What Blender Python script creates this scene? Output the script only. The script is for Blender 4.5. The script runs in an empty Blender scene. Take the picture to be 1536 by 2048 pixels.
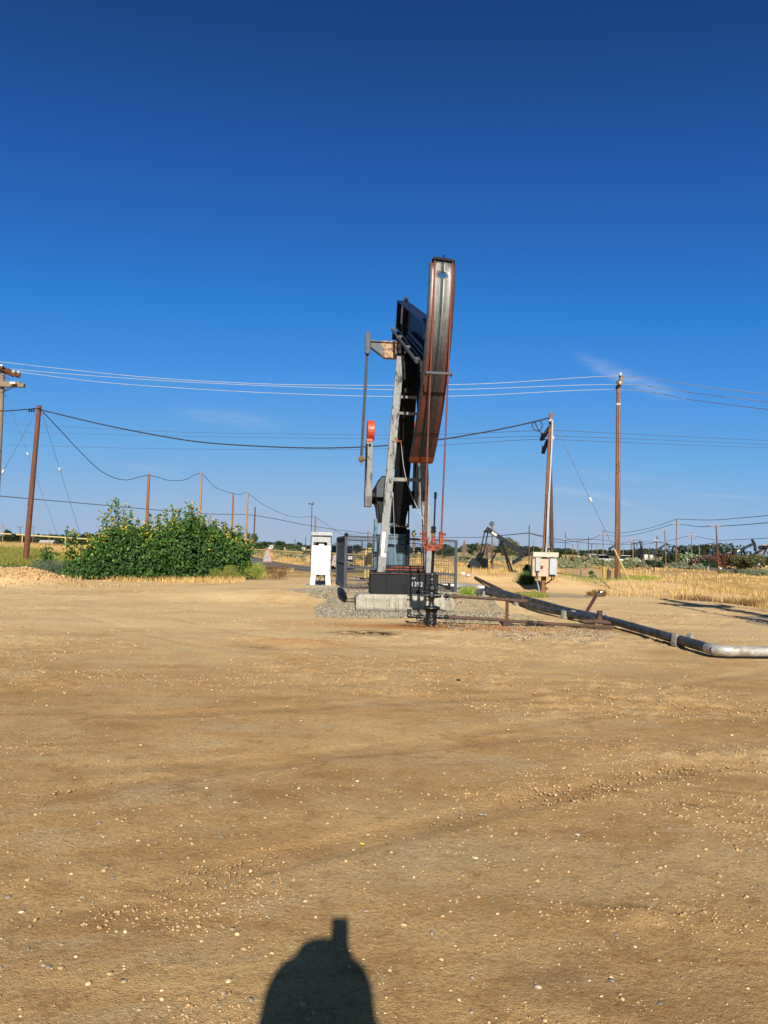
import bpy, math, random
import numpy as np
from mathutils import Vector, Matrix
R_ = math.radians
C = bpy.context.scene.collection
rng = np.random.default_rng(7)
random.seed(7)

# ------------------------------------------------------------------ camera geometry
F = 1380.0; H = 1.7
PITCH = math.atan(72 / F); ROLL = R_(1.3)
FW = np.array([0, math.cos(PITCH), math.sin(PITCH)])
_up = np.array([0, -math.sin(PITCH), math.cos(PITCH)]); _rt = np.array([1.0, 0, 0])
RT = _rt * math.cos(ROLL) + _up * math.sin(ROLL)
UP = _up * math.cos(ROLL) - _rt * math.sin(ROLL)
def ray(x, y):
    return FW + RT * (x - 768) / F - UP * (y - 1024) / F
def at(x, y, d):
    r = ray(x, y); return np.array([0, 0, H]) + r * (d / r[1])
SUN_TO = -ray(680, 1840); SUN_TO = SUN_TO / np.linalg.norm(SUN_TO)     # towards the sun
SUN_EL = math.asin(SUN_TO[2]); SUN_AZ = math.atan2(SUN_TO[0], SUN_TO[1])

# ------------------------------------------------------------------ numpy noise
def _hash(i, j, s):
    n = (i * 374761393 + j * 668265263 + s * 974634777) & 0xffffffff
    n = ((n ^ (n >> 13)) * 1274126177) & 0xffffffff
    return ((n ^ (n >> 16)) & 0xffff) / 65535.0
def vnoise(x, y, s=0):
    x = np.asarray(x, float); y = np.asarray(y, float)
    i = np.floor(x).astype(np.int64); j = np.floor(y).astype(np.int64)
    fx = x - i; fy = y - j; fx = fx * fx * (3 - 2 * fx); fy = fy * fy * (3 - 2 * fy)
    a = _hash(i, j, s); b = _hash(i + 1, j, s); c = _hash(i, j + 1, s); d = _hash(i + 1, j + 1, s)
    return (a + (b - a) * fx) * (1 - fy) + (c + (d - c) * fx) * fy
def fbm(x, y, s=0, o=4):
    v = 0; a = 0.5; t = 0
    for k in range(o):
        v = v + a * vnoise(np.asarray(x) * 2 ** k, np.asarray(y) * 2 ** k, s + k); t += a; a *= 0.5
    return v / t
def sm(x, a, b):
    t = np.clip((np.asarray(x, float) - a) / (b - a), 0, 1); return t * t * (3 - 2 * t)

# ------------------------------------------------------------------ the ground's height
MOUND = (-14.6, 26.6)
def gz0(x, y):
    x = np.asarray(x, float); y = np.asarray(y, float)
    z = (.38 - .10 * sm(-x, 1.2, 2.4)) * sm(y - 1.4 * sm(-x, 1, 2.4), 18.6, 20.6) * sm(x, -11, -2.5) * (1 - sm(x, 2.2, 5.5)) * (1 - sm(y, 28, 40))
    berm = np.exp(-((y - 32.3 - .5 * np.sin(x * .5)) / 2.3) ** 2)
    z = z + berm * (.62 * sm(x, 2.2, 4.5) * (1 - sm(x, 7, 9.5)) + .42 * sm(x, 6.5, 9) * (1 - sm(x, 14, 19)) + .25 * sm(x, 14, 19) * (1 - sm(x, 30, 36))) * (.8 + .4 * fbm(x * .6, y * .6, 5, 3))
    z = z + 1.0 * sm(-x, 9.5, 26) * sm(y, 33, 46) * (1 - sm(y, 90, 160))
    z = z + .45 * sm(x, 12, 20) * np.exp(-((y - 38) / 5) ** 2) * (.5 + fbm(x * .3, y * .3, 15, 3))
    far = sm(y, 55, 110)
    z = z + far * .9 * (fbm(x * .03, y * .03, 21, 3) - .55) * (1 - sm(y, 300, 700))
    return z
TRACKS = [[(-11, 7.5), (-5, 9.3), (1, 11.6), (6, 15.2), (9.5, 20)], [(-9, 5.2), (-2, 6.1), (4, 8.2), (10, 12.6)], [(9, 7.2), (3, 8.8), (-3, 12.6), (-8, 18.5), (-9.5, 24)], [(-12, 13.5), (-4, 15.2), (2, 14.2), (9, 12.2), (15, 12)], [(-3.6, 2.2), (-1.5, 4.2), (2.2, 6.4), (8, 8.3)]]
def track(x, y):
    """tyre tracks: pairs of shallow pressed lanes, 1.6 m apart, worn away in places"""
    x = np.asarray(x, float); y = np.asarray(y, float); out = np.zeros(np.broadcast(x, y).shape)
    for k, P in enumerate(TRACKS):
        P = np.array(P); s = np.linspace(0, len(P) - 1, 70); c = np.stack([np.interp(s, range(len(P)), P[:, 0]), np.interp(s, range(len(P)), P[:, 1])], -1)
        for _ in range(6): c[1:-1] = (c[:-2] + c[1:-1] * 2 + c[2:]) / 4
        dm = np.full(out.shape, 9.0)
        for a, b in zip(c[:-1], c[1:]):
            d = b - a; l = d @ d; t = np.clip(((x - a[0]) * d[0] + (y - a[1]) * d[1]) / l, 0, 1); dm = np.minimum(dm, np.hypot(x - a[0] - t * d[0], y - a[1] - t * d[1]))
        out = np.maximum(out, np.exp(-((np.abs(dm) - .8) / .13) ** 4) * sm(fbm(x * .6, y * .6, 110 + k, 3), .36, .58))
    return out
def gz(x, y):
    x = np.asarray(x, float); y = np.asarray(y, float)
    z = gz0(x, y)
    r = np.hypot(x, y)
    near = 1 - sm(r, 30, 60)
    m = np.exp(-(((x - MOUND[0]) / 2.6) ** 4 + ((y - MOUND[1]) / 1.1) ** 2))
    z = z + m * .62 * (.7 + .5 * fbm(x * 1.6, y * 1.6, 40, 4))
    # tyre tracks: long shallow ruts along the pad, drawn out crosswise to the view
    warp = x + 2.5 * fbm(x * .12, y * .12, 30, 2)
    rut = fbm(warp * .22, y * 1.1 + .10 * x, 31, 3) - .5
    z = z + near * .04 * rut * (1 - .3 * sm(y, 19, 21))
    # crumbly ridges between the ruts
    pat = sm(fbm(x * .35, y * .6, 33, 3), .5, .66)
    z = z + near * pat * .06 * np.abs(fbm(x * 3.2, y * 4.5, 34, 4) - .5) * 2
    z = z + near * .013 * (fbm(x * 4, y * 4, 35, 4) - .5) + near * .05 * sm(-x, 0, 2) * sm(y, 15, 17) * (1 - sm(y, 23, 26)) * (fbm(x * 1.3, y * 1.6, 37, 5) - .5)
    ridge = np.exp(-(((x + 1.75) / .95) ** 4 + ((y - 12.35 + .2 * np.sin(3 * x)) / .33) ** 2))
    z = z + ridge * .10 * (.25 + fbm(x * 4, y * 5, 36, 4))
    return z
def hit(px, py, zoff=0.0):
    """where the line of sight through a pixel meets the ground"""
    r = ray(px, py); o = np.array([0, 0, H]); t = 1.0
    d = np.concatenate([np.linspace(2, 120, 6000), np.geomspace(120, 3000, 3000)]) / r[1]
    P = o[None] + r[None] * d[:, None]
    k = np.argmax(P[:, 2] - gz0(P[:, 0], P[:, 1]) - zoff <= 0)
    return P[k]
def G(x, y): return float(gz(x, y))

# ------------------------------------------------------------------ object helpers
def tag(o, label=None, cat=None, group=None, kind=None):
    if label: o['label'] = label
    if cat: o['category'] = cat
    if group: o['group'] = group
    if kind: o['kind'] = kind
    return o
def empty(name, loc, label, cat, group=None, rz=0, scale=1):
    o = bpy.data.objects.new(name, None); C.objects.link(o)
    o.empty_display_size = .3
    o.location = [float(v) for v in loc]; o.rotation_euler = (0, 0, rz); o.scale = (scale,) * 3
    return tag(o, label, cat, group)
def children(o): return [c for c in C.objects if c.parent == o]
def copy_tree(o, parent=None):
    c = o.copy(); C.objects.link(c); c.parent = parent
    for ch in children(o): copy_tree(ch, c)
    return c
def perp(d):
    d = np.asarray(d, float); d = d / np.linalg.norm(d)
    a = np.array([0, 0, 1.0]) if abs(d[2]) < .9 else np.array([1.0, 0, 0])
    u = np.cross(a, d); u /= np.linalg.norm(u); return d, u, np.cross(d, u)
class MB:
    def __init__(s): s.v = []; s.f = []; s.smooth = []
    def add(s, vs, fs, smooth=False):
        b = len(s.v); s.v += [tuple(map(float, p)) for p in vs]
        s.f += [tuple(b + i for i in f) for f in fs]; s.smooth += [smooth] * len(fs); return s
    def box(s, c, size, M=None):
        sx, sy, sz = [q / 2 for q in size]; vs = []
        for z in (-sz, sz):
            for x, y in ((-sx, -sy), (sx, -sy), (sx, sy), (-sx, sy)):
                p = np.array([x, y, z]); p = (M @ p) if M is not None else p; vs.append(p + np.asarray(c, float))
        return s.add(vs, [(3, 2, 1, 0), (4, 5, 6, 7), (0, 1, 5, 4), (1, 2, 6, 5), (2, 3, 7, 6), (3, 0, 4, 7)])
    def bar(s, a, b, w, h, side=(1, 0, 0), w2=None, h2=None):
        """rectangular bar from a to b; w along side, h across; w2,h2 at the b end"""
        a = np.asarray(a, float); b = np.asarray(b, float); d = b - a; d /= np.linalg.norm(d)
        u = np.asarray(side, float); u = u - d * (u @ d); u /= np.linalg.norm(u); n = np.cross(d, u)
        w2 = w if w2 is None else w2; h2 = h if h2 is None else h2; vs = []
        for p, ww, hh in ((a, w, h), (b, w2, h2)):
            for i, j in ((-1, -1), (1, -1), (1, 1), (-1, 1)): vs.append(p + u * i * ww / 2 + n * j * hh / 2)
        return s.add(vs, [(3, 2, 1, 0), (4, 5, 6, 7), (0, 1, 5, 4), (1, 2, 6, 5), (2, 3, 7, 6), (3, 0, 4, 7)])
    def cyl(s, a, b, r, r2=None, n=12, cap=True):
        a = np.asarray(a, float); b = np.asarray(b, float); d, u, w = perp(b - a); r2 = r if r2 is None else r2; vs = []
        for p, q in ((a, r), (b, r2)):
            for k in range(n):
                t = 2 * math.pi * k / n; vs.append(p + (u * math.cos(t) + w * math.sin(t)) * q)
        s.add(vs, [(k, (k + 1) % n, n + (k + 1) % n, n + k) for k in range(n)], n > 6)
        if cap: s.add(vs, [tuple(range(n - 1, -1, -1)), tuple(range(n, 2 * n))])
        return s
    def tube(s, pts, r, n=6, cap=True):
        pts = [np.asarray(p, float) for p in pts]; m = len(pts)
        rr = r if hasattr(r, '__len__') else [r] * m
        vs = []; d0, u, w = perp(pts[1] - pts[0])
        for i, p in enumerate(pts):
            d = pts[min(i + 1, m - 1)] - pts[max(i - 1, 0)]; d = d / (np.linalg.norm(d) + 1e-12)
            u = u - d * (u @ d); u /= np.linalg.norm(u); w = np.cross(d, u)
            for k in range(n):
                t = 2 * math.pi * k / n; vs.append(p + (u * math.cos(t) + w * math.sin(t)) * rr[i])
        fs = [(i * n + k, i * n + (k + 1) % n, (i + 1) * n + (k + 1) % n, (i + 1) * n + k) for i in range(m - 1) for k in range(n)]
        s.add(vs, fs, n > 3)
        if cap: s.add(vs, [tuple(range(n - 1, -1, -1)), tuple(range((m - 1) * n, m * n))])
        return s
    def lathe(s, base, prof, axis=(0, 0, 1), n=16, jit=0):
        base = np.asarray(base, float); d, u, w = perp(axis); vs = []
        for (r, h) in prof:
            for k in range(n):
                t = 2 * math.pi * k / n; q = r * (1 + jit * (random.random() - .5)); vs.append(base + d * h + (u * math.cos(t) + w * math.sin(t)) * q)
        m = len(prof)
        s.add(vs, [(i * n + k, i * n + (k + 1) % n, (i + 1) * n + (k + 1) % n, (i + 1) * n + k) for i in range(m - 1) for k in range(n)], True)
        s.add(vs, [tuple(range(n - 1, -1, -1)), tuple(range((m - 1) * n, m * n))]); return s
    def prism(s, poly, o, ex, ey, ez, t0, t1):
        """polygon (a,b) in plane ex,ey extruded along ez from t0 to t1"""
        o, ex, ey, ez = [np.asarray(q, float) for q in (o, ex, ey, ez)]; n = len(poly)
        vs = [o + ex * a + ey * b + ez * t for t in (t0, t1) for a, b in poly]
        return s.add(vs, [tuple(range(n - 1, -1, -1)), tuple(range(n, 2 * n))] + [(k, (k + 1) % n, n + (k + 1) % n, n + k) for k in range(n)])
    def ball(s, c, r, n=10, m=7, sc=(1, 1, 1)):
        prof = []; c = np.asarray(c, float); vs = []
        for i in range(m + 1):
            ph = -math.pi / 2 + math.pi * i / m
            for k in range(n):
                t = 2 * math.pi * k / n
                vs.append(c + np.array([math.cos(ph) * math.cos(t) * sc[0], math.cos(ph) * math.sin(t) * sc[1], math.sin(ph) * sc[2]]) * r)
        return s.add(vs, [(i * n + k, i * n + (k + 1) % n, (i + 1) * n + (k + 1) % n, (i + 1) * n + k) for i in range(m) for k in range(n)], True)
    def torus(s, c, ax, r, q, n=14, m=6):
        c = np.asarray(c, float); d, u, w = perp(ax)
        pts = [c + (u * math.cos(2 * math.pi * k / n) + w * math.sin(2 * math.pi * k / n)) * r for k in range(n + 1)]
        return s.tube(pts, q, m, cap=False)
    def build(s, name, mat, parent=None, origin=None, world=False, bevel=0):
        V = np.array(s.v, float).reshape(-1, 3)
        if parent is not None and world:
            origin = np.array(parent.location)
        if origin is not None: V = V - np.asarray(origin, float)[None]
        me = bpy.data.meshes.new(name); me.from_pydata(V.tolist(), [], s.f); me.update()
        me.polygons.foreach_set('use_smooth', s.smooth)
        import bmesh
        bm = bmesh.new(); bm.from_mesh(me); bmesh.ops.recalc_face_normals(bm, faces=bm.faces); bm.to_mesh(me); bm.free()
        me.materials.append(mat)
        o = bpy.data.objects.new(name, me); C.objects.link(o)
        if parent is not None: o.parent = parent
        elif origin is not None: o.location = [float(q) for q in origin]
        if bevel:
            b = o.modifiers.new('bevel', 'BEVEL'); b.width = bevel; b.segments = 2; b.limit_method = 'ANGLE'
        return o
def raw_mesh(name, V, Fc, mat, tint=None, origin=None, parent=None, smooth=False):
    """big meshes from numpy: V (n,3), Fc (m,k)"""
    V = np.asarray(V, np.float32); Fc = np.asarray(Fc, np.int32); k = Fc.shape[1]
    if origin is not None: V = V - np.asarray(origin, np.float32)[None]
    me = bpy.data.meshes.new(name)
    me.vertices.add(len(V)); me.vertices.foreach_set('co', V.ravel())
    me.loops.add(Fc.size); me.loops.foreach_set('vertex_index', Fc.ravel())
    me.polygons.add(len(Fc)); me.polygons.foreach_set('loop_start', np.arange(0, Fc.size, k, dtype=np.int32))
    me.polygons.foreach_set('loop_total', np.full(len(Fc), k, np.int32))
    if smooth: me.polygons.foreach_set('use_smooth', np.ones(len(Fc), bool))
    me.update(calc_edges=True)
    if tint is not None:
        a = me.attributes.new('tint', 'FLOAT', 'POINT'); a.data.foreach_set('value', np.asarray(tint, np.float32))
    me.materials.append(mat)
    o = bpy.data.objects.new(name, me); C.objects.link(o)
    if parent is not None: o.parent = parent
    elif origin is not None: o.location = [float(q) for q in origin]
    return o

# ------------------------------------------------------------------ materials
KA = 1.0
def lin(h):
    h = h.lstrip('#'); c = [int(h[i:i + 2], 16) / 255 for i in (0, 2, 4)]
    return tuple(KA * ((q / 12.92) if q <= .04045 else ((q + .055) / 1.055) ** 2.4) for q in c) + (1.0,)
class NT:
    def __init__(s, name):
        s.m = bpy.data.materials.new(name); s.m.use_nodes = True; s.t = s.m.node_tree; s.n = s.t.nodes
        s.b = s.n['Principled BSDF']; s.tc = s.n.new('ShaderNodeTexCoord')
    def new(s, t, **k):
        n = s.n.new(t)
        for a, v in k.items(): setattr(n, a, v)
        return n
    def l(s, a, b): s.t.links.new(a, b)
    def co(s, scale=(1, 1, 1), which='Object', loc=(0, 0, 0), rot=(0, 0, 0)):
        m = s.new('ShaderNodeMapping'); m.inputs['Scale'].default_value = scale; m.inputs['Location'].default_value = loc; m.inputs['Rotation'].default_value = rot
        s.l(s.tc.outputs[which], m.inputs[0]); return m.outputs[0]
    def noise(s, co, scale, detail=4, rough=.55, out='Fac', dist=0):
        n = s.new('ShaderNodeTexNoise'); n.inputs['Scale'].default_value = scale; n.inputs['Detail'].default_value = detail; n.inputs['Roughness'].default_value = rough; n.inputs['Distortion'].default_value = dist
        s.l(co, n.inputs['Vector']); return n.outputs[out]
    def vor(s, co, scale, out='Distance', feature='F1'):
        n = s.new('ShaderNodeTexVoronoi'); n.feature = feature; n.inputs['Scale'].default_value = scale; s.l(co, n.inputs['Vector']); return n.outputs[out]
    def ramp(s, fac, stops, interp='LINEAR'):
        r = s.new('ShaderNodeValToRGB'); r.color_ramp.interpolation = interp; e = r.color_ramp.elements
        while len(e) < len(stops): e.new(.5)
        for q, (p, c) in zip(e, stops):
            q.position = p; q.color = c if isinstance(c, tuple) else (lin(c) if isinstance(c, str) else (c, c, c, 1))
        s.l(fac, r.inputs[0]); return r.outputs[0]
    def mix(s, fac, a, b, mode='MIX'):
        m = s.new('ShaderNodeMix'); m.data_type = 'RGBA'; m.blend_type = mode
        for v, i in ((fac, 0), (a, 6), (b, 7)):
            if isinstance(v, str): v = lin(v)
            if isinstance(v, (int, float, tuple)): m.inputs[i].default_value = v
            else: s.l(v, m.inputs[i])
        return m.outputs[2]
    def math(s, op, a, b=None, clamp=False):
        m = s.new('ShaderNodeMath'); m.operation = op; m.use_clamp = clamp
        for i, v in enumerate((a, b)):
            if v is None: continue
            if isinstance(v, (int, float)): m.inputs[i].default_value = v
            else: s.l(v, m.inputs[i])
        return m.outputs[0]
    def mr(s, v, a, b, c=0, d=1, smooth=True):
        m = s.new('ShaderNodeMapRange'); m.interpolation_type = 'SMOOTHSTEP' if smooth else 'LINEAR'
        s.l(v, m.inputs[0]); m.inputs[1].default_value = a; m.inputs[2].default_value = b; m.inputs[3].default_value = c; m.inputs[4].default_value = d; return m.outputs[0]
    def sep(s, co):
        n = s.new('ShaderNodeSeparateXYZ'); s.l(co, n.inputs[0]); return n.outputs
    def bump(s, h, strength=.3, dist=.02):
        b = s.new('ShaderNodeBump'); b.inputs['Strength'].default_value = strength; b.inputs['Distance'].default_value = dist
        s.l(h, b.inputs['Height']); s.l(b.outputs[0], s.b.inputs['Normal']); return b
    def out(s, color=None, rough=None, metal=None, spec=None):
        for v, k in ((color, 'Base Color'), (rough, 'Roughness'), (metal, 'Metallic'), (spec, 'Specular IOR Level')):
            if v is None: continue
            if isinstance(v, str): v = lin(v)
            if isinstance(v, (int, float, tuple)): s.b.inputs[k].default_value = v
            else: s.l(v, s.b.inputs[k])
        return s.m
def simple(name, c, rough=.6, metal=0, var=.25, scale=6, bump=.15, c2=None, spec=None, stretch=(1, 1, 1)):
    t = NT(name); co = t.co(stretch)
    n = t.noise(co, scale, 6, .65)
    if c2 is None:
        a = lin(c); c2 = tuple(q * (1 - var) for q in a[:3]) + (1,); c1 = tuple(min(1, q * (1 + var)) for q in a[:3]) + (1,)
    else: c1 = lin(c); c2 = lin(c2)
    colr = t.mix(t.mr(n, .35, .65), c1, c2)
    t.bump(t.noise(co, scale * 5, 3), bump, .01)
    rr = t.mr(t.noise(co, scale * 2, 3), .3, .7, max(.05, rough - .12), min(1, rough + .12))
    return t.out(colr, rr, metal, spec)
def rusty(name, paint, rust='#6b3218', amount=.5, rough=.55, scale=4, stretch=(1, 1, 1), dark='#1c1410', spec=None):
    t = NT(name); co = t.co(stretch)
    n = t.noise(co, scale, 8, .68, dist=.4)
    m = t.mr(n, 1 - amount - .06, 1 - amount + .06)
    p = t.mix(t.mr(t.noise(co, scale * 3, 4), .35, .7), paint, tuple(q * .72 for q in lin(paint)[:3]) + (1,))
    r = t.mix(t.noise(co, scale * 6, 4), rust, dark)
    t.bump(t.noise(co, scale * 9, 4), .25, .01)
    return t.out(t.mix(m, p, r), t.mr(m, 0, 1, rough, .85), 0, spec)
M = {}
KA = .5          # weathered, dusty paints
M['black_paint'] = rusty('black_paint', '#1b1e22', '#2e251c', .36, .55, 3, (1, 1, .35), spec=.18)
M['dark_blue'] = rusty('dark_blue_paint', '#22314c', '#1f2024', .34, .5, 2.5, spec=.2)
M['grey_paint'] = rusty('worn_grey_paint', '#8f8d86', '#575049', .40, .6, 3.5, (1, 1, .5))
M['leg_paint'] = rusty('weathered_leg_paint', '#8b8c88', '#54524c', .44, .62, 5, (1, 1, .35), '#2e2a26')
M['steel_grey'] = rusty('steel_grey', '#50565c', '#3a3937', .36, .55, 3, spec=.25)
M['arm_grey'] = rusty('crank_grey', '#8b8984', '#6a5f55', .42, .6, 4, (1, 1, .4), '#3a342f')
M['mid_grey'] = rusty('dull_grey', '#5b5f63', '#3a3a3a', .4, .55, 3)
M['dark_steel'] = rusty('dark_steel', '#33373d', '#26262a', .36, .55, 3, spec=.2)
M['tan_rust'] = rusty('flaking_tan', '#3c3f42', '#b08a5a', .52, .7, 3, (1, 1, 1), '#5e3a1e')
M['blue_faded'] = rusty('faded_blue_paint', '#7096aa', '#4c6270', .40, .6, 2.2, (1, 1, .6), '#39454c')
M['orange'] = simple('orange_paint', '#dd4f1e', .5, 0, .18, 5)
M['rust_orange'] = rusty('orange_rust', '#b4521c', '#7c3312', .5, .75, 8, (1, 1, 1), '#5a2410')
M['rust_brown'] = rusty('brown_rust', '#64493a', '#7d5638', .5, .8, 9, (1, 1, 1), '#2e1d13')
M['red_brown'] = simple('red_brown_cable', '#7c3a2b', .8, 0, .3, 30, .3)
M['maroon'] = simple('maroon_pipe', '#562024', .6, 0, .25, 9)
M['oil_black'] = None
t = NT('oily_black'); co = t.co(); n = t.noise(co, 28, 4, .6)
t.bump(t.math('ADD', n, t.noise(co, 9, 3)), .7, .02)
M['oil_black'] = t.out(t.mix(t.mr(n, .4, .7), '#0c0b0a', '#1d1a17'), t.mr(t.noise(co, 14, 3), .35, .65, .18, .55), 0, .6)
M['near_black'] = simple('near_black', '#131518', .6, 0, .2, 8, spec=.12)
M['white_paint'] = simple('white_paint', '#eceae4', .45, 0, .04, 3, .05)
M['galv'] = simple('galvanised', '#b9bdbe', .42, .35, .12, 7)
M['silver_clad'] = None
t = NT('silver_cladding'); co = t.co(); n = t.noise(co, 7, 5, .7, dist=.6)
t.bump(t.noise(co, 6, 3, .6, dist=.8), .5, .03)
M['silver_clad'] = t.out(t.mix(t.mr(n, .35, .7), '#f4f0e6', '#b8aa94'), t.mr(n, .3, .7, .32, .5), .45)
t = NT('dark_cladding'); co = t.co(); n = t.noise(co, 5, 6, .7, dist=.7)
t.bump(t.noise(co, 7, 4, .65, dist=1), .6, .03)
M['dark_clad'] = t.out(t.mix(t.mr(n, .42, .66), '#666767', '#303030'), t.mr(n, .3, .7, .38, .62), .45)
M['yellow'] = rusty('faded_yellow', '#e2c77c', '#8a5a34', .28, .6, 5)
M['yellow_bright'] = rusty('yellow_post', '#cdb23a', '#7c5a28', .30, .6, 5)
M['brown_wood'] = None
KA = .72
def wood(name, a, b, c):
    t = NT(name); co = t.co((6, 6, .35)); n = t.noise(co, 4, 6, .7, dist=.5); g = t.noise(t.co((22, 22, .5)), 5, 4, .6)
    cc = t.mix(t.mr(n, .35, .68), a, b); cc = t.mix(t.mr(g, .52, .68, 0, .75), cc, c)
    t.bump(g, .6, .02); return t.out(cc, .85)
M['brown_wood'] = wood('brown_pole_wood', '#744426', '#56301a', '#2b180d')
M['grey_wood'] = wood('grey_pole_wood', '#8f7c66', '#6f5c48', '#443628')
M['tan_wood'] = wood('tan_pole_wood', '#95643c', '#6e4526', '#3c2415')
M['pale_wood'] = wood('pale_pole_wood', '#a88966', '#84674a', '#55402c')
M['dark_wood'] = wood('dark_pole_wood', '#4a3a2e', '#392b22', '#1f1712')
KA = .60
M['concrete'] = None
t = NT('stained_concrete'); co = t.co(); cs = t.co((9, 9, .7))
n = t.noise(co, 5, 7, .65); s_ = t.noise(cs, 3, 5, .7)
cc = t.mix(t.mr(n, .35, .7), '#b9b2a0', '#9c937f'); cc = t.mix(t.mr(s_, .50, .68, 0, .85), cc, '#4a4238')
z = t.sep(t.tc.outputs['Object'])[2]
cc = t.mix(t.mr(t.math('ADD', z, t.math('MULTIPLY', n, .14)), .06, .20, .8, 0), cc, '#3a2d22')
t.bump(t.noise(co, 26, 4), .4, .02); M['concrete'] = t.out(cc, .9)
KA = .34
M['pale_concrete'] = simple('pale_concrete', '#bdb6a6', .9, 0, .15, 9, .4)
KA = .5
M['wire_white'] = simple('bare_wire', '#d8d4c6', .5, 0, .1, 3)
KA = .5
M['wire_dark'] = simple('dark_cable', '#2a2624', .6, 0, .2, 20)
M['wire_grey'] = simple('grey_wire', '#5f6a73', .6, 0, .15, 3)
M['porcelain'] = simple('porcelain', '#d9d6cf', .25, 0, .1, 4)
M['chrome'] = simple('chrome', '#d8d8d8', .15, 1, .1, 4)
M['cream'] = rusty('cream_cabinet', '#e2c0a0', '#b06a35', .20, .6, 2.5)
M['cream_hood'] = simple('cream_hood', '#d9cdb6', .6, 0, .1, 5)
M['pale_grey'] = simple('pale_grey_box', '#bfc3c6', .45, 0, .06, 5)
M['label_white'] = simple('label_white', '#e6e6e2', .5, 0, .05, 5)
M['label_red'] = simple('label_red', '#b5262c', .5, 0, .1, 5)
M['label_yellow'] = simple('label_yellow', '#e0c84a', .5, 0, .1, 5)
M['chalk'] = simple('chalk_white', '#d4d6d4', .8, 0, .1, 20)
M['plastic_black'] = simple('black_plastic', '#16171b', .38, 0, .3, 6, .4)
M['glass_dark'] = simple('dark_glass', '#0d131a', .08, 0, .1, 3, 0)
M['truck_paint'] = simple('navy_truck_paint', '#141c2e', .18, .2, .1, 3, 0)
M['rubber'] = simple('rubber', '#17171a', .8, 0, .2, 8)
M['roof_pale'] = simple('pale_roof', '#cfc9bd', .8, 0, .1, 3)
M['wall_white'] = simple('white_wall', '#dcd8cf', .8, 0, .06, 2)
M['wall_tan'] = simple('tan_wall', '#c9b08c', .85, 0, .1, 2)
M['dark_shed'] = simple('dark_shed', '#2b2d30', .7, 0, .2, 3)
KA = 1.0
def leafmat(name, stops, trans=.25, rough=.55):
    t = NT(name); a = t.new('ShaderNodeAttribute'); a.attribute_name = 'tint'
    colr = t.ramp(a.outputs['Fac'], stops)
    t.out(colr, rough, 0, .2)
    tr = t.new('ShaderNodeBsdfTranslucent'); t.l(colr, tr.inputs[0]); mx = t.new('ShaderNodeMixShader'); mx.inputs[0].default_value = trans
    o = [n for n in t.n if n.type == 'OUTPUT_MATERIAL'][0]
    t.l(t.b.outputs[0], mx.inputs[1]); t.l(tr.outputs[0], mx.inputs[2]); t.l(mx.outputs[0], o.inputs[0]); return t.m
M['sunflower_leaf'] = leafmat('sunflower_leaf', [(0, '#203619'), (.45, '#324f22'), (.8, '#4a6c30'), (1, '#708c44')], .2, .75)
M['tree_leaf'] = leafmat('tree_leaf', [(0, '#2b3a22'), (.6, '#41542d'), (1, '#5f7040')])
M['olive_leaf'] = leafmat('olive_leaf', [(0, '#3e4329'), (.6, '#5b5c38'), (1, '#7a764b')])
M['sage_leaf'] = leafmat('sage_leaf', [(0, '#55593f'), (.5, '#777a5a'), (1, '#979a78')])
M['dark_leaf'] = leafmat('dark_leaf', [(0, '#1d2a1a'), (.6, '#2c3c24'), (1, '#43532f')])
M['pink_leaf'] = leafmat('pink_flower_leaf', [(0, '#33401f'), (.6, '#47502c'), (.66, '#945866'), (1, '#b07c88')])
M['white_leaf'] = leafmat('white_flower_leaf', [(0, '#3d4c2a'), (.66, '#5d6b3c'), (.74, '#a5a880'), (1, '#c4c6a4')])
M['red_leaf'] = leafmat('red_brown_leaf', [(0, '#3a2a1e'), (.6, '#5c3a2a'), (1, '#7a4a36')])
M['weed_leaf'] = leafmat('weed_leaf', [(0, '#4c5a26'), (.5, '#77803a'), (.8, '#a59a48'), (1, '#b89c58')])
M['grey_weed'] = leafmat('grey_weed', [(0, '#3d4a38'), (.6, '#566450'), (1, '#77826a')])
M['brown_weed'] = leafmat('brown_weed', [(0, '#4e3c26'), (.6, '#735837'), (1, '#96774c')])
M['dry_grass'] = leafmat('dry_grass', [(0, '#92743e'), (.5, '#c09c5c'), (1, '#dec48c')], .3, .7)
M['green_grass'] = leafmat('green_grass', [(0, '#4e6a20'), (.6, '#7d8f35'), (1, '#b2ae50')], .3, .6)
M['petal'] = leafmat('yellow_petal', [(0, '#c79a1c'), (1, '#e6bf35')])
M['stem'] = simple('green_stem', '#4f5c30', .7)
M['dry_stem'] = simple('dry_stem', '#8a7350', .8)
M['bark'] = simple('bark', '#5f5145', .9, 0, .3, 8, .5)
M['dead_wood'] = simple('dead_wood', '#7d6a5a', .9, 0, .25, 8, .4)
M['palm_leaf'] = leafmat('palm_leaf', [(0, '#3c4a26'), (.6, '#5d6a35'), (1, '#97904e')])
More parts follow.
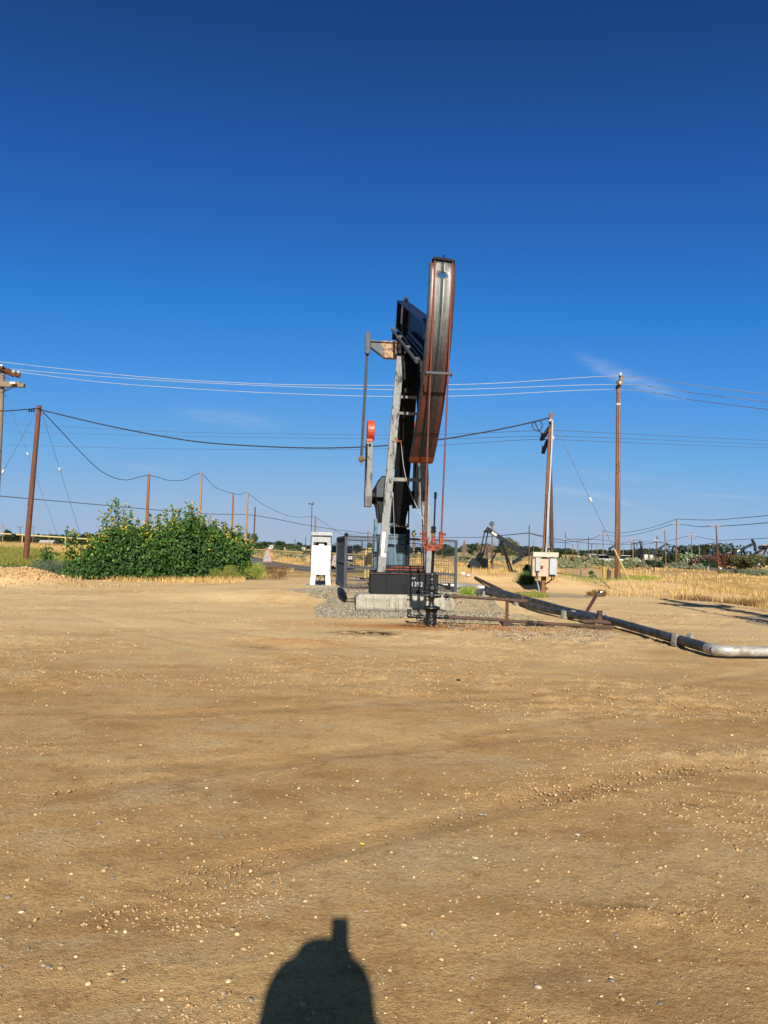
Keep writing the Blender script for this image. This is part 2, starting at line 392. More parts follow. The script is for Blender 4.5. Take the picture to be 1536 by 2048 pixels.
# ------------------------------------------------------------------ camera, sky, sun
sc = bpy.context.scene
cd = bpy.data.cameras.new('camera'); cam = bpy.data.objects.new('camera', cd); C.objects.link(cam)
cd.sensor_fit = 'VERTICAL'; cd.sensor_height = 36.0; cd.lens = F / 2048 * 36; cd.clip_start = .01; cd.clip_end = 9000
cam.matrix_world = Matrix([[RT[0], UP[0], -FW[0], 0], [RT[1], UP[1], -FW[1], 0], [RT[2], UP[2], -FW[2], H], [0, 0, 0, 1]])
sc.camera = cam
w = bpy.data.worlds.new('World'); sc.world = w; w.use_nodes = True
nt = w.node_tree; bg = nt.nodes['Background']
sky = nt.nodes.new('ShaderNodeTexSky'); sky.sky_type = 'NISHITA'; sky.sun_disc = False
sky.sun_elevation = SUN_EL; sky.sun_rotation = SUN_AZ
sky.air_density = 1.0; sky.dust_density = 0.0; sky.ozone_density = 4.0; sky.altitude = 100
# the phone's own colour rendering of that sky: a tone curve on its brightness
sp_ = nt.nodes.new('ShaderNodeSeparateColor'); nt.links.new(sky.outputs[0], sp_.inputs[0])
dv = nt.nodes.new('ShaderNodeMath'); dv.operation = 'DIVIDE'; dv.use_clamp = True; dv.inputs[1].default_value = 40.0; nt.links.new(sp_.outputs[1], dv.inputs[0])
cb = nt.nodes.new('ShaderNodeCombineColor')
for q in range(3): nt.links.new(dv.outputs[0], cb.inputs[q])
cv = nt.nodes.new('ShaderNodeRGBCurve')
GIN = [0, 1.36, 1.82, 2.92, 4.15, 6.2, 9.4, 10.6, 12.5, 18, 40]
for ch, outs in enumerate(([.05, .092, .154, .247, .587, 1.35, 2.81, 3.13, 9.0, 16., 19.], [.2, .467, .813, 1.74, 2.54, 3.48, 4.09, 4.04, 7.5, 13., 16.], [.8, 1.8, 3.13, 5.31, 6.33, 6.47, 5.78, 5.4, 6.2, 9., 12.])):
    crv = cv.mapping.curves[ch]
    while len(crv.points) < len(GIN): crv.points.new(.5, .5)
    for p_, a_, o_ in zip(crv.points, GIN, outs): p_.location = (a_ / 40, o_ / 20); p_.handle_type = 'VECTOR'
cv.mapping.update(); nt.links.new(cb.outputs[0], cv.inputs['Color'])
gm = nt.nodes.new('ShaderNodeVectorMath'); gm.operation = 'SCALE'; gm.inputs[3].default_value = 20.0; nt.links.new(cv.outputs[0], gm.inputs[0])
# thin cirrus wisps and old contrails: curved bands of directions in the sky
geo = nt.nodes.new('ShaderNodeNewGeometry')
def wm(op, a, b=None, clamp=False):
    m = nt.nodes.new('ShaderNodeMath'); m.operation = op; m.use_clamp = clamp
    for i, v in enumerate((a, b)):
        if v is None: continue
        if isinstance(v, (int, float)): m.inputs[i].default_value = v
        else: nt.links.new(v, m.inputs[i])
    return m.outputs[0]
tcw = nt.nodes.new('ShaderNodeTexCoord')
sepw = nt.nodes.new('ShaderNodeSeparateXYZ'); nt.links.new(tcw.outputs['Generated'], sepw.inputs[0])
azim = wm('ARCTAN2', sepw.outputs[0], sepw.outputs[1]); elev = wm('ARCSINE', sepw.outputs[2])
def wdir(x, y):
    r = ray(x, y); r = r / np.linalg.norm(r); return math.atan2(r[0], r[1]), math.asin(r[2])
mapw = nt.nodes.new('ShaderNodeMapping'); mapw.inputs['Scale'].default_value = (14, 14, 60); mapw.inputs['Rotation'].default_value = (0, .35, 0); nt.links.new(tcw.outputs['Generated'], mapw.inputs[0])
nzw = nt.nodes.new('ShaderNodeTexNoise'); nzw.inputs['Scale'].default_value = 2.2; nzw.inputs['Detail'].default_value = 6; nt.links.new(mapw.outputs[0], nzw.inputs['Vector'])
total = None
def wisp(p0, p1, p2, w0, amp, soft=.03):
    """a band following a parabola through three sighted points; w0 in pixels"""
    global total
    a = [wdir(*p) for p in (p0, p1, p2)]
    co = np.polyfit([q[0] for q in a], [q[1] for q in a], 2)
    y = wm('ADD', wm('MULTIPLY', wm('ADD', wm('MULTIPLY', azim, float(co[0])), float(co[1])), azim), float(co[2]))
    d = wm('DIVIDE', wm('SUBTRACT', elev, y), w0 / F)
    g = wm('POWER', 2.71828, wm('MULTIPLY', wm('MULTIPLY', d, d), -1.0))
    lo = min(a[0][0], a[2][0]); hi = max(a[0][0], a[2][0])
    def st(v, e0, e1):
        m = nt.nodes.new('ShaderNodeMapRange'); m.interpolation_type = 'SMOOTHSTEP'; nt.links.new(v, m.inputs[0])
        m.inputs[1].default_value = e0; m.inputs[2].default_value = e1; return m.outputs[0]
    e = wm('MULTIPLY', st(azim, lo, lo + (hi - lo) * .4), st(azim, hi, hi - (hi - lo) * .4))
    q = wm('MULTIPLY', wm('MULTIPLY', g, e), wm('MULTIPLY', wm('ADD', nzw.outputs['Fac'], -.12), amp))
    total = q if total is None else wm('ADD', total, q)
wisp((1120, 695), (1250, 752), (1400, 805), 12, .48)
wisp((1150, 712), (1260, 765), (1370, 795), 8, .35)
wisp((320, 818), (450, 836), (600, 856), 13, .42)
wisp((200, 930), (290, 937), (380, 946), 8, .22)
wisp((1050, 968), (1230, 1000), (1352, 1042), 5, .42)
wisp((1020, 980), (1130, 984), (1260, 1000), 9, .22)
wisp((1080, 938), (1250, 955), (1420, 978), 10, .22)
wisp((1330, 984), (1450, 992), (1600, 1000), 3, .3)
wisp((640, 1000), (900, 1020), (1160, 1045), 12, .12)
wisp((880, 940), (1000, 948), (1110, 962), 10, .14)
def wst(v, e0, e1):
    m = nt.nodes.new('ShaderNodeMapRange'); m.interpolation_type = 'SMOOTHSTEP'; nt.links.new(v, m.inputs[0]); m.inputs[1].default_value = e0; m.inputs[2].default_value = e1; return m.outputs[0]
# towards the zenith and the sun the sky keeps its plain daylight colour
plain = nt.nodes.new('ShaderNodeMix'); plain.data_type = 'RGBA'; nt.links.new(wm('MAXIMUM', wst(elev, .82, 1.1), wst(sepw.outputs[1], -.05, -.45)), plain.inputs[0])
nt.links.new(gm.outputs[0], plain.inputs[6]); dim = nt.nodes.new('ShaderNodeVectorMath'); dim.operation = 'SCALE'; dim.inputs[3].default_value = .78; nt.links.new(sky.outputs[0], dim.inputs[0]); nt.links.new(dim.outputs[0], plain.inputs[7])
mxw = nt.nodes.new('ShaderNodeMix'); mxw.data_type = 'RGBA'; nt.links.new(wm('MULTIPLY', total, 1.0, True), mxw.inputs[0])
nt.links.new(plain.outputs[2], mxw.inputs[6]); mxw.inputs[7].default_value = (4.6, 5.3, 6.3, 1)
nt.links.new(mxw.outputs[2], bg.inputs['Color']); bg.inputs['Strength'].default_value = .06
sd = bpy.data.lights.new('sun', 'SUN'); sd.energy = 4.7; sd.angle = R_(.53); sd.color = (1.0, .945, .85)
so = bpy.data.objects.new('sun', sd); C.objects.link(so); so.location = (0, -20, 30)
so.rotation_euler = Vector([float(q) for q in SUN_TO]).to_track_quat('Z', 'Y').to_euler()
vs = sc.view_settings; vs.view_transform = 'Standard'; vs.look = 'None'; vs.exposure = 1.0; vs.gamma = 1.0; vs.use_curve_mapping = False
sc.cycles.max_bounces = 6; sc.cycles.diffuse_bounces = 3; sc.cycles.glossy_bounces = 3; sc.cycles.transparent_max_bounces = 8
sc.cycles.use_denoising = True

# ------------------------------------------------------------------ ground
def inpoly(x, y, poly):
    c = np.zeros(np.shape(x), bool); n = len(poly)
    for i in range(n):
        (x1, y1), (x2, y2) = poly[i], poly[(i + 1) % n]
        with np.errstate(divide='ignore', invalid='ignore'):
            c ^= ((y1 > y) != (y2 > y)) & (x < (x2 - x1) * (y - y1) / (y2 - y1 + 1e-12) + x1)
    return c
def pxpoly(pts): return [tuple(hit(*p)[:2]) for p in pts]
GRAVEL = pxpoly([(556, 1180), (640, 1176), (760, 1168), (905, 1172), (960, 1190), (1010, 1222), (1000, 1244), (930, 1246), (840, 1240), (720, 1238), (645, 1234), (628, 1212), (650, 1197), (610, 1186)])
GRAVEL2 = pxpoly([(960, 1181), (1080, 1186), (1200, 1190), (1190, 1196), (1050, 1194)])
GRAVEL3 = pxpoly([(1475, 1233), (1540, 1229), (1600, 1240), (1560, 1258), (1490, 1246)])
def gravel_mask(x, y):
    wx = x + .5 * (fbm(x * 1.3, y * 1.3, 50, 3) - .5); wy = y + .9 * (fbm(x * 1.3, y * 1.3, 51, 3) - .5)
    return inpoly(wx, wy, GRAVEL) | inpoly(wx, wy, GRAVEL2) | inpoly(wx, wy, GRAVEL3)
def straw_mask(x, y):
    n = fbm(x * .35, y * .35, 60, 4) - .5
    edge = 33.5 + 3 * np.sin(x * .17) - 6.5 * sm(x, 10, 16) - .22 * np.maximum(x - 16, 0) + 3.5 * sm(x, -9, -4) * (1 - sm(x, 5, 7))
    m = sm(y + n * 5 - edge, -.8, 1.6)
    return m
def path_mask(x, y):
    c = 15 + .28 * (y - 50) + 2 * np.sin(y * .05)
    return np.exp(-((x - c) / 2.2) ** 2) * sm(y, 40, 48) * (1 - sm(y, 75, 90))
th = np.concatenate([np.linspace(-42, 42, 560), np.linspace(42, 318, 90)[1:-1]]); nth = len(th)
rr = np.concatenate([np.linspace(.02, 1.6, 6), np.geomspace(1.7, 60, 640), np.geomspace(60, 7000, 90)[1:]]); nr = len(rr)
TT, RR = np.meshgrid(np.radians(th), rr); X = np.sin(TT) * RR; Y = np.cos(TT) * RR
TRK = np.zeros(X.shape); nr_ = (RR < 28) & (np.abs(TT) < .8); TRK[nr_] = track(X[nr_], Y[nr_])
Zg = gz(X, Y) - .016 * TRK
V = np.stack([X, Y, Zg], -1).reshape(-1, 3)
i = np.arange(nr - 1)[:, None]; j = np.arange(nth)[None, :]; j2 = (j + 1) % nth
Fc = np.stack([i * nth + j + 0 * i, (i + 1) * nth + j, (i + 1) * nth + j2, i * nth + j2 + 0 * i], -1).reshape(-1, 4)

t = NT('desert_ground'); co = t.co()
def attr(n):
    a = t.new('ShaderNodeAttribute'); a.attribute_name = n; return a.outputs['Fac']
big = t.noise(co, .33, 4, .6); streak = t.noise(t.co((.45, 1.0, 1), rot=(0, 0, .05)), 1.3, 8, .7, dist=.8)
mid = t.noise(t.co((.55, 1.2, 1)), 1.7, 6, .62, dist=.6); fine = t.noise(co, 42, 6, .74); grain = t.noise(co, 150, 3, .65)
c = t.mix(t.mr(streak, .36, .66), '#c09f6c', '#a88454')
c = t.mix(t.mr(mid, .5, .70, 0, .85), c, '#b59d76')
c = t.mix(t.mr(big, .48, .68, 0, .7), c, '#997848')
lane = t.noise(t.co((.3, .7, 1), rot=(0, 0, -.32)), 1.3, 7, .68, dist=1.2)
c = t.mix(t.mr(lane, .50, .62, 0, .45), c, '#b39c74')
c = t.mix(t.mr(t.noise(t.co((.5, 1.1, 1), rot=(0, 0, -.2)), 1.1, 8, .7, dist=1.0), .52, .66, 0, .55), c, '#86643d')
c = t.mix(t.mr(t.noise(co, 5.5, 7, .74), .50, .68, 0, .5), c, '#80603a'); c = t.mix(t.mr(t.noise(t.co((1, 1, 1), loc=(7, 3, 0)), 8, 6, .72), .55, .7, 0, .4), c, '#c0a67c')
c = t.mix(t.mr(fine, .47, .64, 0, .5), c, '#7d5e38')
c = t.mix(t.math('MULTIPLY', attr('track'), t.mr(t.noise(co, 2.5, 5, .7), .35, .65, .1, .45)), c, '#8e6d45')
sp = t.vor(co, 42); c = t.mix(t.mr(sp, .10, .17, .75, 0), c, t.mix(t.noise(co, 23, 2), '#d0b68c', '#86755c'))
sp2 = t.vor(co, 120); c = t.mix(t.mr(sp2, .12, .24, .5, 0), c, t.mix(t.noise(co, 61, 2), '#c8ab7c', '#6d5233'))
c = t.mix(t.mr(attr('berm'), 0, 1, 0, .9), c, t.mix(t.mr(mid, .4, .65), '#b78d58', '#a27a4a'))
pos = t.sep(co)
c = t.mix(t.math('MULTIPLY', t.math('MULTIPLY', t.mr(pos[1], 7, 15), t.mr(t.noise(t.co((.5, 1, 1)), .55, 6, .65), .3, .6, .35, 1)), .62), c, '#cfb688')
gcol = t.mix(t.mr(t.noise(co, 30, 4, .75), .38, .62), '#a3967d', '#6b5f4d')
c = t.mix(attr('gravel'), c, gcol)
c = t.mix(t.math('MULTIPLY', attr('orange'), t.mr(mid, .25, .6, .35, 1)), c, t.mix(fine, '#b8783c', '#935a28'))
scol = t.mix(t.mr(t.noise(t.co((1, .35, 1)), 6, 4, .7), .38, .64), '#b28f53', '#8a6a3c')
scol = t.mix(t.mr(t.noise(co, .12, 4, .6), .48, .66), scol, '#8c7a52')
c = t.mix(t.math('MULTIPLY', attr('straw'), t.mr(t.noise(co, .35, 5, .65), .36, .56, .35, 1)), c, scol)
c = t.mix(attr('path'), c, '#b3946a')
st = t.math('MULTIPLY', attr('stain'), t.mr(t.noise(t.co((1, 2.2, 1)), 3.2, 6, .7), .34, .58))
c = t.mix(st, c, '#2a1c12')
hb_ = t.math('ADD', t.math('MULTIPLY', fine, .7), t.math('ADD', t.math('MULTIPLY', grain, .4), t.math('MULTIPLY', t.noise(t.co((1, 1.1, 1)), 14, 7, .76), .7)))
hb_ = t.math('SUBTRACT', hb_, t.math('MULTIPLY', t.mr(sp, 0, .2), .35))
t.bump(hb_, .9, .032)
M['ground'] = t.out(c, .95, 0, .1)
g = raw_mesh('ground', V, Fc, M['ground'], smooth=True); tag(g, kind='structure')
fx, fy = V[:, 0].astype(float), V[:, 1].astype(float)
def setattr_(n, v):
    a = g.data.attributes.new(n, 'FLOAT', 'POINT'); a.data.foreach_set('value', np.asarray(v, np.float32))
gm_ = gravel_mask(fx, fy).astype(float)
setattr_('gravel', gm_ * (.7 + .3 * sm(fbm(fx * 1.1, fy * 1.1, 52, 3), .35, .6)))
setattr_('straw', straw_mask(fx, fy) * (1 - gm_)); setattr_('path', path_mask(fx, fy)); setattr_('track', TRK.ravel() * (.75 + .25 * np.sin(fx * 30 + fy * 34)))
setattr_('berm', sm(fy, 27, 29) * sm(fx, 1.5, 3.5) * (1 - sm(fy, 38, 44)) + sm(np.exp(-(((fx - MOUND[0]) / 2.6) ** 4 + ((fy - MOUND[1]) / 1.1) ** 2)), .1, .4))
def blot(cx, cy, ax, ay): return np.exp(-(((fx - cx) / ax) ** 2 + ((fy - cy) / ay) ** 2))
pw = hit(862, 1249); WX, WY = float(pw[0]), float(pw[1])
so_ = hit(735, 1267); s2 = hit(1300, 1268); s3 = hit(520, 1298)
setattr_('stain', np.clip(1.2 * blot(so_[0], so_[1], .75, .35) + .9 * blot(s2[0], s2[1], .6, .3) + 2.0 * blot(WX - .05, WY - .15, .6, .34) + .6 * blot(s3[0], s3[1], .3, .15) + .55 * blot(WX - .2, WY + 2.9, 1.6, .25) + .5 * blot(WX + 3.4, WY - .05, 2.6, .22), 0, 1))
setattr_('orange', np.clip(1.5 * blot(WX + .3, WY - .55, 2.2, .6) + .7 * blot(WX + 4.3, WY - .4, 1.2, .4) + .5 * blot(-1.3, 12.1, 1.4, .35), 0, 1))

# ------------------------------------------------------------------ loose stones
ICO = None
def ico():
    p = (1 + 5 ** .5) / 2
    v = np.array([(-1, p, 0), (1, p, 0), (-1, -p, 0), (1, -p, 0), (0, -1, p), (0, 1, p), (0, -1, -p), (0, 1, -p), (p, 0, -1), (p, 0, 1), (-p, 0, -1), (-p, 0, 1)], float) / math.hypot(1, p)
    f = np.array([(0, 11, 5), (0, 5, 1), (0, 1, 7), (0, 7, 10), (0, 10, 11), (1, 5, 9), (5, 11, 4), (11, 10, 2), (10, 7, 6), (7, 1, 8), (3, 9, 4), (3, 4, 2), (3, 2, 6), (3, 6, 8), (3, 8, 9), (4, 9, 5), (2, 4, 11), (6, 2, 10), (8, 6, 7), (9, 8, 1)])
    return v, f
OCT = (np.array([(1, 0, 0), (0, 1, 0), (-1, 0, 0), (0, -1, 0), (0, 0, 1), (0, 0, -1)], float), np.array([(0, 1, 4), (1, 2, 4), (2, 3, 4), (3, 0, 4), (1, 0, 5), (2, 1, 5), (3, 2, 5), (0, 3, 5)]))
def stones(name, xy, size, mat, base=None, flat=.6, sink=.25, tint=None):
    v, f = base if base is not None else ico()
    n = len(xy); nv = len(v)
    sc_ = np.stack([size * rng.uniform(.7, 1.3, n), size * rng.uniform(.7, 1.3, n), size * flat * rng.uniform(.7, 1.2, n)], -1)
    P = v[None] * (1 + rng.uniform(-.34, .30, (n, nv, 1))) * sc_[:, None, :]
    a = rng.uniform(0, 6.28, n); ca, sa = np.cos(a)[:, None], np.sin(a)[:, None]
    Q = np.stack([P[..., 0] * ca - P[..., 1] * sa, P[..., 0] * sa + P[..., 1] * ca, P[..., 2]], -1)
    Q[..., 0] += xy[:, 0][:, None]; Q[..., 1] += xy[:, 1][:, None]
    Q[..., 2] += (gz(xy[:, 0], xy[:, 1]) + sc_[:, 2] * (1 - 2 * sink) * .6)[:, None]
    FF = (f[None] + (np.arange(n) * nv)[:, None, None]).reshape(-1, 3)
    tn = rng.uniform(0, 1, n) if tint is None else tint
    return raw_mesh(name, Q.reshape(-1, 3), FF, mat, tint=np.repeat(tn, nv))
def stonemat(name, stops):
    t = NT(name); a = t.new('ShaderNodeAttribute'); a.attribute_name = 'tint'
    return t.out(t.ramp(a.outputs['Fac'], stops), .85, 0, .2)
M['pebble'] = stonemat('pebble', [(0, '#55544f'), (.22, '#77726a'), (.45, '#8f7a58'), (.8, '#ac946b'), (1, '#c9ba98')])
M['gravel_stone'] = stonemat('gravel_stone', [(0, '#3c372f'), (.4, '#746b5b'), (.75, '#968c79'), (1, '#b8ae9a')])
M['clod'] = stonemat('clod', [(0, '#8a6d48'), (1, '#b0926a')])
n = 22000
r_ = 2.0 * np.exp(rng.uniform(0, 1, n) ** .8 * math.log(11)); a_ = R_(33) * rng.uniform(-1, 1, n)
xy = np.stack([np.sin(a_) * r_, np.cos(a_) * r_], -1)
keep = fbm(xy[:, 0] * .5, xy[:, 1] * .5, 70, 3) + .22 * sm(xy[:, 0] / xy[:, 1], .05, .45) + rng.uniform(-.3, .3, n) > .45
xy = xy[keep]; size = rng.lognormal(math.log(.0033), .6, len(xy)).clip(.0016, .013)
far_ = np.hypot(xy[:, 0], xy[:, 1]); size *= 1 + .02 * far_
tag(stones('pebbles', xy, size, M['pebble'], None, .6, .42, rng.beta(2.2, 2.0, len(xy))), 'small pale and grey pebbles scattered over the bare dirt pad', 'pebbles', kind='stuff')
xs = np.array([q[0] for q in GRAVEL]); ys = np.array([q[1] for q in GRAVEL])
xr_ = pxpoly([(1000, 1205), (1100, 1240), (1240, 1268), (1190, 1288), (1020, 1280), (905, 1262), (880, 1248), (1000, 1244)]); n = 60000; xy = np.stack([rng.uniform(xs.min(), xs.max(), n), rng.uniform(ys.min(), ys.max(), n)], -1)
xy2 = np.stack([rng.uniform(4, 12, 9000), rng.uniform(17, 29, 9000)], -1); xy = np.concatenate([xy, xy2])
k = gravel_mask(xy[:, 0], xy[:, 1]) & (fbm(xy[:, 0] * 1.1, xy[:, 1] * 1.1, 52, 3) + rng.uniform(-.3, .3, len(xy)) > .30); xy = xy[k]
q_ = np.stack([rng.uniform(0, 6, 30000), rng.uniform(11, 19, 30000)], -1); q_ = q_[inpoly(q_[:, 0], q_[:, 1], xr_) & (fbm(q_[:, 0] * 1.2, q_[:, 1] * 1.2, 53, 3) + rng.uniform(-.25, .25, 30000) > .52)]; xy = np.concatenate([xy, q_])
tag(stones('gravel', xy, rng.uniform(.006, .019, len(xy)), M['gravel_stone'], OCT, .8, .1), 'grey crushed gravel spread round the concrete pump base', 'gravel', kind='stuff')
n = 80000; r_ = 2.3 * np.exp(rng.uniform(0, 1, n) * math.log(12)); a_ = R_(34) * rng.uniform(-1, 1, n)
xy = np.stack([np.sin(a_) * r_, np.cos(a_) * r_], -1)
pat = fbm(xy[:, 0] * .35, xy[:, 1] * .6, 33, 3) + .25 * (fbm(xy[:, 0] * 1.7, xy[:, 1] * 1.7, 54, 3) - .5) > .53
ridge = np.exp(-(((xy[:, 0] + 1.75) / .95) ** 4 + ((xy[:, 1] - 12.35) / .33) ** 2)) > .3
xy = xy[(pat & (rng.uniform(0, 1, n) < .5)) | ridge]
mx = np.stack([rng.normal(MOUND[0], 1.6, 2600), rng.normal(MOUND[1] - .2, .6, 2600)], -1); xy = np.concatenate([xy, mx])
xy = xy[~gravel_mask(xy[:, 0], xy[:, 1])]
sz = rng.lognormal(0, .45, len(xy)).clip(.45, 2.6) * np.interp(np.hypot(xy[:, 0], xy[:, 1]), [2, 6, 14, 30], [.0035, .0055, .0085, .012]); sz[-len(mx):] *= 2.6
tag(stones('dirt_clods', xy, sz, M['clod'], ico(), .7, .15), 'crumbled clods of tan dirt along the ruts and the dirt mound', 'dirt clods', kind='stuff')
# a few separate bits lying on the dirt near the camera
for (px, py, s, nm, lb, mt) in ((725, 1690, .016, 'yellow_stone', 'small yellow stone on the dirt above the shadow', 'label_yellow'),
                            (1155, 1672, .02, 'white_chip', 'flat white chip lying among pebbles on the dirt', 'label_white'),
                            (962, 1634, .014, 'white_chip', 'thin white flake on bare dirt left of the larger chip', 'label_white'),
                            (916, 1362, .035, 'dark_stone', 'dark stone alone on the dirt in front of the wellhead', 'near_black'),
                            (1078, 1988, .013, 'pale_stone', 'large pale pebble right of the shadow at the bottom', 'cream_hood')):
    p = hit(px, py); b = MB(); v, f = ico(); q = v * np.array([s, s * .7, s * (.2 if 'chip' in nm else .5)]) * (1 + rng.uniform(-.25, .25, (12, 1)))
    b.add(q + np.array([p[0], p[1], G(p[0], p[1]) + s * .15]), [tuple(r) for r in f]); tag(b.build(nm, M[mt], origin=(p[0], p[1], G(p[0], p[1]))), lb, 'stone')

# ------------------------------------------------------------------ roads
def strip(name, pts, width, mat, zoff=.05):
    pts = np.array(pts, float); L = np.concatenate([[0], np.cumsum(np.hypot(*np.diff(pts, axis=0).T))]); s = np.linspace(0, L[-1], 90)
    x = np.interp(s, L, pts[:, 0]); y = np.interp(s, L, pts[:, 1]); x = np.convolve(np.pad(x, 4, 'edge'), np.ones(9) / 9, 'valid'); y = np.convolve(np.pad(y, 4, 'edge'), np.ones(9) / 9, 'valid')
    dx = np.gradient(x); dy = np.gradient(y); l = np.hypot(dx, dy); nx, ny = -dy / l, dx / l
    Vv = []; m = 7
    for k in range(m):
        o_ = (k / (m - 1) - .5) * width
        Vv.append(np.stack([x + nx * o_, y + ny * o_, gz0(x + nx * o_, y + ny * o_)], -1))
    Vv = np.stack(Vv, 1); zc = Vv[..., 2].max(1, keepdims=True); Vv[..., 2] = zc + zoff
    ii = np.arange(89)[:, None]; jj = np.arange(m - 1)[None]
    Fr = np.stack([ii * m + jj, ii * m + jj + 1, (ii + 1) * m + jj + 1, (ii + 1) * m + jj], -1).reshape(-1, 4)
    return tag(raw_mesh(name, Vv.reshape(-1, 3), Fr, mat, smooth=True), kind='structure')
M['asphalt'] = simple('asphalt', '#5d5a56', .95, 0, .14, 3, .2, None, .05)
M['shoulder'] = simple('road_shoulder', '#a39274', .95, 0, .14, 2, .3)
strip('access_road', [(-22, 84), (-12.5, 63), (-7.5, 54.5), (-4.2, 50), (-1.5, 46.5)], 5.0, M['asphalt'], .04)
strip('field_road', [(62, 150), (48, 112), (42, 86), (38, 68), (36, 40)], 7.0, M['asphalt'], .06)
# ------------------------------------------------------------------ the pump jack
AL = .096; RAD = 4.55; ZC = 7.65; DL = .424
PX, PY = WX - math.sin(AL) * RAD, WY + math.cos(AL) * RAD            # the ground point under the centre bearing
def P2W(x, y, z): return np.array([PX + x * math.cos(AL) - y * math.sin(AL), PY + x * math.sin(AL) + y * math.cos(AL), z])
def W2P(p): dx, dy = p[0] - PX, p[1] - PY; return np.array([dx * math.cos(AL) + dy * math.sin(AL), -dx * math.sin(AL) + dy * math.cos(AL), p[2]])
CB = np.array([0, 0, ZC]); BB = np.array([0, math.cos(DL), math.sin(DL)]); BN = np.array([0, -math.sin(DL), math.cos(DL)]); EX = np.array([1.0, 0, 0])
def bp(s, h, x=0): return CB + BB * s + BN * h + EX * x
# head plate material: bare worn metal above, grease-dark below, rusty trails where the cables lie
t = NT('horsehead_plate'); co = t.co(); xyz = t.sep(t.tc.outputs['Object'])
att = t.new('ShaderNodeAttribute'); att.attribute_name = 'tint'; along = att.outputs['Fac']     # 0 at the top of the plate, 1 at its toe
att2 = t.new('ShaderNodeAttribute'); att2.attribute_name = 'across'; ac = att2.outputs['Fac']
st_ = t.noise(t.co((30, 30, .9)), 1.2, 5, .7); n = t.noise(t.co((3, 3, 1)), 2.5, 6, .65)
c1 = t.mix(t.mr(st_, .36, .66), '#585853', '#3c3c38'); c2 = t.mix(t.mr(st_, .36, .66), '#2b2725', '#191715')
c = t.mix(t.mr(t.math('ADD', along, t.math('MULTIPLY', n, .22)), .32, .62), c1, c2)
c = t.mix(t.mr(n, .52, .7, 0, .6), c, '#34312d')
trail = t.math('MAXIMUM', t.mr(t.math('ABSOLUTE', t.math('SUBTRACT', ac, .225)), .036, .062, 1, 0), t.mr(t.math('ABSOLUTE', t.math('ADD', ac, .205)), .036, .062, 1, 0))
trail = t.math('MULTIPLY', trail, t.mr(along, .02, .3, .6, 1))
c = t.mix(trail, c, t.mix(t.mr(st_, .4, .65), '#54261b', '#3a1d16'))
toe = t.mr(t.math('ADD', along, t.math('MULTIPLY', n, .01)), .957, .962)
c = t.mix(toe, c, t.mix(t.mr(t.noise(t.co((14, 14, 1.2)), 1.4, 5, .7), .4, .62), '#8c4319', '#4a2312'))
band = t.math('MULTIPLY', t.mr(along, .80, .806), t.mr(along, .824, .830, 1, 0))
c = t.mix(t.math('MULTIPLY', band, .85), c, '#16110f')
t.bump(t.noise(t.co((20, 20, 3)), 3, 4), .25, .01)
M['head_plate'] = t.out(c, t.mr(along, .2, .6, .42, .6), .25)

t = NT('equalizer_paint'); co = t.co(); n = t.noise(co, 3, 6, .65, dist=.5); x = t.sep(t.tc.outputs['Object'])[0]
msk = t.mr(t.math('SUBTRACT', n, t.math('MULTIPLY', t.math('ABSOLUTE', t.math('ADD', x, .3)), .35)), .36, .44)
M['equalizer_paint'] = t.out(t.mix(msk, t.mix(t.noise(co, 8, 3), '#42464a', '#2c2f33'), t.mix(t.mr(t.noise(co, 9, 4), .45, .6), '#8d6e48', '#3a2a1c')), .65)
def text_mesh(name, body, size, mat, parent, mtx):
    cu = bpy.data.curves.new(name, 'FONT'); cu.body = body; cu.size = size; cu.extrude = .001
    tmp = bpy.data.objects.new(name, cu); C.objects.link(tmp); bpy.context.view_layer.update()
    me = bpy.data.meshes.new_from_object(tmp.evaluated_get(bpy.context.evaluated_depsgraph_get())); bpy.data.objects.remove(tmp)
    me.materials.clear(); me.materials.append(mat); me.name = name
    o = bpy.data.objects.new(name, me); C.objects.link(o); o.parent = parent; o.matrix_local = mtx; return o
FRONT = Matrix.Rotation(R_(90), 4, 'X')
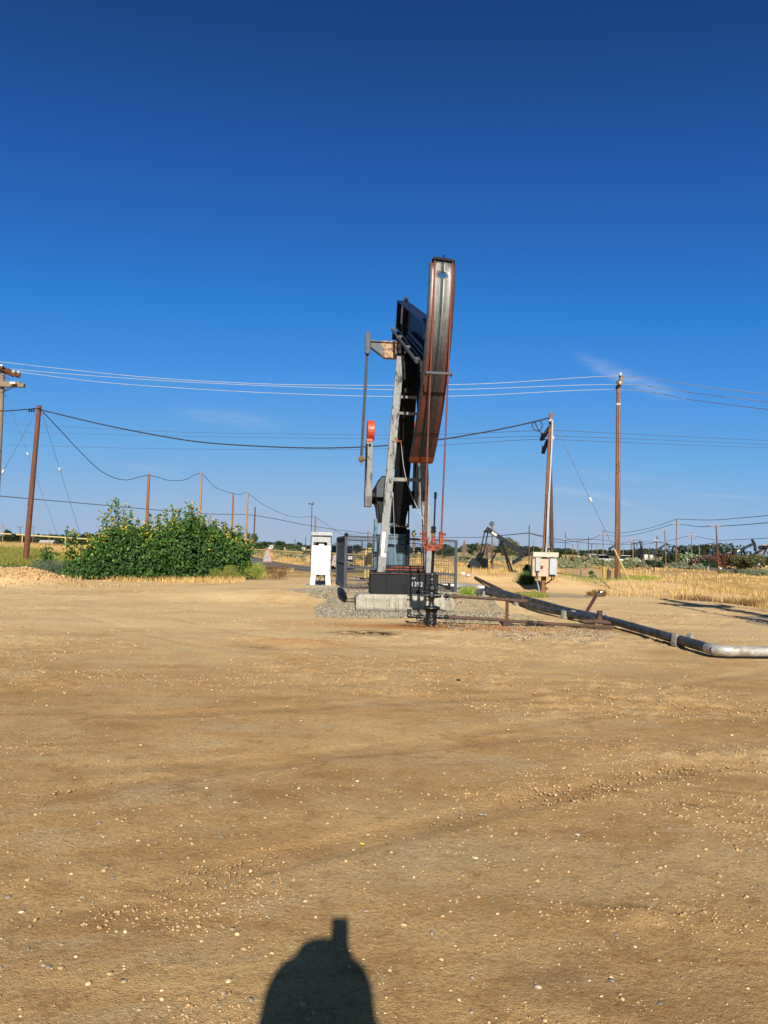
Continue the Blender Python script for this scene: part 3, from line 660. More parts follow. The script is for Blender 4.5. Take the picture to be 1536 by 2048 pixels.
def make_pump(label, pumpgroup):
    root = empty('pump_jack', (PX, PY, 0), label, 'pump jack', pumpgroup, AL)
    # skid and base
    b = MB(); b.box((-.22, -1.09, .73), (1.85, .62, .54)); b.build('skid_box', M['black_paint'], root, bevel=.012)
    b = MB(); b.box((-.22, -1.1, 1.008), (1.9, .68, .016)); b.build('deck_plate', M['rust_brown'], root)
    for s in (-1, 1):
        b = MB(); b.box((s * .5 - .15, 1.9, .82), (.16, 5.2, .36)); b.box((s * .5 - .15, 1.9, 1.01), (.3, 5.2, .02)); b.box((s * .5 - .15, 1.9, .63), (.3, 5.2, .02)); b.build('skid_rail', M['black_paint'], root)
    for x in (-.66, -.1):
        b = MB(); b.box((x - .05, -1.406, .73), (.014, .012, .53)); b.build('weld_seam', M['near_black'], root)
    b = MB(); b.box((-.22, -.83, 1.13), (1.25, .26, .2)); b.build('cross_beam', M['black_paint'], root, bevel=.01)
    b = MB(); b.box((-.2, -.97, 1.11), (1.2, .04, .03)); b.box((-.12, -.97, 1.18), (.85, .03, .02)); b.build('step_plate', M['rust_orange'], root)
    for txt, x, z, s in (('1392', .17, .74, .17), ('SW', .17, .93, .085)):
        text_mesh('painted_number', txt, s, M['chalk'], root, Matrix.Translation((x - .22, -1.412, z - .06)) @ FRONT)
    # Samson post: two front legs, one broad rear leg, rungs
    FL = [(np.array([-.85, -1.2, 1.02]), np.array([-.30, .03, 7.42])), (np.array([.46, -1.2, 1.02]), np.array([.27, .03, 7.42]))]
    for a, e in FL:
        b = MB(); b.bar(a, e, .205, .2, EX); b.bar(a + (0, -.11, .0), a + (e - a) * .99 + (0, -.11, 0), .215, .014, EX)
        b.build('front_leg', M['leg_paint'], root)
        b = MB(); b.box(a + (0, 0, .01), (.36, .36, .03)); b.build('foot_plate', M['black_paint'], root)
    a, e = FL[1]; MB().bar(a + (e - a) * .58, a + (e - a) * 1.0, .23, .265, EX).build('leg_shade_cover', M['near_black'], root)  # added near-black cover: shade painted onto the upper right leg
    ra, re = np.array([-.03, .25, 7.35]), np.array([0.0, 2.0, 2.42])
    b = MB(); b.bar(ra, re, .62, .2, EX, .36, .2); b.bar(ra + (0, -.1, -.04), re + (0, -.1, -.04), .66, .02, EX, .4, .02); b.build('rear_leg', M['near_black'], root)
    b = MB(); b.box((0, 1.99, 2.40), (.62, .34, .05))
    for x in (-.25, -.1, .1, .25): b.cyl((x, 1.87, 2.43), (x, 1.87, 2.50), .022, n=6)
    b.build('leg_flange', M['tan_rust'], root)
    for z in (6.12, 5.62, 3.65):
        f = (z - 1.02) / 6.4; pl = FL[0][0] + (FL[0][1] - FL[0][0]) * f; pr = FL[1][0] + (FL[1][1] - FL[1][0]) * f
        b = MB(); b.bar(pl, pr, .06, .075 if z > 4 else .1, (0, 1, 0)); b.build('rung', M['grey_paint'], root)
    b = MB(); f = (6.38 - 1.02) / 6.4; pl = FL[0][0] + (FL[0][1] - FL[0][0]) * f; b.bar(pl + (.05, .2, 0), pl + (.62, .25, -.02), .1, .13, (0, 1, 0)); b.cyl(pl + (.6, .1, 0), pl + (.6, .34, 0), .12, n=12); b.build('brake_bracket', M['black_paint'], root)
    # saddle bearing on top of the post
    b = MB(); b.box((-.02, .05, 7.46), (.78, .5, .09)); b.cyl((-.42, .0, 7.64), (.42, .0, 7.64), .13, n=16); b.box((-.3, 0, 7.6), (.16, .34, .26)); b.box((.3, 0, 7.6), (.16, .34, .26))
    b.prism([(-.36, 7.4), (.36, 7.4), (.3, 6.75), (-.2, 6.6)], (0, .1, 0), (1, 0, 0), (0, 0, 1), (0, 1, 0), 0, .22)
    b.build('centre_bearing', M['near_black'], root, bevel=.01)
    # walking beam: an I section
    s0, s1, hb, hd = -3.95, 3.2, 1.11, .9
    b = MB(); mid = lambda h: (bp(s0, h), bp(s1, h))
    b.bar(*mid(hb - .015), .36, .03, EX); b.bar(*mid(hb - hd + .015), .36, .03, EX); b.bar(*mid(hb - hd / 2), .02, hd - .066, EX)
    wb = b.build('walking_beam', M['dark_blue'], root)
    for s in (1.25, 3.15, -3.9):
        b = MB(); b.bar(bp(s, hb - .034), bp(s, hb - hd + .034), .335, .025, EX); b.build('stiffener', M['black_paint'], wb)
    b = MB(); b.bar(bp(2.82, .98, -.02), bp(2.82, .40, -.02), .012, .42, EX); b.build('marker_plate', M['label_white'], wb)
    b = MB(); b.bar(bp(-.5, .52, -.10), bp(-3.8, .52, -.10), .16, .03, EX); b.bar(bp(-.1, .36, -.13), bp(-3.7, .36, -.13), .05, .05, EX); b.build('web_rail', M['dark_blue'], wb)
    text_mesh('painted_mark', 'P\nCA', .2, M['chalk'], wb, Matrix.Translation(bp(-2.5, .75, -.014).tolist()) @ Matrix(((0, 0, -1, 0), (-1, 0, 0, 0), (0, 1, 0, 0), (0, 0, 0, 1))))
    b = MB(); b.cyl(bp(3.25, .14, -.27), bp(-3.55, .16, -.27), .045, n=10)
    for s in (3.1, 1.0, -1.2, -3.3): b.box(bp(s, .19, -.23), (.12, .07, .07))
    b.ball(bp(1.0, .16, -.28), .07); b.build('grease_tube', M['steel_grey'], wb)
    for s in (2.9, 2.55):
        b = MB(); b.cyl(bp(s, hb, .08), bp(s, hb + .14, .08), .03, n=8); b.box(bp(s, hb + .1, .08), (.1, .1, .05)); b.build('lifting_lug', M['black_paint'], wb)
    b = MB(); b.cyl(bp(-3.6, hb, .13), bp(-3.6, hb + .26, .13), .025, n=8); b.build('lifting_lug', M['black_paint'], wb)
    # horsehead
    ph1, ph2, nphi = .165, -.965, 90
    prof = [(-.30, -.07), (-.292, -.025), (-.27, -.004), (-.235, .004), (-.17, .0), (-.06, .004), (-.022, .0), (-.012, -.03), (.004, -.03), (.012, .004), (.03, .008), (.06, .0), (.17, .0), (.235, .004), (.27, -.004), (.292, -.025), (.30, -.07)]
    def hp(ph, x, d=0):
        r = RAD + d; tw = .135 * ((ph - ph2) / (ph1 - ph2)) ** 1.3 - .0
        return CB + np.array([x + tw, -r * math.cos(ph), r * math.sin(ph)])
    Vh = []; al_ = []; acr = []
    for i in range(nphi + 1):
        ph = ph1 + (ph2 - ph1) * i / nphi
        for (x, d) in prof:
            dd = d
            if i < 3 and abs(x) > .2: dd -= .05 * (3 - i) / 3
            Vh.append(hp(ph, x, dd)); al_.append(i / nphi); acr.append(x)
    m = len(prof); Fh = []
    for i in range(nphi):
        for j in range(m - 1):
            if i in (5, 6) and 5 <= j <= 10: continue
            Fh.append((i * m + j, i * m + j + 1, (i + 1) * m + j + 1, (i + 1) * m + j))
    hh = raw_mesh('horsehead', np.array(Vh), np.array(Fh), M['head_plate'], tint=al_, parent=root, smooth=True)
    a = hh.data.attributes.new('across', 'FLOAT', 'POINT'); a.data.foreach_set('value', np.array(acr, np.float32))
    so2 = hh.modifiers.new('thickness', 'SOLIDIFY'); so2.thickness = .018; so2.offset = -1
    for s in (-1, 1):                                                   # shallow side webs behind the plate, deeper where the beam's nose joins
        N = 24; dep = lambda k: .16 + .42 * math.exp(-((k / N - .36) / .17) ** 2)
        fr = [hp(ph1 + (ph2 - ph1) * k / N, s * .2, -.03) for k in range(N + 1)]; bk = [hp(ph1 + (ph2 - ph1) * k / N, s * .2, -.03 - dep(k)) for k in range(N, -1, -1)]
        poly = fr + bk; b = MB(); n_ = len(poly); ex = np.array([s * .012, 0, 0]); fs = []
        for k in range(N): fs += [(k, k + 1, n_ - 2 - k, n_ - 1 - k), (n_ + k, n_ + n_ - 1 - k, n_ + n_ - 2 - k, n_ + k + 1)]
        b.add([p for p in poly] + [p + ex for p in poly], fs + [(k, (k + 1) % n_, n_ + (k + 1) % n_, n_ + k) for k in range(n_)])
        b.build('side_web', M['dark_blue'], hh)
    b = MB(); tp = hp(ph1, 0, 0)
    b.box(tp + (0, .10, .015), (.52, .34, .02), np.array(Matrix.Rotation(.09, 3, 'Y'))); b.box(tp + (.03, .20, .10), (.46, .03, .16), np.array(Matrix.Rotation(.09, 3, 'Y'))); b.box(tp + (.02, -.03, .03), (.5, .03, .06), np.array(Matrix.Rotation(.09, 3, 'Y'))); b.cyl(tp + (.03, .1, .1), tp + (.03, .1, .2), .02, n=8); b.build('cable_anchor', M['near_black'], hh, bevel=.006)
    # bridle: two wire ropes from the anchor down the plate and straight down to the carrier bar
    for x, xb in ((-.205, -.20), (.225, .19)):
        pts = [hp(ph, x * .98, .032) for ph in np.linspace(ph1, 0.03, 14)]
        top = hp(0, x * .98, .032); bot = np.array([xb, -RAD - .03, 2.0])
        pts += [top + (bot - top) * k for k in np.linspace(0, 1, 24)]
        b = MB(); b.tube(pts, .020, 7); b.build('bridle_cable', M['red_brown'], root)
    gp = hp(-.435, 0, 0)
    b = MB(); b.box((gp[0] + .03, -RAD - .075, gp[2]), (.60, .022, .05)); b.box((gp[0] - .27, -RAD + .02, gp[2]), (.03, .22, .05)); b.box((gp[0] + .32, -RAD + .02, gp[2]), (.03, .22, .05)); b.build('cable_guard', M['steel_grey'], root)
    # carrier bar with its two cable clamps
    zc = 1.76; cy = -RAD - .03
    b = MB(); b.prism([(-.18, .03), (.18, .03), (.17, -.07), (.13, -.10), (-.13, -.10), (-.17, -.07)], (-.0, cy, zc), (1, 0, 0), (0, 0, 1), (0, 1, 0), -.10, .10); b.box((0, cy, zc + .055), (.40, .22, .035))
    cbar = b.build('carrier_bar', M['rust_orange'], root, bevel=.012)
    for s, xb in ((-1, -.20), (1, .19)):
        b = MB(); b.box((xb, cy, zc + .22), (.085, .11, .24)); b.box((xb, cy, zc + .04), (.06, .1, .16))
        for dz in (.15, .28): b.cyl((xb - .06 * s, cy - .02, zc + dz), (xb + .10 * s, cy - .02, zc + dz), .018, n=8); b.cyl((xb + .075 * s, cy - .02, zc + dz), (xb + .105 * s, cy - .02, zc + dz), .03, n=6)
        b.build('cable_clamp', M['rust_orange'], cbar, bevel=.008)
    b = MB(); b.cyl((0.01, cy, zc + .075), (.01, cy, zc + .11), .07, n=16); b.build('load_plate', M['tan_rust'], cbar)
    b = MB(); b.cyl((0.01, cy, zc + .11), (.01, cy, zc + .205), .042, n=14); b.build('red_spacer', M['label_red'], cbar)
    b = MB(); b.cyl((0.01, cy, zc + .205), (.01, cy, zc + .30), .042, n=14); b.build('brass_spacer', M['tan_rust'], cbar)
    b = MB(); b.box((.01, cy, zc + .38), (.09, .08, .16)); b.cyl((-.05, cy, zc + .34), (.07, cy, zc + .34), .018, n=8); b.cyl((-.05, cy, zc + .42), (.07, cy, zc + .42), .018, n=8); b.build('rod_clamp', M['near_black'], cbar, bevel=.008)
    # equaliser beam and pitmans
    ec = bp(2.7, 0); ez = 8.32
    b = MB(); b.prism([(-1.02, ez + .17), (1.02, ez + .17), (1.02, ez + .0), (.55, ez - .33), (-.55, ez - .33), (-1.02, ez + .0)], (0, ec[1], 0), (1, 0, 0), (0, 0, 1), (0, 1, 0), -.11, .11)
    b.box((0, ec[1], ez + .19), (2.08, .34, .035)); eq = b.build('equalizer_beam', M['equalizer_paint'], root)
    b = MB(); b.box((0, ec[1], ez + .34), (.34, .36, .3)); b.cyl((-.3, ec[1], ez + .45), (.3, ec[1], ez + .45), .14, n=14); b.build('tail_bearing', M['black_paint'], eq)
    sy, sz, gx = 3.25, 3.42, -.10
    pin = (sy - .05, sz + 1.28)
    for s in (-1, 1):
        x0 = gx * .2 + s * 1.10; x1 = gx * .6 + s * 1.13
        b = MB(); b.bar((x0, ec[1], ez + .1), (x1, pin[0], pin[1] + .1), .09, .13, EX); pm = b.build('pitman_arm', M['steel_grey'], root)
        b = MB(); b.prism([(.09 * math.cos(q), .09 * math.sin(q) + (.30 if math.sin(q) >= 0 else -.26)) for q in np.linspace(0, 2 * math.pi, 17)[:-1]], (x0, ec[1], ez + .12), (1, 0, 0), (0, 0, 1), (0, 1, 0), -.1, .1); b.cyl((x0 - .1 * s, ec[1], ez + .32), (x0 + .1 * s, ec[1], ez + .32), .05, n=10); b.build('wrist_head', M['steel_grey'], pm, bevel=.01)
        b = MB(); b.ball((x1, pin[0], pin[1]), .13, 12, 8, (.62, 1, 1)); b.cyl((x1 - s * .26, pin[0], pin[1]), (x1 + s * .1, pin[0], pin[1]), .06, n=10); b.box((x1 - .01 * s, pin[0], pin[1] - .16), (.05, .1, .1)); b.build('crank_pin_bearing', M['tan_rust'], pm)
    # cranks with counterweights
    for s in (-1, 1):
        xc = gx + s * .83
        b = MB(); b.prism([(-.22, -.34), (.22, -.34), (.30, 0), (.26, .6), (.22, 1.95), (-.22, 1.95), (-.26, .6), (-.30, 0)], (xc, sy, sz), (0, 1, 0), (0, 0, 1), (1, 0, 0), -.115, .115); cr = b.build('crank', M['arm_grey'], root, bevel=.012)
        teeth = []
        for k in range(26): teeth += [(0, .5 + .05 * k), (-.03, .505 + .05 * k), (-.03, .525 + .05 * k), (0, .53 + .05 * k)]
        b = MB(); b.prism([(.05, .5)] + teeth + [(.05, 1.79)], (xc - .1, sy - .25, sz), (0, 1, 0), (0, 0, 1), (1, 0, 0), -.03, .03); b.build('rack_teeth', M['near_black'], cr)
        b = MB(); b.prism([(.37 * math.cos(q), .37 * math.sin(q) * .95) for q in np.linspace(0, 2 * math.pi, 25)[:-1]], (xc + .035 * (-s), sy, sz + 2.26), (0, 1, 0), (0, 0, 1), (1, 0, 0), -.12, .12); b.box((xc - s * .0, sy - .02, sz + 1.9), (.2, .46, .12)); b.build('counterweight', M['orange'], cr, bevel=.02)
        b = MB(); b.cyl((xc, sy - .24, sz + 1.74), (xc, sy - .27, sz + 1.74), .05, n=6); b.build('crank_bolt', M['near_black'], cr); MB().cyl((xc - .118, sy, sz), (xc + .118, sy, sz), .19, n=18).build('crank_hub', M['near_black'], cr)
    # gear reducer on its pedestal
    b = MB(); b.prism([(-.42, .68), (.34, .68), (.56, .22), (.62, -.06), (.50, -.34), (.40, -.85), (-.45, -.85), (-.52, -.34), (-.62, -.06), (-.62, .3)], (gx, 0, sz), (1, 0, 0), (0, 0, 1), (0, 1, 0), sy - .55, sy + .75); b.box((gx, sy + .1, sz - .02), (1.36, 1.42, .07))
    gb = b.build('gearbox', M['black_paint'], root, bevel=.03)
    b = MB(); b.box((gx - .36, sy - .66, sz + .12), (.5, .3, .36)); b.prism([(-.62, .30), (-.44, .62), (-.2, .62), (-.2, .30)], (gx, sy - .7, sz), (1, 0, 0), (0, 0, 1), (0, 1, 0), 0, .2); b.build('inspection_cover', M['steel_grey'], gb, bevel=.015)
    for s in (-1, 1):
        b = MB(); b.cyl((gx + s * .55, sy, sz), (gx + s * .85, sy, sz), .27, .2, n=18); b.build('shaft_hub', M['black_paint'], gb)
    for x in (-.55, -.28, .28, .5):
        b = MB(); b.prism([(0, 0), (.22, 0), (.05, -.9), (0, -.9)], (gx + x, sy - .62, sz - .08), (0, 1, 0), (0, 0, 1), (1, 0, 0), -.015, .015); b.build('rib', M['black_paint'], gb)
    b = MB(); b.box((gx - .12, sy - .2, 1.5), (.86, 2.2, 1.2)); b.box((gx - .12, sy - .2, 2.125), (.92, 2.3, .05)); b.box((gx + .03, sy - 1.32, 1.52), (.5, .05, 1.0)); b.build('pedestal', M['blue_faded'], root, bevel=.02)
    b = MB(); b.box((gx - .60, sy - .6, 1.8), (.1, .3, 1.7)); b.build('belt_guard', M['blue_faded'], root, bevel=.02)
    b = MB(); b.box((gx + .36, sy - 1.1, 1.65), (.22, .3, 1.35)); b.build('side_cabinet', M['black_paint'], root, bevel=.04)
    b = MB(); b.cyl((gx + .12, sy - 1.15, 2.28), (gx + .12, sy - .75, 2.28), .26, n=20); b.cyl((gx + .12, sy - 1.17, 2.28), (gx + .12, sy - 1.14, 2.28), .18, n=20); b.build('brake_drum', M['near_black'], root)
    b = MB(); b.cyl((-.2, sy + 1.6, 1.35), (.5, sy + 1.6, 1.35), .26, n=16); b.box((.15, sy + 1.6, 1.08), (.5, .5, .1)); b.build('motor', M['blue_faded'], root)
    # brake cables and the white tag on the left leg
    a, e = FL[0]; f0 = a + (e - a) * .585
    b = MB(); b.bar(f0 + (.08, -.1, 0), f0 + (.24, -.14, -.02), .05, .05, (0, 1, 0)); b.tube([f0 + (.22, -.14, 0), f0 + (.24, -.14, -.14)], .016); b.box(f0 + (.10, -.13, .03), (.06, .05, .11)); b.build('cable_bracket', M['rust_orange'], root)
    b = MB(); p0 = f0 + (.24, -.14, -.14); p1 = np.array([.36, -1.3, 2.35]); b.tube([p0 + (p1 - p0) * k + np.array([-.16 * math.sin(math.pi * k), 0, 0]) for k in np.linspace(0, 1, 12)], .009, 5)
    q0 = a + (e - a) * .35 + (.12, -.12, 0); q1 = np.array([-.42, -1.0, 1.25]); b.tube([q0 + (q1 - q0) * k for k in np.linspace(0, 1, 8)], .009, 5); b.cyl(q0, q0 - (0, 0, .12), .02, n=8); b.build('brake_cable', M['galv'], root)
    b = MB(); pl = a + (e - a) * .075 + (-.02, -.128, 0); pt = a + (e - a) * .175 + (-.02, -.128, 0); b.bar(pl, pt, .085, .012, EX); b.bar(pl + (.045, 0, -.05), pl + (.045, 0, .06), .12, .012, EX); b.build('white_tag', M['label_white'], root)
    return root
pump = make_pump('tall black pump jack with worn horsehead standing over the oily wellhead', 'large pump jacks')
# a second unit of the same size stands beyond the right edge; only its shadow falls into the picture
sh = hit(1345, 1206); k_ = 1 / math.tan(SUN_EL); dxy = np.array([-math.sin(SUN_AZ), -math.cos(SUN_AZ)])
apex = sh[:2] - np.array([math.sin(SUN_AZ + math.pi), math.cos(SUN_AZ + math.pi)]) * 7.6 * k_
pump2 = copy_tree(pump); dsh = hit(1345, 1205) - hit(1208, 1178); pump2.location = (float(apex[0] + dsh[0]), float(apex[1] + dsh[1]), 0)
pump2['label'] = 'pump jack beyond the right edge whose legs throw the long shadow by the dry grass'

# concrete base
b = MB(); yb0, yb1 = -1.58, -.5
b.add([P2W(*p) for p in [(-1.53, yb0, -.1), (1.13, yb0, -.1), (1.13, yb1, -.1), (-1.53, yb1, -.1), (-1.53, yb0, .36), (1.13, yb0, .36), (1.13, yb1, .36), (-1.53, yb1, .36), (-1.43, yb0 + .05, .455), (1.07, yb0 + .05, .455), (1.07, yb1, .455), (-1.43, yb1, .455)]],
      [(0, 1, 5, 4), (1, 2, 6, 5), (2, 3, 7, 6), (3, 0, 4, 7), (4, 5, 9, 8), (5, 6, 10, 9), (6, 7, 11, 10), (7, 4, 8, 11), (8, 9, 10, 11)])
tag(b.build('concrete_base', M['concrete'], origin=P2W(-.2, -1, 0), bevel=.02), 'stained concrete base block under the tall pump jack', 'concrete base', 'pump bases')

# ------------------------------------------------------------------ wellhead
WZ = G(WX, WY)
wr = empty('wellhead', (WX, WY, WZ), 'black oil-soaked wellhead with side valves in front of the concrete base', 'wellhead')
def L(s): return s
b = MB(); b.lathe((0, 0, -.05), [(.125, 0), (.125, .33)], n=20); b.build('casing', M['oil_black'], wr)
b = MB(); b.lathe((0, 0, .27), [(.13, 0), (.15, .02), (.15, .07), (.20, .08), (.20, .12), (.12, .14)], n=20, jit=.05); b.bar((.15, -.02, .34), (.33, -.03, .30), .16, .03, (0, 1, 0), .05, .02); b.bar((-.15, 0, .33), (-.27, -.03, .315), .14, .02, (0, 1, 0), .05, .02); b.build('casing_flange', M['oil_black'], wr)
b = MB(); b.lathe((0, 0, .40), [(.075, 0), (.062, .04), (.058, .14), (.085, .2), (.09, .28), (.075, .34), (.06, .36), (.07, .38)], n=16, jit=.06); b.cyl((0, 0, .645), (.22, 0, .645), .07, .045, n=12); b.cyl((0, 0, .645), (-.10, 0, .645), .05, n=12); b.build('flow_tee', M['oil_black'], wr)
b = MB(); b.ball((0, -.01, .82), .10, 14, 9, (1, 1, .92)); b.cyl((0, -.1, .81), (0, -.16, .81), .04, n=10); b.cyl((-.11, 0, .81), (.11, 0, .81), .045, n=10); b.lathe((0, 0, .89), [(.05, 0), (.045, .06)], n=12); b.build('blowout_valve', M['oil_black'], wr)
b = MB(); b.lathe((0, 0, .95), [(.055, 0), (.06, .03), (.06, .1), (.045, .11), (.065, .13), (.065, .19), (.03, .21), (.022, .26)], n=14); b.cyl((-.06, -.03, 1.0), (.06, -.03, 1.0), .02, n=8); b.torus((0, -.06, 1.02), (0, 1, .2), .045, .009); b.build('stuffing_box', M['oil_black'], wr)
b = MB(); b.cyl((0, 0, 1.1), (.02, -.0, 1.72), .032, n=10); b.cyl((.02, 0, 1.72), (.045, 0, 2.98), .019, n=10); b.cyl((.044, 0, 2.84), (.046, 0, 2.99), .032, n=10); b.build('polished_rod', M['near_black'], wr)
def valve(bm, x, z, r=.055, ring=True):
    bm.ball((x, 0, z), r, 12, 8); bm.cyl((x - r * 1.5, 0, z), (x + r * 1.5, 0, z), r * .62, n=10)
    if ring: bm.torus((x + .01, -.06, z - .03), (0, 1, .25), r * .95, .008)
def union(bm, x, z, r=.05):
    bm.cyl((x - .03, 0, z), (x + .03, 0, z), r * 1.25, n=8); bm.cyl((x - .07, 0, z), (x + .07, 0, z), r, n=10)
b = MB(); b.cyl((-.08, 0, .64), (-.36, 0, .655), .022, n=8); b.ball((-.24, 0, .65), .04); b.cyl((-.24, 0, .65), (-.24, 0, .72), .015, n=6); b.box((-.2, 0, .73), (.1, .02, .015)); b.cyl((-.36, 0, .655), (-.4, 0, .655), .03, n=8); b.build('bleed_line', M['oil_black'], wr)
b = MB(); b.cyl((-.1, 0, .15), (-.5, 0, .17), .04, n=10); valve(b, -.30, .16); b.cyl((-.5, 0, .15), (-.5, 0, .30), .042, n=10); b.ball((-.5, 0, .17), .05); b.cyl((-.5, 0, .29), (-.5, 0, .32), .052, n=8); b.build('casing_stub', M['oil_black'], wr)
b = MB(); b.cyl((.1, 0, .17), (.26, 0, .165), .035, n=10); valve(b, .34, .165); b.build('casing_valve', M['oil_black'], wr)
b = MB(); valve(b, .34, .635); b.build('tubing_valve', M['oil_black'], wr)

# flow lines: rusty pipes to the right of the well
def Lw(x, z, y=0): return np.array([WX + x, WY + y, WZ + z])
fl = empty('flow_line', (WX + .4, WY, WZ), 'rusty twin flow line leaving the wellhead towards the dark pipelines', 'flow line')
e_up = W_ = np.array([at(1046, 1205, WY - .05)[0] - WX, 0, .56]); xe = float(at(1228, 1258, WY - .25)[0] - WX); xv = float(at(1014, 1224, WY)[0] - WX)
b = MB(); b.tube([Lw(.40, .635), Lw(.56, .632), Lw(1.0, .615), Lw(xv, .585), Lw(e_up[0] - .05, .565)], .034, 10); b.cyl(Lw(.50, .634), Lw(.54, .634), .062, n=8); b.cyl(Lw(.47, .634), Lw(.58, .634), .05, n=10); b.build('upper_pipe', M['rust_brown'], fl, world=True)
b = MB(); b.tube([Lw(.40, .165), Lw(1.0, .15), Lw(xv, .115), Lw(2.4, .08), Lw((2.4 + xe) / 2, .065, -.12), Lw(xe, .05, -.25)], .038, 10); b.cyl(Lw(.50, .163), Lw(.54, .163), .066, n=8); b.cyl(Lw(.47, .163), Lw(.58, .163), .052, n=10); b.build('lower_pipe', M['rust_brown'], fl, world=True)
b = MB(); b.cyl(Lw(xv, .58), Lw(xv, .12), .036, n=10); b.ball(Lw(xv, .585), .055, 10, 6); b.ball(Lw(xv, .12), .06, 10, 6); b.build('riser_pipe', M['rust_brown'], fl, world=True)
b = MB(); xq = e_up[0]; b.ball(Lw(xq, .565), .06); b.cyl(Lw(xq, .56), Lw(xq, .68), .03, n=8); b.cyl(Lw(xq - .04, .67), Lw(xq + .04, .67), .025, n=8); b.cyl(Lw(xq - .1, .565), Lw(xq + .1, .565), .045, n=10); b.build('end_valve', M['rust_brown'], fl, world=True)
for px in (1060, 1080):
    x = float(at(px, 1247, WY)[0] - WX); z = .115 - .035 * (x - xv) / (2.4 - xv); b = MB(); b.cyl(Lw(x - .075, z), Lw(x + .075, z - .008), .05, n=10); b.build('rubber_sleeve', M['rubber'], fl, world=True)
MB().box(Lw(xv, .04), (.2, .2, .1)).build('wood_block', M['dark_wood'], fl, world=True); MB().box(Lw(xe - .3, .015, -.2), (.25, .12, .05)).build('wood_block', M['dark_wood'], fl, world=True)
# ------------------------------------------------------------------ guard fence round the cranks
M['fence_grey'] = rusty('fence_grey', '#363b42', '#332a24', .28, .55, 4, spec=.2)
def pt(px, py, d): return at(px, py, d)
YF = 21.75; zf0 = .42
fw_ = empty('guard_fence', P2W(0, 1.5, zf0), 'dark grey welded mesh guard fence around the pump jack cranks', 'fence')
A = pt(690, 1177, YF); Bq = pt(910.5, 1187, YF - .2); A[2] = zf0 - .02; Bq[2] = zf0 - .12; TOPZ = 2.02
At = np.array([A[0], A[1], 2.04]); Bt = np.array([Bq[0], Bq[1], 1.97])
Lp = pt(673, 1166, YF + 3.4); Lp[2] = zf0 - .02; Lt = np.array([Lp[0], Lp[1], 2.02])
def rail(a, b, r=.03): return MB().bar(a, b, r * 2, r * 2, (0, 0, 1))
def lerp(a, b, k): return np.asarray(a) + (np.asarray(b) - np.asarray(a)) * k
for a, b in ((A, At), (Bq, Bt), (Lp, Lt)): MB().bar(a, b + (0, 0, .02), .085, .085, EX).build('corner_post', M['fence_grey'], fw_, world=True)
midA, midB = lerp(A, At, .42), lerp(Bq, Bt, .37)
kl, kr = .31, .80
def mesh_panel(a0, b0, a1, b1, nu, nv, r=.0045):
    """welded mesh between the bottom line a0-b0 and the top line a1-b1"""
    b = MB()
    for k in range(1, nu): b.cyl(lerp(a0, b0, k / nu), lerp(a1, b1, k / nu), r, n=4, cap=False)
    for k in range(1, nv): b.cyl(lerp(a0, a1, k / nv), lerp(b0, b1, k / nv), r, n=4, cap=False)
    return b
rail(At, Bt, .033).build('top_rail', M['fence_grey'], fw_, world=True)
rail(At - (0, 0, .10), lerp(At, Bt, .3) - (0, 0, .10), .018).build('top_rail', M['fence_grey'], fw_, world=True)
rail(midA, lerp(midA, midB, kl), .038).build('middle_rail', M['fence_grey'], fw_, world=True)
rail(lerp(midA, midB, kr), midB, .038).build('middle_rail', M['fence_grey'], fw_, world=True)
rail(A + (0, 0, .03), lerp(A, Bq, kl) + (0, 0, .03), .025).build('bottom_rail', M['rust_brown'], fw_, world=True)
rail(lerp(A, Bq, kr) + (0, 0, .03), Bq + (0, 0, .03), .03).build('bottom_rail', M['fence_grey'], fw_, world=True)
rail(lerp(lerp(A, At, .17), lerp(Bq, Bt, .17), 0), lerp(lerp(A, At, .17), lerp(Bq, Bt, .17), kl), .018).build('lower_rail', M['fence_grey'], fw_, world=True)
rail(lerp(Bq, Bt, .16) - (.0, 0, .1), lerp(lerp(A, At, .2), lerp(Bq, Bt, .2), kr), .03).build('diagonal_brace', M['near_black'], fw_, world=True)
mesh_panel(midA, midB, At, Bt, 46, 16).build('upper_mesh', M['fence_grey'], fw_, world=True)
mesh_panel(A, lerp(A, Bq, kl), midA, lerp(midA, midB, kl), 15, 11).build('lower_mesh', M['fence_grey'], fw_, world=True)
mesh_panel(lerp(A, Bq, kr), Bq, lerp(midA, midB, kr), midB, 9, 9, .0055).build('lower_mesh', M['fence_grey'], fw_, world=True)
mesh_panel(A, Lp, At, Lt, 26, 26, .007).build('side_mesh', M['fence_grey'], fw_, world=True)
rail(At, Lt, .03).build('top_rail', M['fence_grey'], fw_, world=True); rail(A + (0, 0, .05), Lp + (0, 0, .05), .03).build('bottom_rail', M['fence_grey'], fw_, world=True); rail(lerp(A, At, .5), lerp(Lp, Lt, .5), .02).build('middle_rail', M['fence_grey'], fw_, world=True)
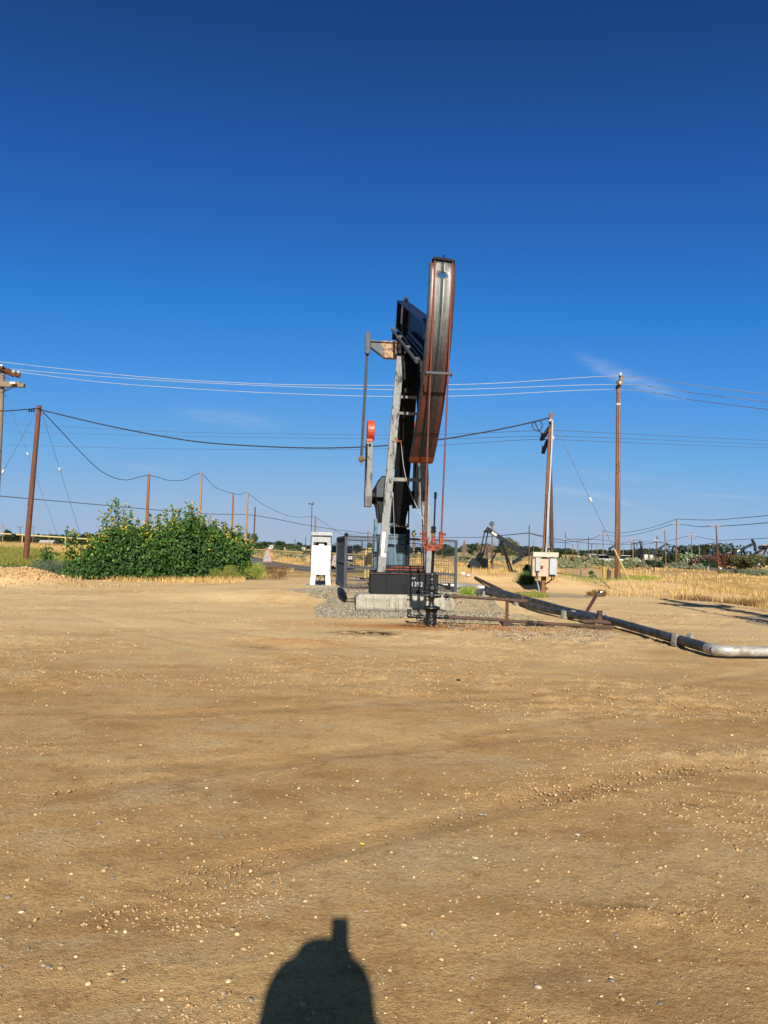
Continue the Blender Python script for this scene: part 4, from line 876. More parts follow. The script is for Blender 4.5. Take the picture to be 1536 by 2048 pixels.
# small inner window frame seen through the left of the front mesh
wa, wb_, wd, we = pt(697, 1080.5, YF + 1.2), pt(724, 1081.5, YF + 1.2), pt(724, 1098, YF + 1.2), pt(697, 1097.5, YF + 1.2)
MB().bar(wa, wb_, .03, .03).build('inner_rail', M['near_black'], fw_, world=True); MB().bar(wb_, wd, .03, .03).build('inner_rail', M['near_black'], fw_, world=True); MB().bar(we, pt(749, 1100, YF + 1.2), .03, .03).build('inner_rail', M['near_black'], fw_, world=True)
for s, px in ((0, 843.5), (1, 847)):
    MB().bar(pt(px, 1138, YF + .7), pt(px - .5, 1088, YF + .7), .03, .03).build('inner_post', M['near_black'] if s else M['fence_grey'], fw_, world=True)
MB().bar(pt(816, 1086, YF + .7), pt(846, 1089, YF + .7), .02, .02).build('inner_rail', M['near_black'], fw_, world=True)
MB().bar(pt(816, 1102, YF + .7), pt(846, 1104, YF + .7), .025, .025).build('inner_rail', M['near_black'], fw_, world=True)
b = MB(); b.cyl(At + (0, 0, .0), At + (0, 0, .09), .06, n=10); b.torus(At + (0, -.03, .06), (0, 1, 0), .05, .012); b.build('post_cap', M['near_black'], fw_, world=True)

# ------------------------------------------------------------------ white control cabinet
kb = hit(641, 1172); KY = float(kb[1]); gzk = G(kb[0], KY)
def K(px, py, dy=0): return at(px, py, KY + dy)
kz = 1380 / KY
kc = empty('control_cabinet', (kb[0], KY, gzk), 'white control cabinet on two tapered legs beside the fence', 'control cabinet', rz=0)
xl, xr = K(622, 1130)[0], K(661, 1130)[0]; zb, zt = K(641, 1150)[2], K(641, 1091)[2]; zh = K(641, 1063)[2]; cx = (xl + xr) / 2; wd_ = xr - xl; dp = .45
b = MB(); b.box((cx, KY + dp / 2, (zb + zt) / 2), (wd_, dp, zt - zb)); b.build('body', M['white_paint'], kc, world=True, bevel=.01)
b = MB(); b.box((cx + .0, KY + .012, (zt + zb) / 2 - .02), (wd_ * .93, .03, (zt - zb) * .93)); b.build('door_panel', M['white_paint'], kc, world=True, bevel=.006)
zs = K(641, 1084.5)[2]
for q in (.18, .5, .82): MB().cyl((cx + wd_ / 2 - .03, KY - .012, zb + (zt - zb) * q - .04), (cx + wd_ / 2 - .03, KY - .012, zb + (zt - zb) * q + .04), .012, n=8).build('hinge', M['galv'], kc, world=True)
MB().box((cx - wd_ / 2 + .07, KY - .02, (zb + zt) / 2), (.03, .04, .14)).build('door_handle', M['galv'], kc, world=True)
b = MB(); b.box((cx - wd_ / 2 + .04, KY + dp / 2, (zt + zs) / 2), (.08, dp, zs - zt)); b.build('vent_side', M['galv'], kc, world=True)
b = MB(); b.box((cx + wd_ / 2 - .07, KY + dp / 2, (zt + zs) / 2), (.14, dp, zs - zt)); b.build('vent_side', M['galv'], kc, world=True)
b = MB(); b.box((cx, KY + dp - .02, (zt + zs) / 2), (wd_ - .22, .03, zs - zt)); b.build('vent_back', M['near_black'], kc, world=True)
b = MB(); b.box((cx, KY + .06, zt + .03), (.19, .04, .06)); b.build('vent_latch', M['label_white'], kc, world=True)
b = MB(); b.prism([(KY, zs), (KY + dp, zs), (KY + dp, zh - .10), (KY, zh - .10)], (0, 0, 0), (0, 1, 0), (0, 0, 1), (1, 0, 0), xl + .01, xr - .015)
b.build('hood', M['galv'], kc, world=True, bevel=.006)
b = MB(); b.prism([(KY - .11, zh - .14), (KY - .11, zh - .02), (KY + dp + .03, zh + .0), (KY + dp + .03, zh - .04), (KY - .09, zh - .08), (KY - .09, zh - .14)], (0, 0, 0), (0, 1, 0), (0, 0, 1), (1, 0, 0), xl - .01, xr + .07); b.build('hood_roof', M['galv'], kc, world=True)
b = MB(); b.box((cx + .01, KY - .008, zs + .17), (.06, .012, .03)); b.build('name_plate', M['label_white'], kc, world=True)
for s in (-1, 1):
    xo = cx + s * (wd_ / 2 + .035); xi = cx + s * .17
    b = MB(); b.prism([(xo, gzk), (xo - s * .19, gzk), (xi, zb), (cx + s * wd_ / 2, zb)][::s], (0, KY + .02, 0), (1, 0, 0), (0, 0, 1), (0, 1, 0), 0, .02); b.prism([(xo, gzk), (xo - s * .05, gzk), (cx + s * (wd_ / 2 - .05), zb), (cx + s * wd_ / 2, zb)][::s], (0, KY + .04, 0), (1, 0, 0), (0, 0, 1), (0, 1, 0), 0, dp - .06); b.build('leg', M['white_paint'], kc, world=True)
b = MB(); b.box((cx + .02, KY + .16, zb - .03), (.34, .1, .06)); b.build('gland_plate', M['near_black'], kc, world=True)
b = MB(); b.box((cx + .02, KY + .10, zb - .025), (.13, .02, .05)); b.build('gland_label', M['label_white'], kc, world=True)
for k, (x0, x1, sag) in enumerate(((0, -.08, .0), (.1, -.02, .1), (-.26, -.02, -.1))):
    b = MB(); b.tube([(cx + x0 + (x1 - x0) * q + sag * math.sin(math.pi * q), KY + .12 - .1 * q, (zb - .04) + (gzk + .03 - zb + .04) * q) for q in np.linspace(0, 1, 10)], .016 if k < 2 else .007, 6); b.build('cable', M['near_black'], kc, world=True)
b = MB(); b.box((cx + .03, KY + .18, gzk + .0), (wd_ + .35, .8, .07)); tag(b.build('cabinet_slab', M['pale_concrete'], origin=(cx, KY, gzk)), 'thin concrete slab under the white control cabinet', 'slab')
# the small weather mast clamped to the cabinet's left side
m0, m1 = K(620.5, 1140, .1), K(624, 1008, .1)
ma = empty('weather_mast', m0, 'thin mast with wind sensor fixed to left side of white cabinet', 'mast')
MB().cyl(m0, m1, .014, n=8).build('pole', M['steel_grey'], ma, world=True)
b = MB(); b.cyl(m1 - (.10, 0, 0), m1 + (.05, 0, .0), .018, n=8); b.ball(m1 + (.03, 0, .0), .035); b.build('sensor_body', M['steel_grey'], ma, world=True)
b = MB(); b.box(m1 + (-.10, 0, .01), (.06, .01, .035)); b.build('vane', M['near_black'], ma, world=True)
MB().torus(m1 + (.045, 0, .06), (0, 1, 0), .032, .006).build('sensor_ring', M['steel_grey'], ma, world=True)

# black plastic-wrapped roll on the gravel, two thin hoses running from it
p0 = hit(680, 1186); p1 = hit(688.5, 1206); r0 = .085
b = MB(); prof = []
a_ = np.array([p0[0], p0[1], G(p0[0], p0[1]) + .10]); e_ = np.array([p1[0], p1[1], G(p1[0], p1[1]) + .085])
prof = [(.02, -.03), (.07, 0), (.095, .05), (.085, .16), (.075, .2), (.11, .25), (.115, .4), (.10, .45), (.12, .5), (.115, .7), (.09, .75), (.105, .8), (.085, .9), (.06, 1.0), (.02, 1.04)]
Lr = np.linalg.norm(e_ - a_); b.lathe(a_, [(r, h * Lr) for r, h in prof], e_ - a_, 14, .25); rl = b.build('black_roll', M['plastic_black'], origin=(p0[0], p0[1], 0)); tag(rl, 'lumpy black plastic-wrapped roll lying on the gravel by the fence post', 'roll')
for k, (ya, yb) in enumerate(((1200.5, 1198.5), (1205.5, 1205.5))):
    q0, q1 = hit(692, ya), hit(714, yb); b = MB(); b.tube([q0 + (q1 - q0) * f + np.array([0, .05 * math.sin(6 * f), .02 + G(*(q0 + (q1 - q0) * f)[:2]) - q0[2] * (1 - f) - q1[2] * f]) for f in np.linspace(0, 1, 8)], .011, 6)
    tag(b.build('hose', M['near_black'], origin=q0), 'thin black hose on gravel between the black roll and concrete base, %s' % ('the farther one' if k == 0 else 'the nearer one'), 'hose', 'hoses on the gravel')

# ------------------------------------------------------------------ pipelines on the right
def gp_(px, py): p = hit(px, py); return np.array([p[0], p[1], G(p[0], p[1])])
def pipe(name, pts, r, mat, label, lift=.05, segs=60, wob=.012):
    P = np.array(pts); Lg = np.concatenate([[0], np.cumsum(np.linalg.norm(np.diff(P, axis=0), axis=1))]); s = np.linspace(0, Lg[-1], segs)
    Q = np.stack([np.interp(s, Lg, P[:, k]) for k in range(3)], -1); Q[:, 2] = np.convolve(np.pad(gz(Q[:, 0], Q[:, 1]), 4, 'edge'), np.ones(9) / 9, 'valid') + r + lift
    Q[:, 2] += wob * (fbm(s * .5, s * 0, 80, 2) - .5) * 2; Q[:, 0] += wob * 2 * (fbm(s * .4, s * 0 + 9, 81, 2) - .5)
    rr_ = [r * (1 + .10 * (vnoise(k * .9, 0, 82) - .5)) for k in s]
    return Q, MB().tube(Q, rr_, 14), rr_
RP = .084
front = [gp_(955, 1193), gp_(966, 1192), gp_(1040, 1213), gp_(1110, 1232), gp_(1186, 1252)]
rear = [gp_(968, 1183), gp_(992, 1189), gp_(1060, 1209), gp_(1160, 1237), gp_(1240, 1258), gp_(1350, 1292), gp_(1432, 1317)]
right_ = [gp_(1430, 1317), gp_(1460, 1319.5), gp_(1536, 1319.5), gp_(1640, 1322), gp_(1800, 1330)]
Qf, b, _ = pipe('', front, RP, None, ''); b.cyl(Qf[-1], Qf[-1] + (.03, -.05, 0), RP * 1.06, n=14)
tag(b.build('pipeline', M['dark_clad'], origin=Qf[0]), 'shorter dark insulated pipeline, the one nearer the wellhead', 'pipeline', 'pipelines on concrete blocks')
Qr, b, _ = pipe('', rear, RP, None, ''); rp = b.build('pipeline', M['dark_clad'], origin=Qr[0]); tag(rp, 'longer dark insulated pipeline that bends into a silver section', 'pipeline', 'pipelines on concrete blocks')
Qs, b, _ = pipe('', right_, RP, None, '', segs=24, wob=.004); Qs[0] = Qr[-1]; b = MB().tube(Qs, RP * 1.0, 14); o_ = b.build('silver_section', M['silver_clad'], rp, world=True)
el = [Qr[-1] + (Qr[-2] - Qr[-1]) * k for k in (1.1, .5, 0)] + [Qs[1], Qs[2]]; MB().tube(el, RP * 1.1, 14).build('elbow', M['silver_clad'], rp, world=True)
for k in (12, 22, 33, 44, 52):
    d_ = Qr[k + 1] - Qr[k]; d_ /= np.linalg.norm(d_); MB().cyl(Qr[k] - d_ * .02, Qr[k] + d_ * .02, RP * 1.06, n=14).build('band', M['dark_clad'], rp, world=True)
# the far feeder behind the fence, silver, running left
far_l = [gp_(968, 1184), gp_(952, 1181), gp_(915, 1180), gp_(868, 1178)]
Qb, b, _ = pipe('', far_l, .085, None, '', segs=16, wob=.004); tag(b.build('feeder_pipe', M['silver_clad'], origin=Qb[0]), 'short silver pipe running left behind the mesh fence', 'pipe')
# concrete cradles
def cradle(px, py, s, label, rz=.6):
    p = gp_(px, py); r = empty('pipe_cradle', p, label, 'pipe support', 'concrete pipe cradles', rz)
    b = MB(); b.box((0, 0, .03 * s), (.62 * s, .16 * s, .07 * s)); b.build('block', M['pale_concrete'], r, bevel=.008)
    for q in (-1, 1):
        b = MB(); b.prism([(-.08, 0), (.08, 0), (.06, .2), (.03, .25), (-.03, .25), (-.06, .2)], (q * .24 * s, 0, .06 * s), (s, 0, 0), (0, 0, s), (0, 1, 0), -.08 * s, .08 * s); b.build('ear', M['pale_concrete'], r, bevel=.008)
cradle(1366, 1294, .72, 'pale concrete cradle under the longer pipeline near its silver bend', .35)
cradle(1137, 1239, .66, 'pale concrete cradle holding both pipelines beside the maroon riser', .5)
cradle(1040, 1212, .62, 'pale concrete cradle under the pipelines by the flow line end valve', .5)
cradle(974, 1194, .6, 'small concrete cradle at the far left end of both pipelines', .5)
cradle(1196, 1240, .6, 'concrete cradle behind the maroon riser and its rusty brace', .4)
# maroon riser with chrome end, rusty brace frame, valves where the flow line ties in
p = gp_(1168, 1236); q = at(1193, 1190, p[1] - .15)
rs = empty('vent_riser', p, 'slanted maroon pipe with shiny chrome end rising from the pipelines', 'riser pipe')
MB().cyl(p + (0, 0, .05), q, .042, n=12).build('pipe', M['maroon'], rs, world=True)
d_ = (q - p) / np.linalg.norm(q - p); b = MB(); b.cyl(q, q + (.09, -.02, .06), .042, n=12); b.cyl(q + (.09, -.02, .06), q + (.12, -.02, .075), .052, n=12); b.build('chrome_cap', M['chrome'], rs, world=True)
br = empty('brace_frame', gp_(1190, 1243), 'low rusty steel brace frame across the pipelines behind the riser', 'brace')
f0, f1 = at(1168, 1229, p[1] - .3), at(1211, 1230, p[1] - .3); f2 = at(1211, 1243, p[1] - .3); f3 = at(1168, 1241, p[1] - .3)
MB().bar(f0, f1, .05, .03, (0, 0, 1)).build('top_bar', M['rust_brown'], br, world=True); MB().bar(f1, f2, .05, .03, EX).build('leg', M['rust_brown'], br, world=True); MB().bar(f0, f3, .05, .03, EX).build('leg', M['rust_brown'], br, world=True)
v0 = gp_(1199, 1254); vv = empty('tie_in_valve', v0, 'rusty gate valve where the lower flow line meets the pipeline', 'valve')
b = MB(); b.ball(v0 + (0, 0, .12), .075); b.cyl(v0 + (-.14, 0, .12), v0 + (.14, 0, .10), .055, n=10); b.lathe(v0 + (0, 0, .12), [(.06, 0), (.07, .08), (.045, .1), (.045, .17), (.06, .18), (.06, .21)], n=10); b.build('body', M['rust_brown'], vv, world=True)
MB().torus(v0 + (0, 0, .35), (0, .2, 1), .06, .01).build('handwheel', M['rust_brown'], vv, world=True)
b = MB(); b.cyl(v0 + (-.36, .05, .10), v0 + (-.14, 0, .11), .05, n=10); b.cyl(v0 + (.14, 0, .1), v0 + (.36, -.08, .07), .045, n=10); b.build('stub_pipe', M['rust_brown'], vv, world=True)
# rusty bar and bright scraps lying on the berm
a_, e_ = gp_(950, 1158), gp_(1003, 1184); b = MB(); b.bar(a_ + (0, 0, .06), e_ + (0, 0, .07), .11, .09, (0, 0, 1)); tag(b.build('rusty_beam', M['rust_brown'], origin=a_), 'rusty steel bar lying down the sandy berm behind the pipelines', 'steel bar')
for px, py, lb in ((928, 1149, 'crumpled white scrap higher on the sandy berm by the fence'), (937, 1153, 'crumpled pale scrap just below the white one on the berm')):
    q = gp_(px, py); v, f = ico(); b = MB(); b.add(v * np.array([.13, .1, .07]) * (1 + rng.uniform(-.4, .3, (12, 1))) + q + (0, 0, .05), [tuple(r) for r in f]); tag(b.build('scrap', M['label_white'] if px == 928 else M['galv'], origin=q), lb, 'scrap')

# ------------------------------------------------------------------ poles
def pole(name, top, base, w0, w1, mat, label, d, cat='utility pole', group=None, arms=(), extra=None, bury=.3):
    """wooden pole sighted by its top and base pixels; w0/w1 pixel widths at base/top"""
    B = at(base[0], base[1], d); T = at(top[0], top[1], d); g = G(B[0], B[1])
    dirn = (T - B) / (T[2] - B[2]); B2 = B + dirn * (g - bury - B[2])
    r0, r1 = w0 * d / F / 2, w1 * d / F / 2
    b = MB(); b.tube([B2 + (T - B2) * k for k in (0, .25, .5, .75, 1)], [r0 + (r1 - r0) * k for k in (0, .25, .5, .75, 1)], 12 if d < 70 else 7)
    foot = B2 + dirn * bury
    if not arms and extra is None:
        return tag(b.build(name, mat, origin=foot), label, cat, group), T, foot
    r = empty(name, foot, label, cat, group); b.build('pole', mat, r, world=True)
    for (yy, x0, x1, th, dd) in arms:                                   # crossarm: sighted height, its two ends, thickness px, depth skew
        a = at(x0, yy, d); c = at(x1, yy, d); a = a + (0, -dd, -.0); c = c + (0, dd, 0); t_ = th * d / F
        MB().bar(a + (0, -r1 - t_ * .4, 0), c + (0, -r1 - t_ * .4, 0), t_, t_, (0, 0, 1)).build('crossarm', M['grey_wood'] if mat is not M['dark_wood'] else M['dark_wood'], r, world=True)
        for k in ((.04, .32, .68, .96) if d < 160 else ()):
            q = lerp(a, c, k) + (0, -r1 - t_ * .4, t_ * .5); h = max(.16, 2.2 * d / F); bb = MB(); bb.lathe(q, [(.02, 0), (.02, h * .4), (h * .32, h * .45), (h * .36, h * .7), (h * .2, h)], n=8); bb.build('insulator', M['porcelain'], r, world=True)
    return r, T, foot
# near left: two big poles
r, TA, fA = pole('utility_pole', (6, 735), (-10, 1092), 9.5, 8.6, M['grey_wood'], 'tall grey utility pole cut by the left edge with two crossarms', 45, extra=1, arms=())
def arm45(a, c, th, name='crossarm', mat='brown_wood', dd=0):
    A_, C_ = at(a[0], a[1], 45 - .25 - dd), at(c[0], c[1], 45 - .25 + dd); MB().bar(A_, C_, th, th * 1.1, (0, 0, 1)).build(name, M[mat], r, world=True); return A_, C_
a1, c1 = arm45((-34, 722), (40, 752), .26, dd=.9); arm45((-30, 726), (29, 751), .22, dd=.6)
a2, c2 = arm45((-36, 769), (49, 771), .24, mat='grey_wood'); arm45((-30, 765), (41, 767), .2, mat='grey_wood')
b = MB(); q = at(26, 766, 44.4); b.box(q, (.36, .14, .13)); b.build('fuse_box', M['label_white'], r, world=True)
for px, py in ((3, 732), (27, 744), (37, 745)):
    q = at(px, py + 3, 44.5); MB().lathe(q, [(.03, 0), (.03, .05), (.1, .07), (.12, .13), (.06, .2)], n=10).build('insulator', M['porcelain'], r, world=True)
for a, c in (((3, 785), (22, 772)), ((3, 786), (31, 773)), ((3, 750), (18, 757))): MB().cyl(at(*a, 44.7), at(*c, 44.6), .03, n=6).build('arm_brace', M['steel_grey'], r, world=True)
pB, TB, fB = pole('utility_pole', (78.5, 811), (53, 1102), 11, 8.8, M['brown_wood'], 'dark brown leaning pole in the weeds near the left edge', 37, extra=1)
for k, px in enumerate((59, 63.5, 68)):
    q = at(px, 817, 36.9); MB().tube([q, q - (0, 0, .12), q + (-.03, 0, -.2)], [.02, .045, .03], 8).build('cable_boot', M['near_black'], pB, world=True)
MB().cyl(at(66, 816, 37), at(84, 818, 37), .03, n=6).build('hook', M['steel_grey'], pB, world=True)
fl_ = 'row of poles behind the sunflower thicket'
_, TC, _ = pole('utility_pole', (298.3, 948), (291, 1090), 6.4, 5.2, M['tan_wood'], 'brown pole rising from the left half of the sunflower thicket', 60, group=fl_)
_, TD, _ = pole('utility_pole', (403.2, 945), (397.5, 1090), 5.2, 4.2, M['pale_wood'], 'light brown pole rising from the right half of the sunflower thicket', 72, group=fl_)
_, TE, _ = pole('utility_pole', (466.5, 985), (462.5, 1095), 4.2, 3.4, M['tan_wood'], 'slim brown pole at the right end of the sunflower thicket', 86, group=fl_)
_, TF, _ = pole('utility_pole', (495.3, 985), (490.5, 1112), 4.6, 3.7, M['pale_wood'], 'pale weathered pole right behind the yellow gate post', 84, group=fl_)
_, TG, _ = pole('utility_pole', (510.3, 1014), (506, 1114), 3.2, 2.5, M['dark_wood'], 'short dark pole right of the yellow gate post', 96)
_, TH, _ = pole('utility_pole', (631, 1033), (629, 1105), 3.4, 2.8, M['tan_wood'], 'orange-brown pole top showing just above the white cabinet', 110)
_, TI, _ = pole('utility_pole', (736, 1062), (735.5, 1112), 3, 2.4, M['tan_wood'], 'small brown pole seen through the fence mesh above the yellow post', 135)
# right: leaning pair that carries the cabinet, and the tall pole
DP = 28.4
pR, TR1, fR1 = pole('utility_pole', (1101.8, 826), (1086, 1186), 10.6, 7.2, M['tan_wood'], 'leaning brown pole that carries the cream electrical cabinet', DP, extra=1)
cpts = [at(1105, 842, DP - .16), at(1103, 900, DP - .16), at(1098.5, 985, DP - .18), at(1095.5, 1060, DP - .2), at(1092, 1104, DP - .3)]
MB().tube(cpts, .042, 10).build('conduit', M['pale_grey'], pR, world=True)
MB().tube([at(1097, 985, DP - .2), at(1094.5, 1045, DP - .22), at(1093, 1104, DP - .32)], .03, 8).build('conduit', M['galv'], pR, world=True)
q = at(1104, 846, DP - .17); MB().tube([q, q + (.0, -.03, .1), q + (-.06, -.05, .13), q + (-.12, -.05, .06)], .045, 8).build('weatherhead', M['pale_grey'], pR, world=True)
pT, TR2, fR2 = pole('utility_pole', (1099.5, 862), (1104.5, 1160), 9.4, 6.4, M['dark_wood'], 'dark upright pole with dark crossarms behind the leaning one', 33, extra=1)
for a, c, dd in (((1083, 879), (1103, 850), 1.1), ((1086, 905), (1096, 880), 1.0)):
    MB().bar(at(a[0], a[1], 33 - dd), at(c[0], c[1], 33 + dd), .13, .15, (0, 0, 1)).build('crossarm', M['near_black'], pT, world=True)
for px, py in ((1084, 874), (1086, 900), (1088, 908), (1106, 880)):
    MB().lathe(at(px, py, 32.4), [(.03, 0), (.06, .05), (.07, .12), (.03, .2)], n=8).build('insulator', M['porcelain'] if px > 1100 else M['near_black'], pT, world=True)
pQ, TQ, fQ = pole('utility_pole', (1237, 762), (1234.5, 1162), 11.4, 8.2, M['tan_wood'], 'tall brown utility pole standing alone near the right with three wires', 43, extra=1)
MB().tube([at(1241.5, 770, 42.8), at(1242, 752, 42.8)], .13, 8).build('pole_top_pin', M['grey_wood'], pQ, world=True)
MB().cyl(at(1236.6, 807, 43), at(1236.6, 810.5, 43), .15, n=12).build('white_band', M['label_white'], pQ, world=True)
for px, py in ((1240, 769), (1234, 778), (1241, 752)):
    MB().lathe(at(px, py, 42.6), [(.04, 0), (.09, .06), (.1, .14), (.05, .2)], n=8).build('insulator', M['porcelain'] if py != 778 else M['near_black'], pQ, world=True)
b = MB(); b.tube([at(1239.5, 790, 42.75), at(1238.6, 900, 42.75), at(1237.5, 1100, 42.75)], .012, 5); b.build('ground_wire', M['galv'], pQ, world=True)

# ------------------------------------------------------------------ electrical cabinet on the leaning pole
cY = DP - .42
def E_(px, py, dy=0): return at(px, py, cY + dy)
ce = empty('electrical_cabinet', E_(1090, 1155), 'cream electrical cabinet with sloping hood mounted on the leaning pole', 'electrical cabinet')
def fbox(x0, y0, x1, y1, dep, dy=0):
    a = E_(x0, (y0 + y1) / 2, dy); c = E_(x1, (y0 + y1) / 2, dy); t_ = E_((x0 + x1) / 2, y0, dy); u = E_((x0 + x1) / 2, y1, dy)
    return MB().box(((a[0] + c[0]) / 2, cY + dy + dep / 2, (t_[2] + u[2]) / 2), (c[0] - a[0], dep, t_[2] - u[2]), np.array(Matrix.Rotation(.0, 3, 'Y')))
fbox(1065, 1116, 1114.5, 1153, .30).build('back_box', M['cream'], ce, world=True, bevel=.01)
fbox(1066.5, 1104.5, 1117.5, 1114, .48, -.16).build('hood', M['cream_hood'], ce, world=True, bevel=.012)
gb_ = fbox(1099.5, 1117, 1113, 1149.5, .17, -.17).build('grey_switch_box', M['pale_grey'], ce, world=True, bevel=.01)
fbox(1113.2, 1121, 1114.8, 1134, .06, -.16).build('switch_lever', M['near_black'], gb_, world=True)
fbox(1104, 1130, 1109, 1137, .006, -.176).build('warning_label', M['label_yellow'], gb_, world=True); fbox(1103, 1118, 1106, 1120, .006, -.176).build('name_label', M['label_white'], gb_, world=True)
fbox(1104, 1140.5, 1105.5, 1142, .01, -.178).build('lock', M['near_black'], gb_, world=True)
mb_ = fbox(1071.5, 1115.5, 1081, 1142, .14, -.14).build('meter_box', M['pale_grey'], ce, world=True, bevel=.008)
fbox(1072.3, 1117, 1080.3, 1120, .006, -.146).build('danger_label', M['label_red'], mb_, world=True); fbox(1072.5, 1121.5, 1075.5, 1124.5, .006, -.146).build('warning_label', M['label_yellow'], mb_, world=True); fbox(1073, 1132, 1078, 1134.5, .006, -.146).build('warning_label', M['label_yellow'], mb_, world=True)
b = MB(); q = E_(1083.5, 1133.5, -.1); b.cyl(q + (-.04, .05, 0), q + (-.04, -.03, 0), .06, n=10); b.box(q + (.02, -.02, 0), (.1, .04, .05)); b.box(q + (-.04, -.02, -.05), (.05, .04, .1)); b.build('disconnect_handle', M['rust_orange'], ce, world=True)
MB().tube([E_(1074.5, 1143, -.08), E_(1074.6, 1150, -.08), E_(1074.6, 1164, -.06), E_(1077, 1173, -.05), at(1080, 1186, DP - .5)], [.03, .028, .026, .028, .03], 8).build('conduit', M['galv'], ce, world=True)
MB().tube([E_(1074.4, 1142, -.08), E_(1074.5, 1158, -.08)], .034, 8).build('conduit_sleeve', M['rust_brown'], ce, world=True)
for k, x in enumerate((1103.5, 1108)): MB().tube([E_(x, 1150, -.1), E_(x - .5, 1158, -.1), E_(1099 - k, 1164 - k, -.0), at(1091, 1168, DP - .1)], .02, 7).build('cable', M['near_black'], ce, world=True)

# ------------------------------------------------------------------ wires
def wire(name, pts, r, mat, label, group=None, sides=5):
    """pts: list of (px,py,d); passes through all of them, sampled smoothly by Catmull-Rom in space"""
    P = [at(*p) if not isinstance(p, np.ndarray) else p for p in pts]; Q = []
    for i in range(len(P) - 1):
        p0, p1, p2, p3 = P[max(i - 1, 0)], P[i], P[i + 1], P[min(i + 2, len(P) - 1)]
        for k in np.linspace(0, 1, 9)[:-1]: Q.append(.5 * ((2 * p1) + (p2 - p0) * k + (2 * p0 - 5 * p1 + 4 * p2 - p3) * k * k + (3 * p1 - p0 - 3 * p2 + p3) * k ** 3))
    Q.append(P[-1]); b = MB().tube(Q, r, sides); return tag(b.build(name, M[mat], origin=P[0]), label, 'wire', group)
def span(p0, p1, d0, d1, mids, n_extra=()):
    return [(p0[0], p0[1], d0)] + [(x, y, d0 + (d1 - d0) * (x - p0[0]) / (p1[0] - p0[0])) for x, y in mids] + [(p1[0], p1[1], d1)]
wg = 'three bare wires crossing the sky'
wire('power_wire', span((-60, 716), (1241.5, 752), 45, 42.8, [(100, 735), (300, 755), (520, 767.5), (700, 770.5), (860, 770), (1000, 766)]) + [(1400, 772.5, 33), (1640, 802, 24)], .015, 'wire_white', 'topmost of three bare wires from left pole to tall right pole', wg)
wire('power_wire', span((22, 738, ), (1236, 769), 45, 42.8, [(150, 749), (330, 761.5), (520, 771), (700, 777), (800, 779.5), (950, 778)]) + [(1400, 787.5, 33), (1640, 817, 24)], .015, 'wire_white', 'middle of three bare wires from left pole to tall right pole', wg)
wire('power_wire', span((38, 744), (1233, 779), 45, 42.8, [(200, 764), (360, 776), (520, 785), (700, 791.5), (820, 793), (950, 791)]) + [(1400, 802, 33), (1640, 832, 24)], .015, 'wire_white', 'lowest of three bare wires from left pole to tall right pole', wg)
wire('twisted_cable', [(-90, 818, 42), (0, 822, 39.5), (50, 819, 37.8), (79, 817, 36.8)] + span((84, 820), (1098, 836), 36.8, 28.4, [(120, 829), (200, 848), (300, 868), (400, 884), (520, 892.5), (640, 896), (760, 892), (860, 882), (960, 866), (1040, 850)])[0:], .031, 'wire_dark', 'thick dark twisted cable sagging from brown pole to leaning pole', sides=6)
for k, pts in enumerate(([(1077, 842, 28.6), (1067, 845, 28.4), (1064, 852, 28.4), (1069, 859, 28.4), (1076, 862, 28.4), (1083, 857, 28.4), (1084, 848, 28.4), (1080, 841, 28.5)], [(1070, 844, 28.6), (1073, 852, 28.3), (1080, 864, 28.3), (1089, 866, 28.3), (1097, 858, 28.3), (1103, 847, 28.25)])):
    wire('drip_loop', pts, .022, 'wire_dark', ('short dark drip loop hanging left of the leaning pole top', 'dark drip loop running up to the weatherhead of the leaning pole')[k])
ds = [(84, 822, 36.8), (120, 860, 41), (160, 903, 46), (205, 944, 51), (250, 960, 56), (297, 951, 60)]
wire('service_cable', ds + [(340, 961, 66), (370, 959.5, 69), (402, 947.5, 72), (430, 974, 77), (465, 987, 86), (480, 989, 85), (494.5, 986.5, 84), (530, 1011, 92), (575, 1031, 101), (604, 1034.5, 106), (630, 1034, 110), (660, 1054, 118), (690, 1069, 126), (735, 1066, 135)], .026, 'wire_dark', 'dark service cable looping pole to pole above the sunflower thicket')
wire('phone_line', [(-60, 985, 60), (0, 992, 64), (170, 1007, 72), (400, 1027, 86), (509, 1031, 96), (630, 1053, 112), (740, 1067.5, 125), (830, 1073, 130), (940, 1075, 110), (1057, 1066, 60)], .045, 'wire_grey', 'long low grey line crossing behind the pump jack')
wire('phone_line', [(1057, 1066, 60), (1095, 1074, 75), (1130, 1080.5, 90), (1200, 1088, 105), (1290, 1088, 120), (1314, 1083, 68)], .035, 'wire_dark', 'dark line from the thin rusty pole to the dark leaning pole')
for k, (l, rgt) in enumerate((([(-50, 843), (300, 862), (700, 869.5), (900, 868), (1053, 862)], [(1117, 861), (1300, 870), (1600, 884)]), ([(-50, 862), (300, 871), (700, 877), (900, 877), (1043, 873)], [(1108, 872), (1300, 879), (1600, 892)]), ([(-50, 888), (300, 897), (700, 899), (900, 889), (1041, 880)], [(1110, 879), (1300, 887), (1600, 898)]))):
    nm = ('upper', 'middle', 'lower')[k]
    wire('thin_wire', [(x, y, 33 + 45 * abs(x - 1095) / 1150) for x, y in l] + [(1085 + 4 * k, (862, 873, 880)[k], 33.2)], .012, 'wire_grey', '%s of three faint thin wires left of the dark crossarms' % nm, 'faint wires left of the crossarms')
    wire('thin_wire', [(1096, (862, 873, 880)[k], 33.2)] + [(x, y, 33 + 20 * (x - 1095) / 500) for x, y in rgt], .012, 'wire_grey', '%s of three faint thin wires right of the dark crossarms' % nm, 'faint wires right of the crossarms')
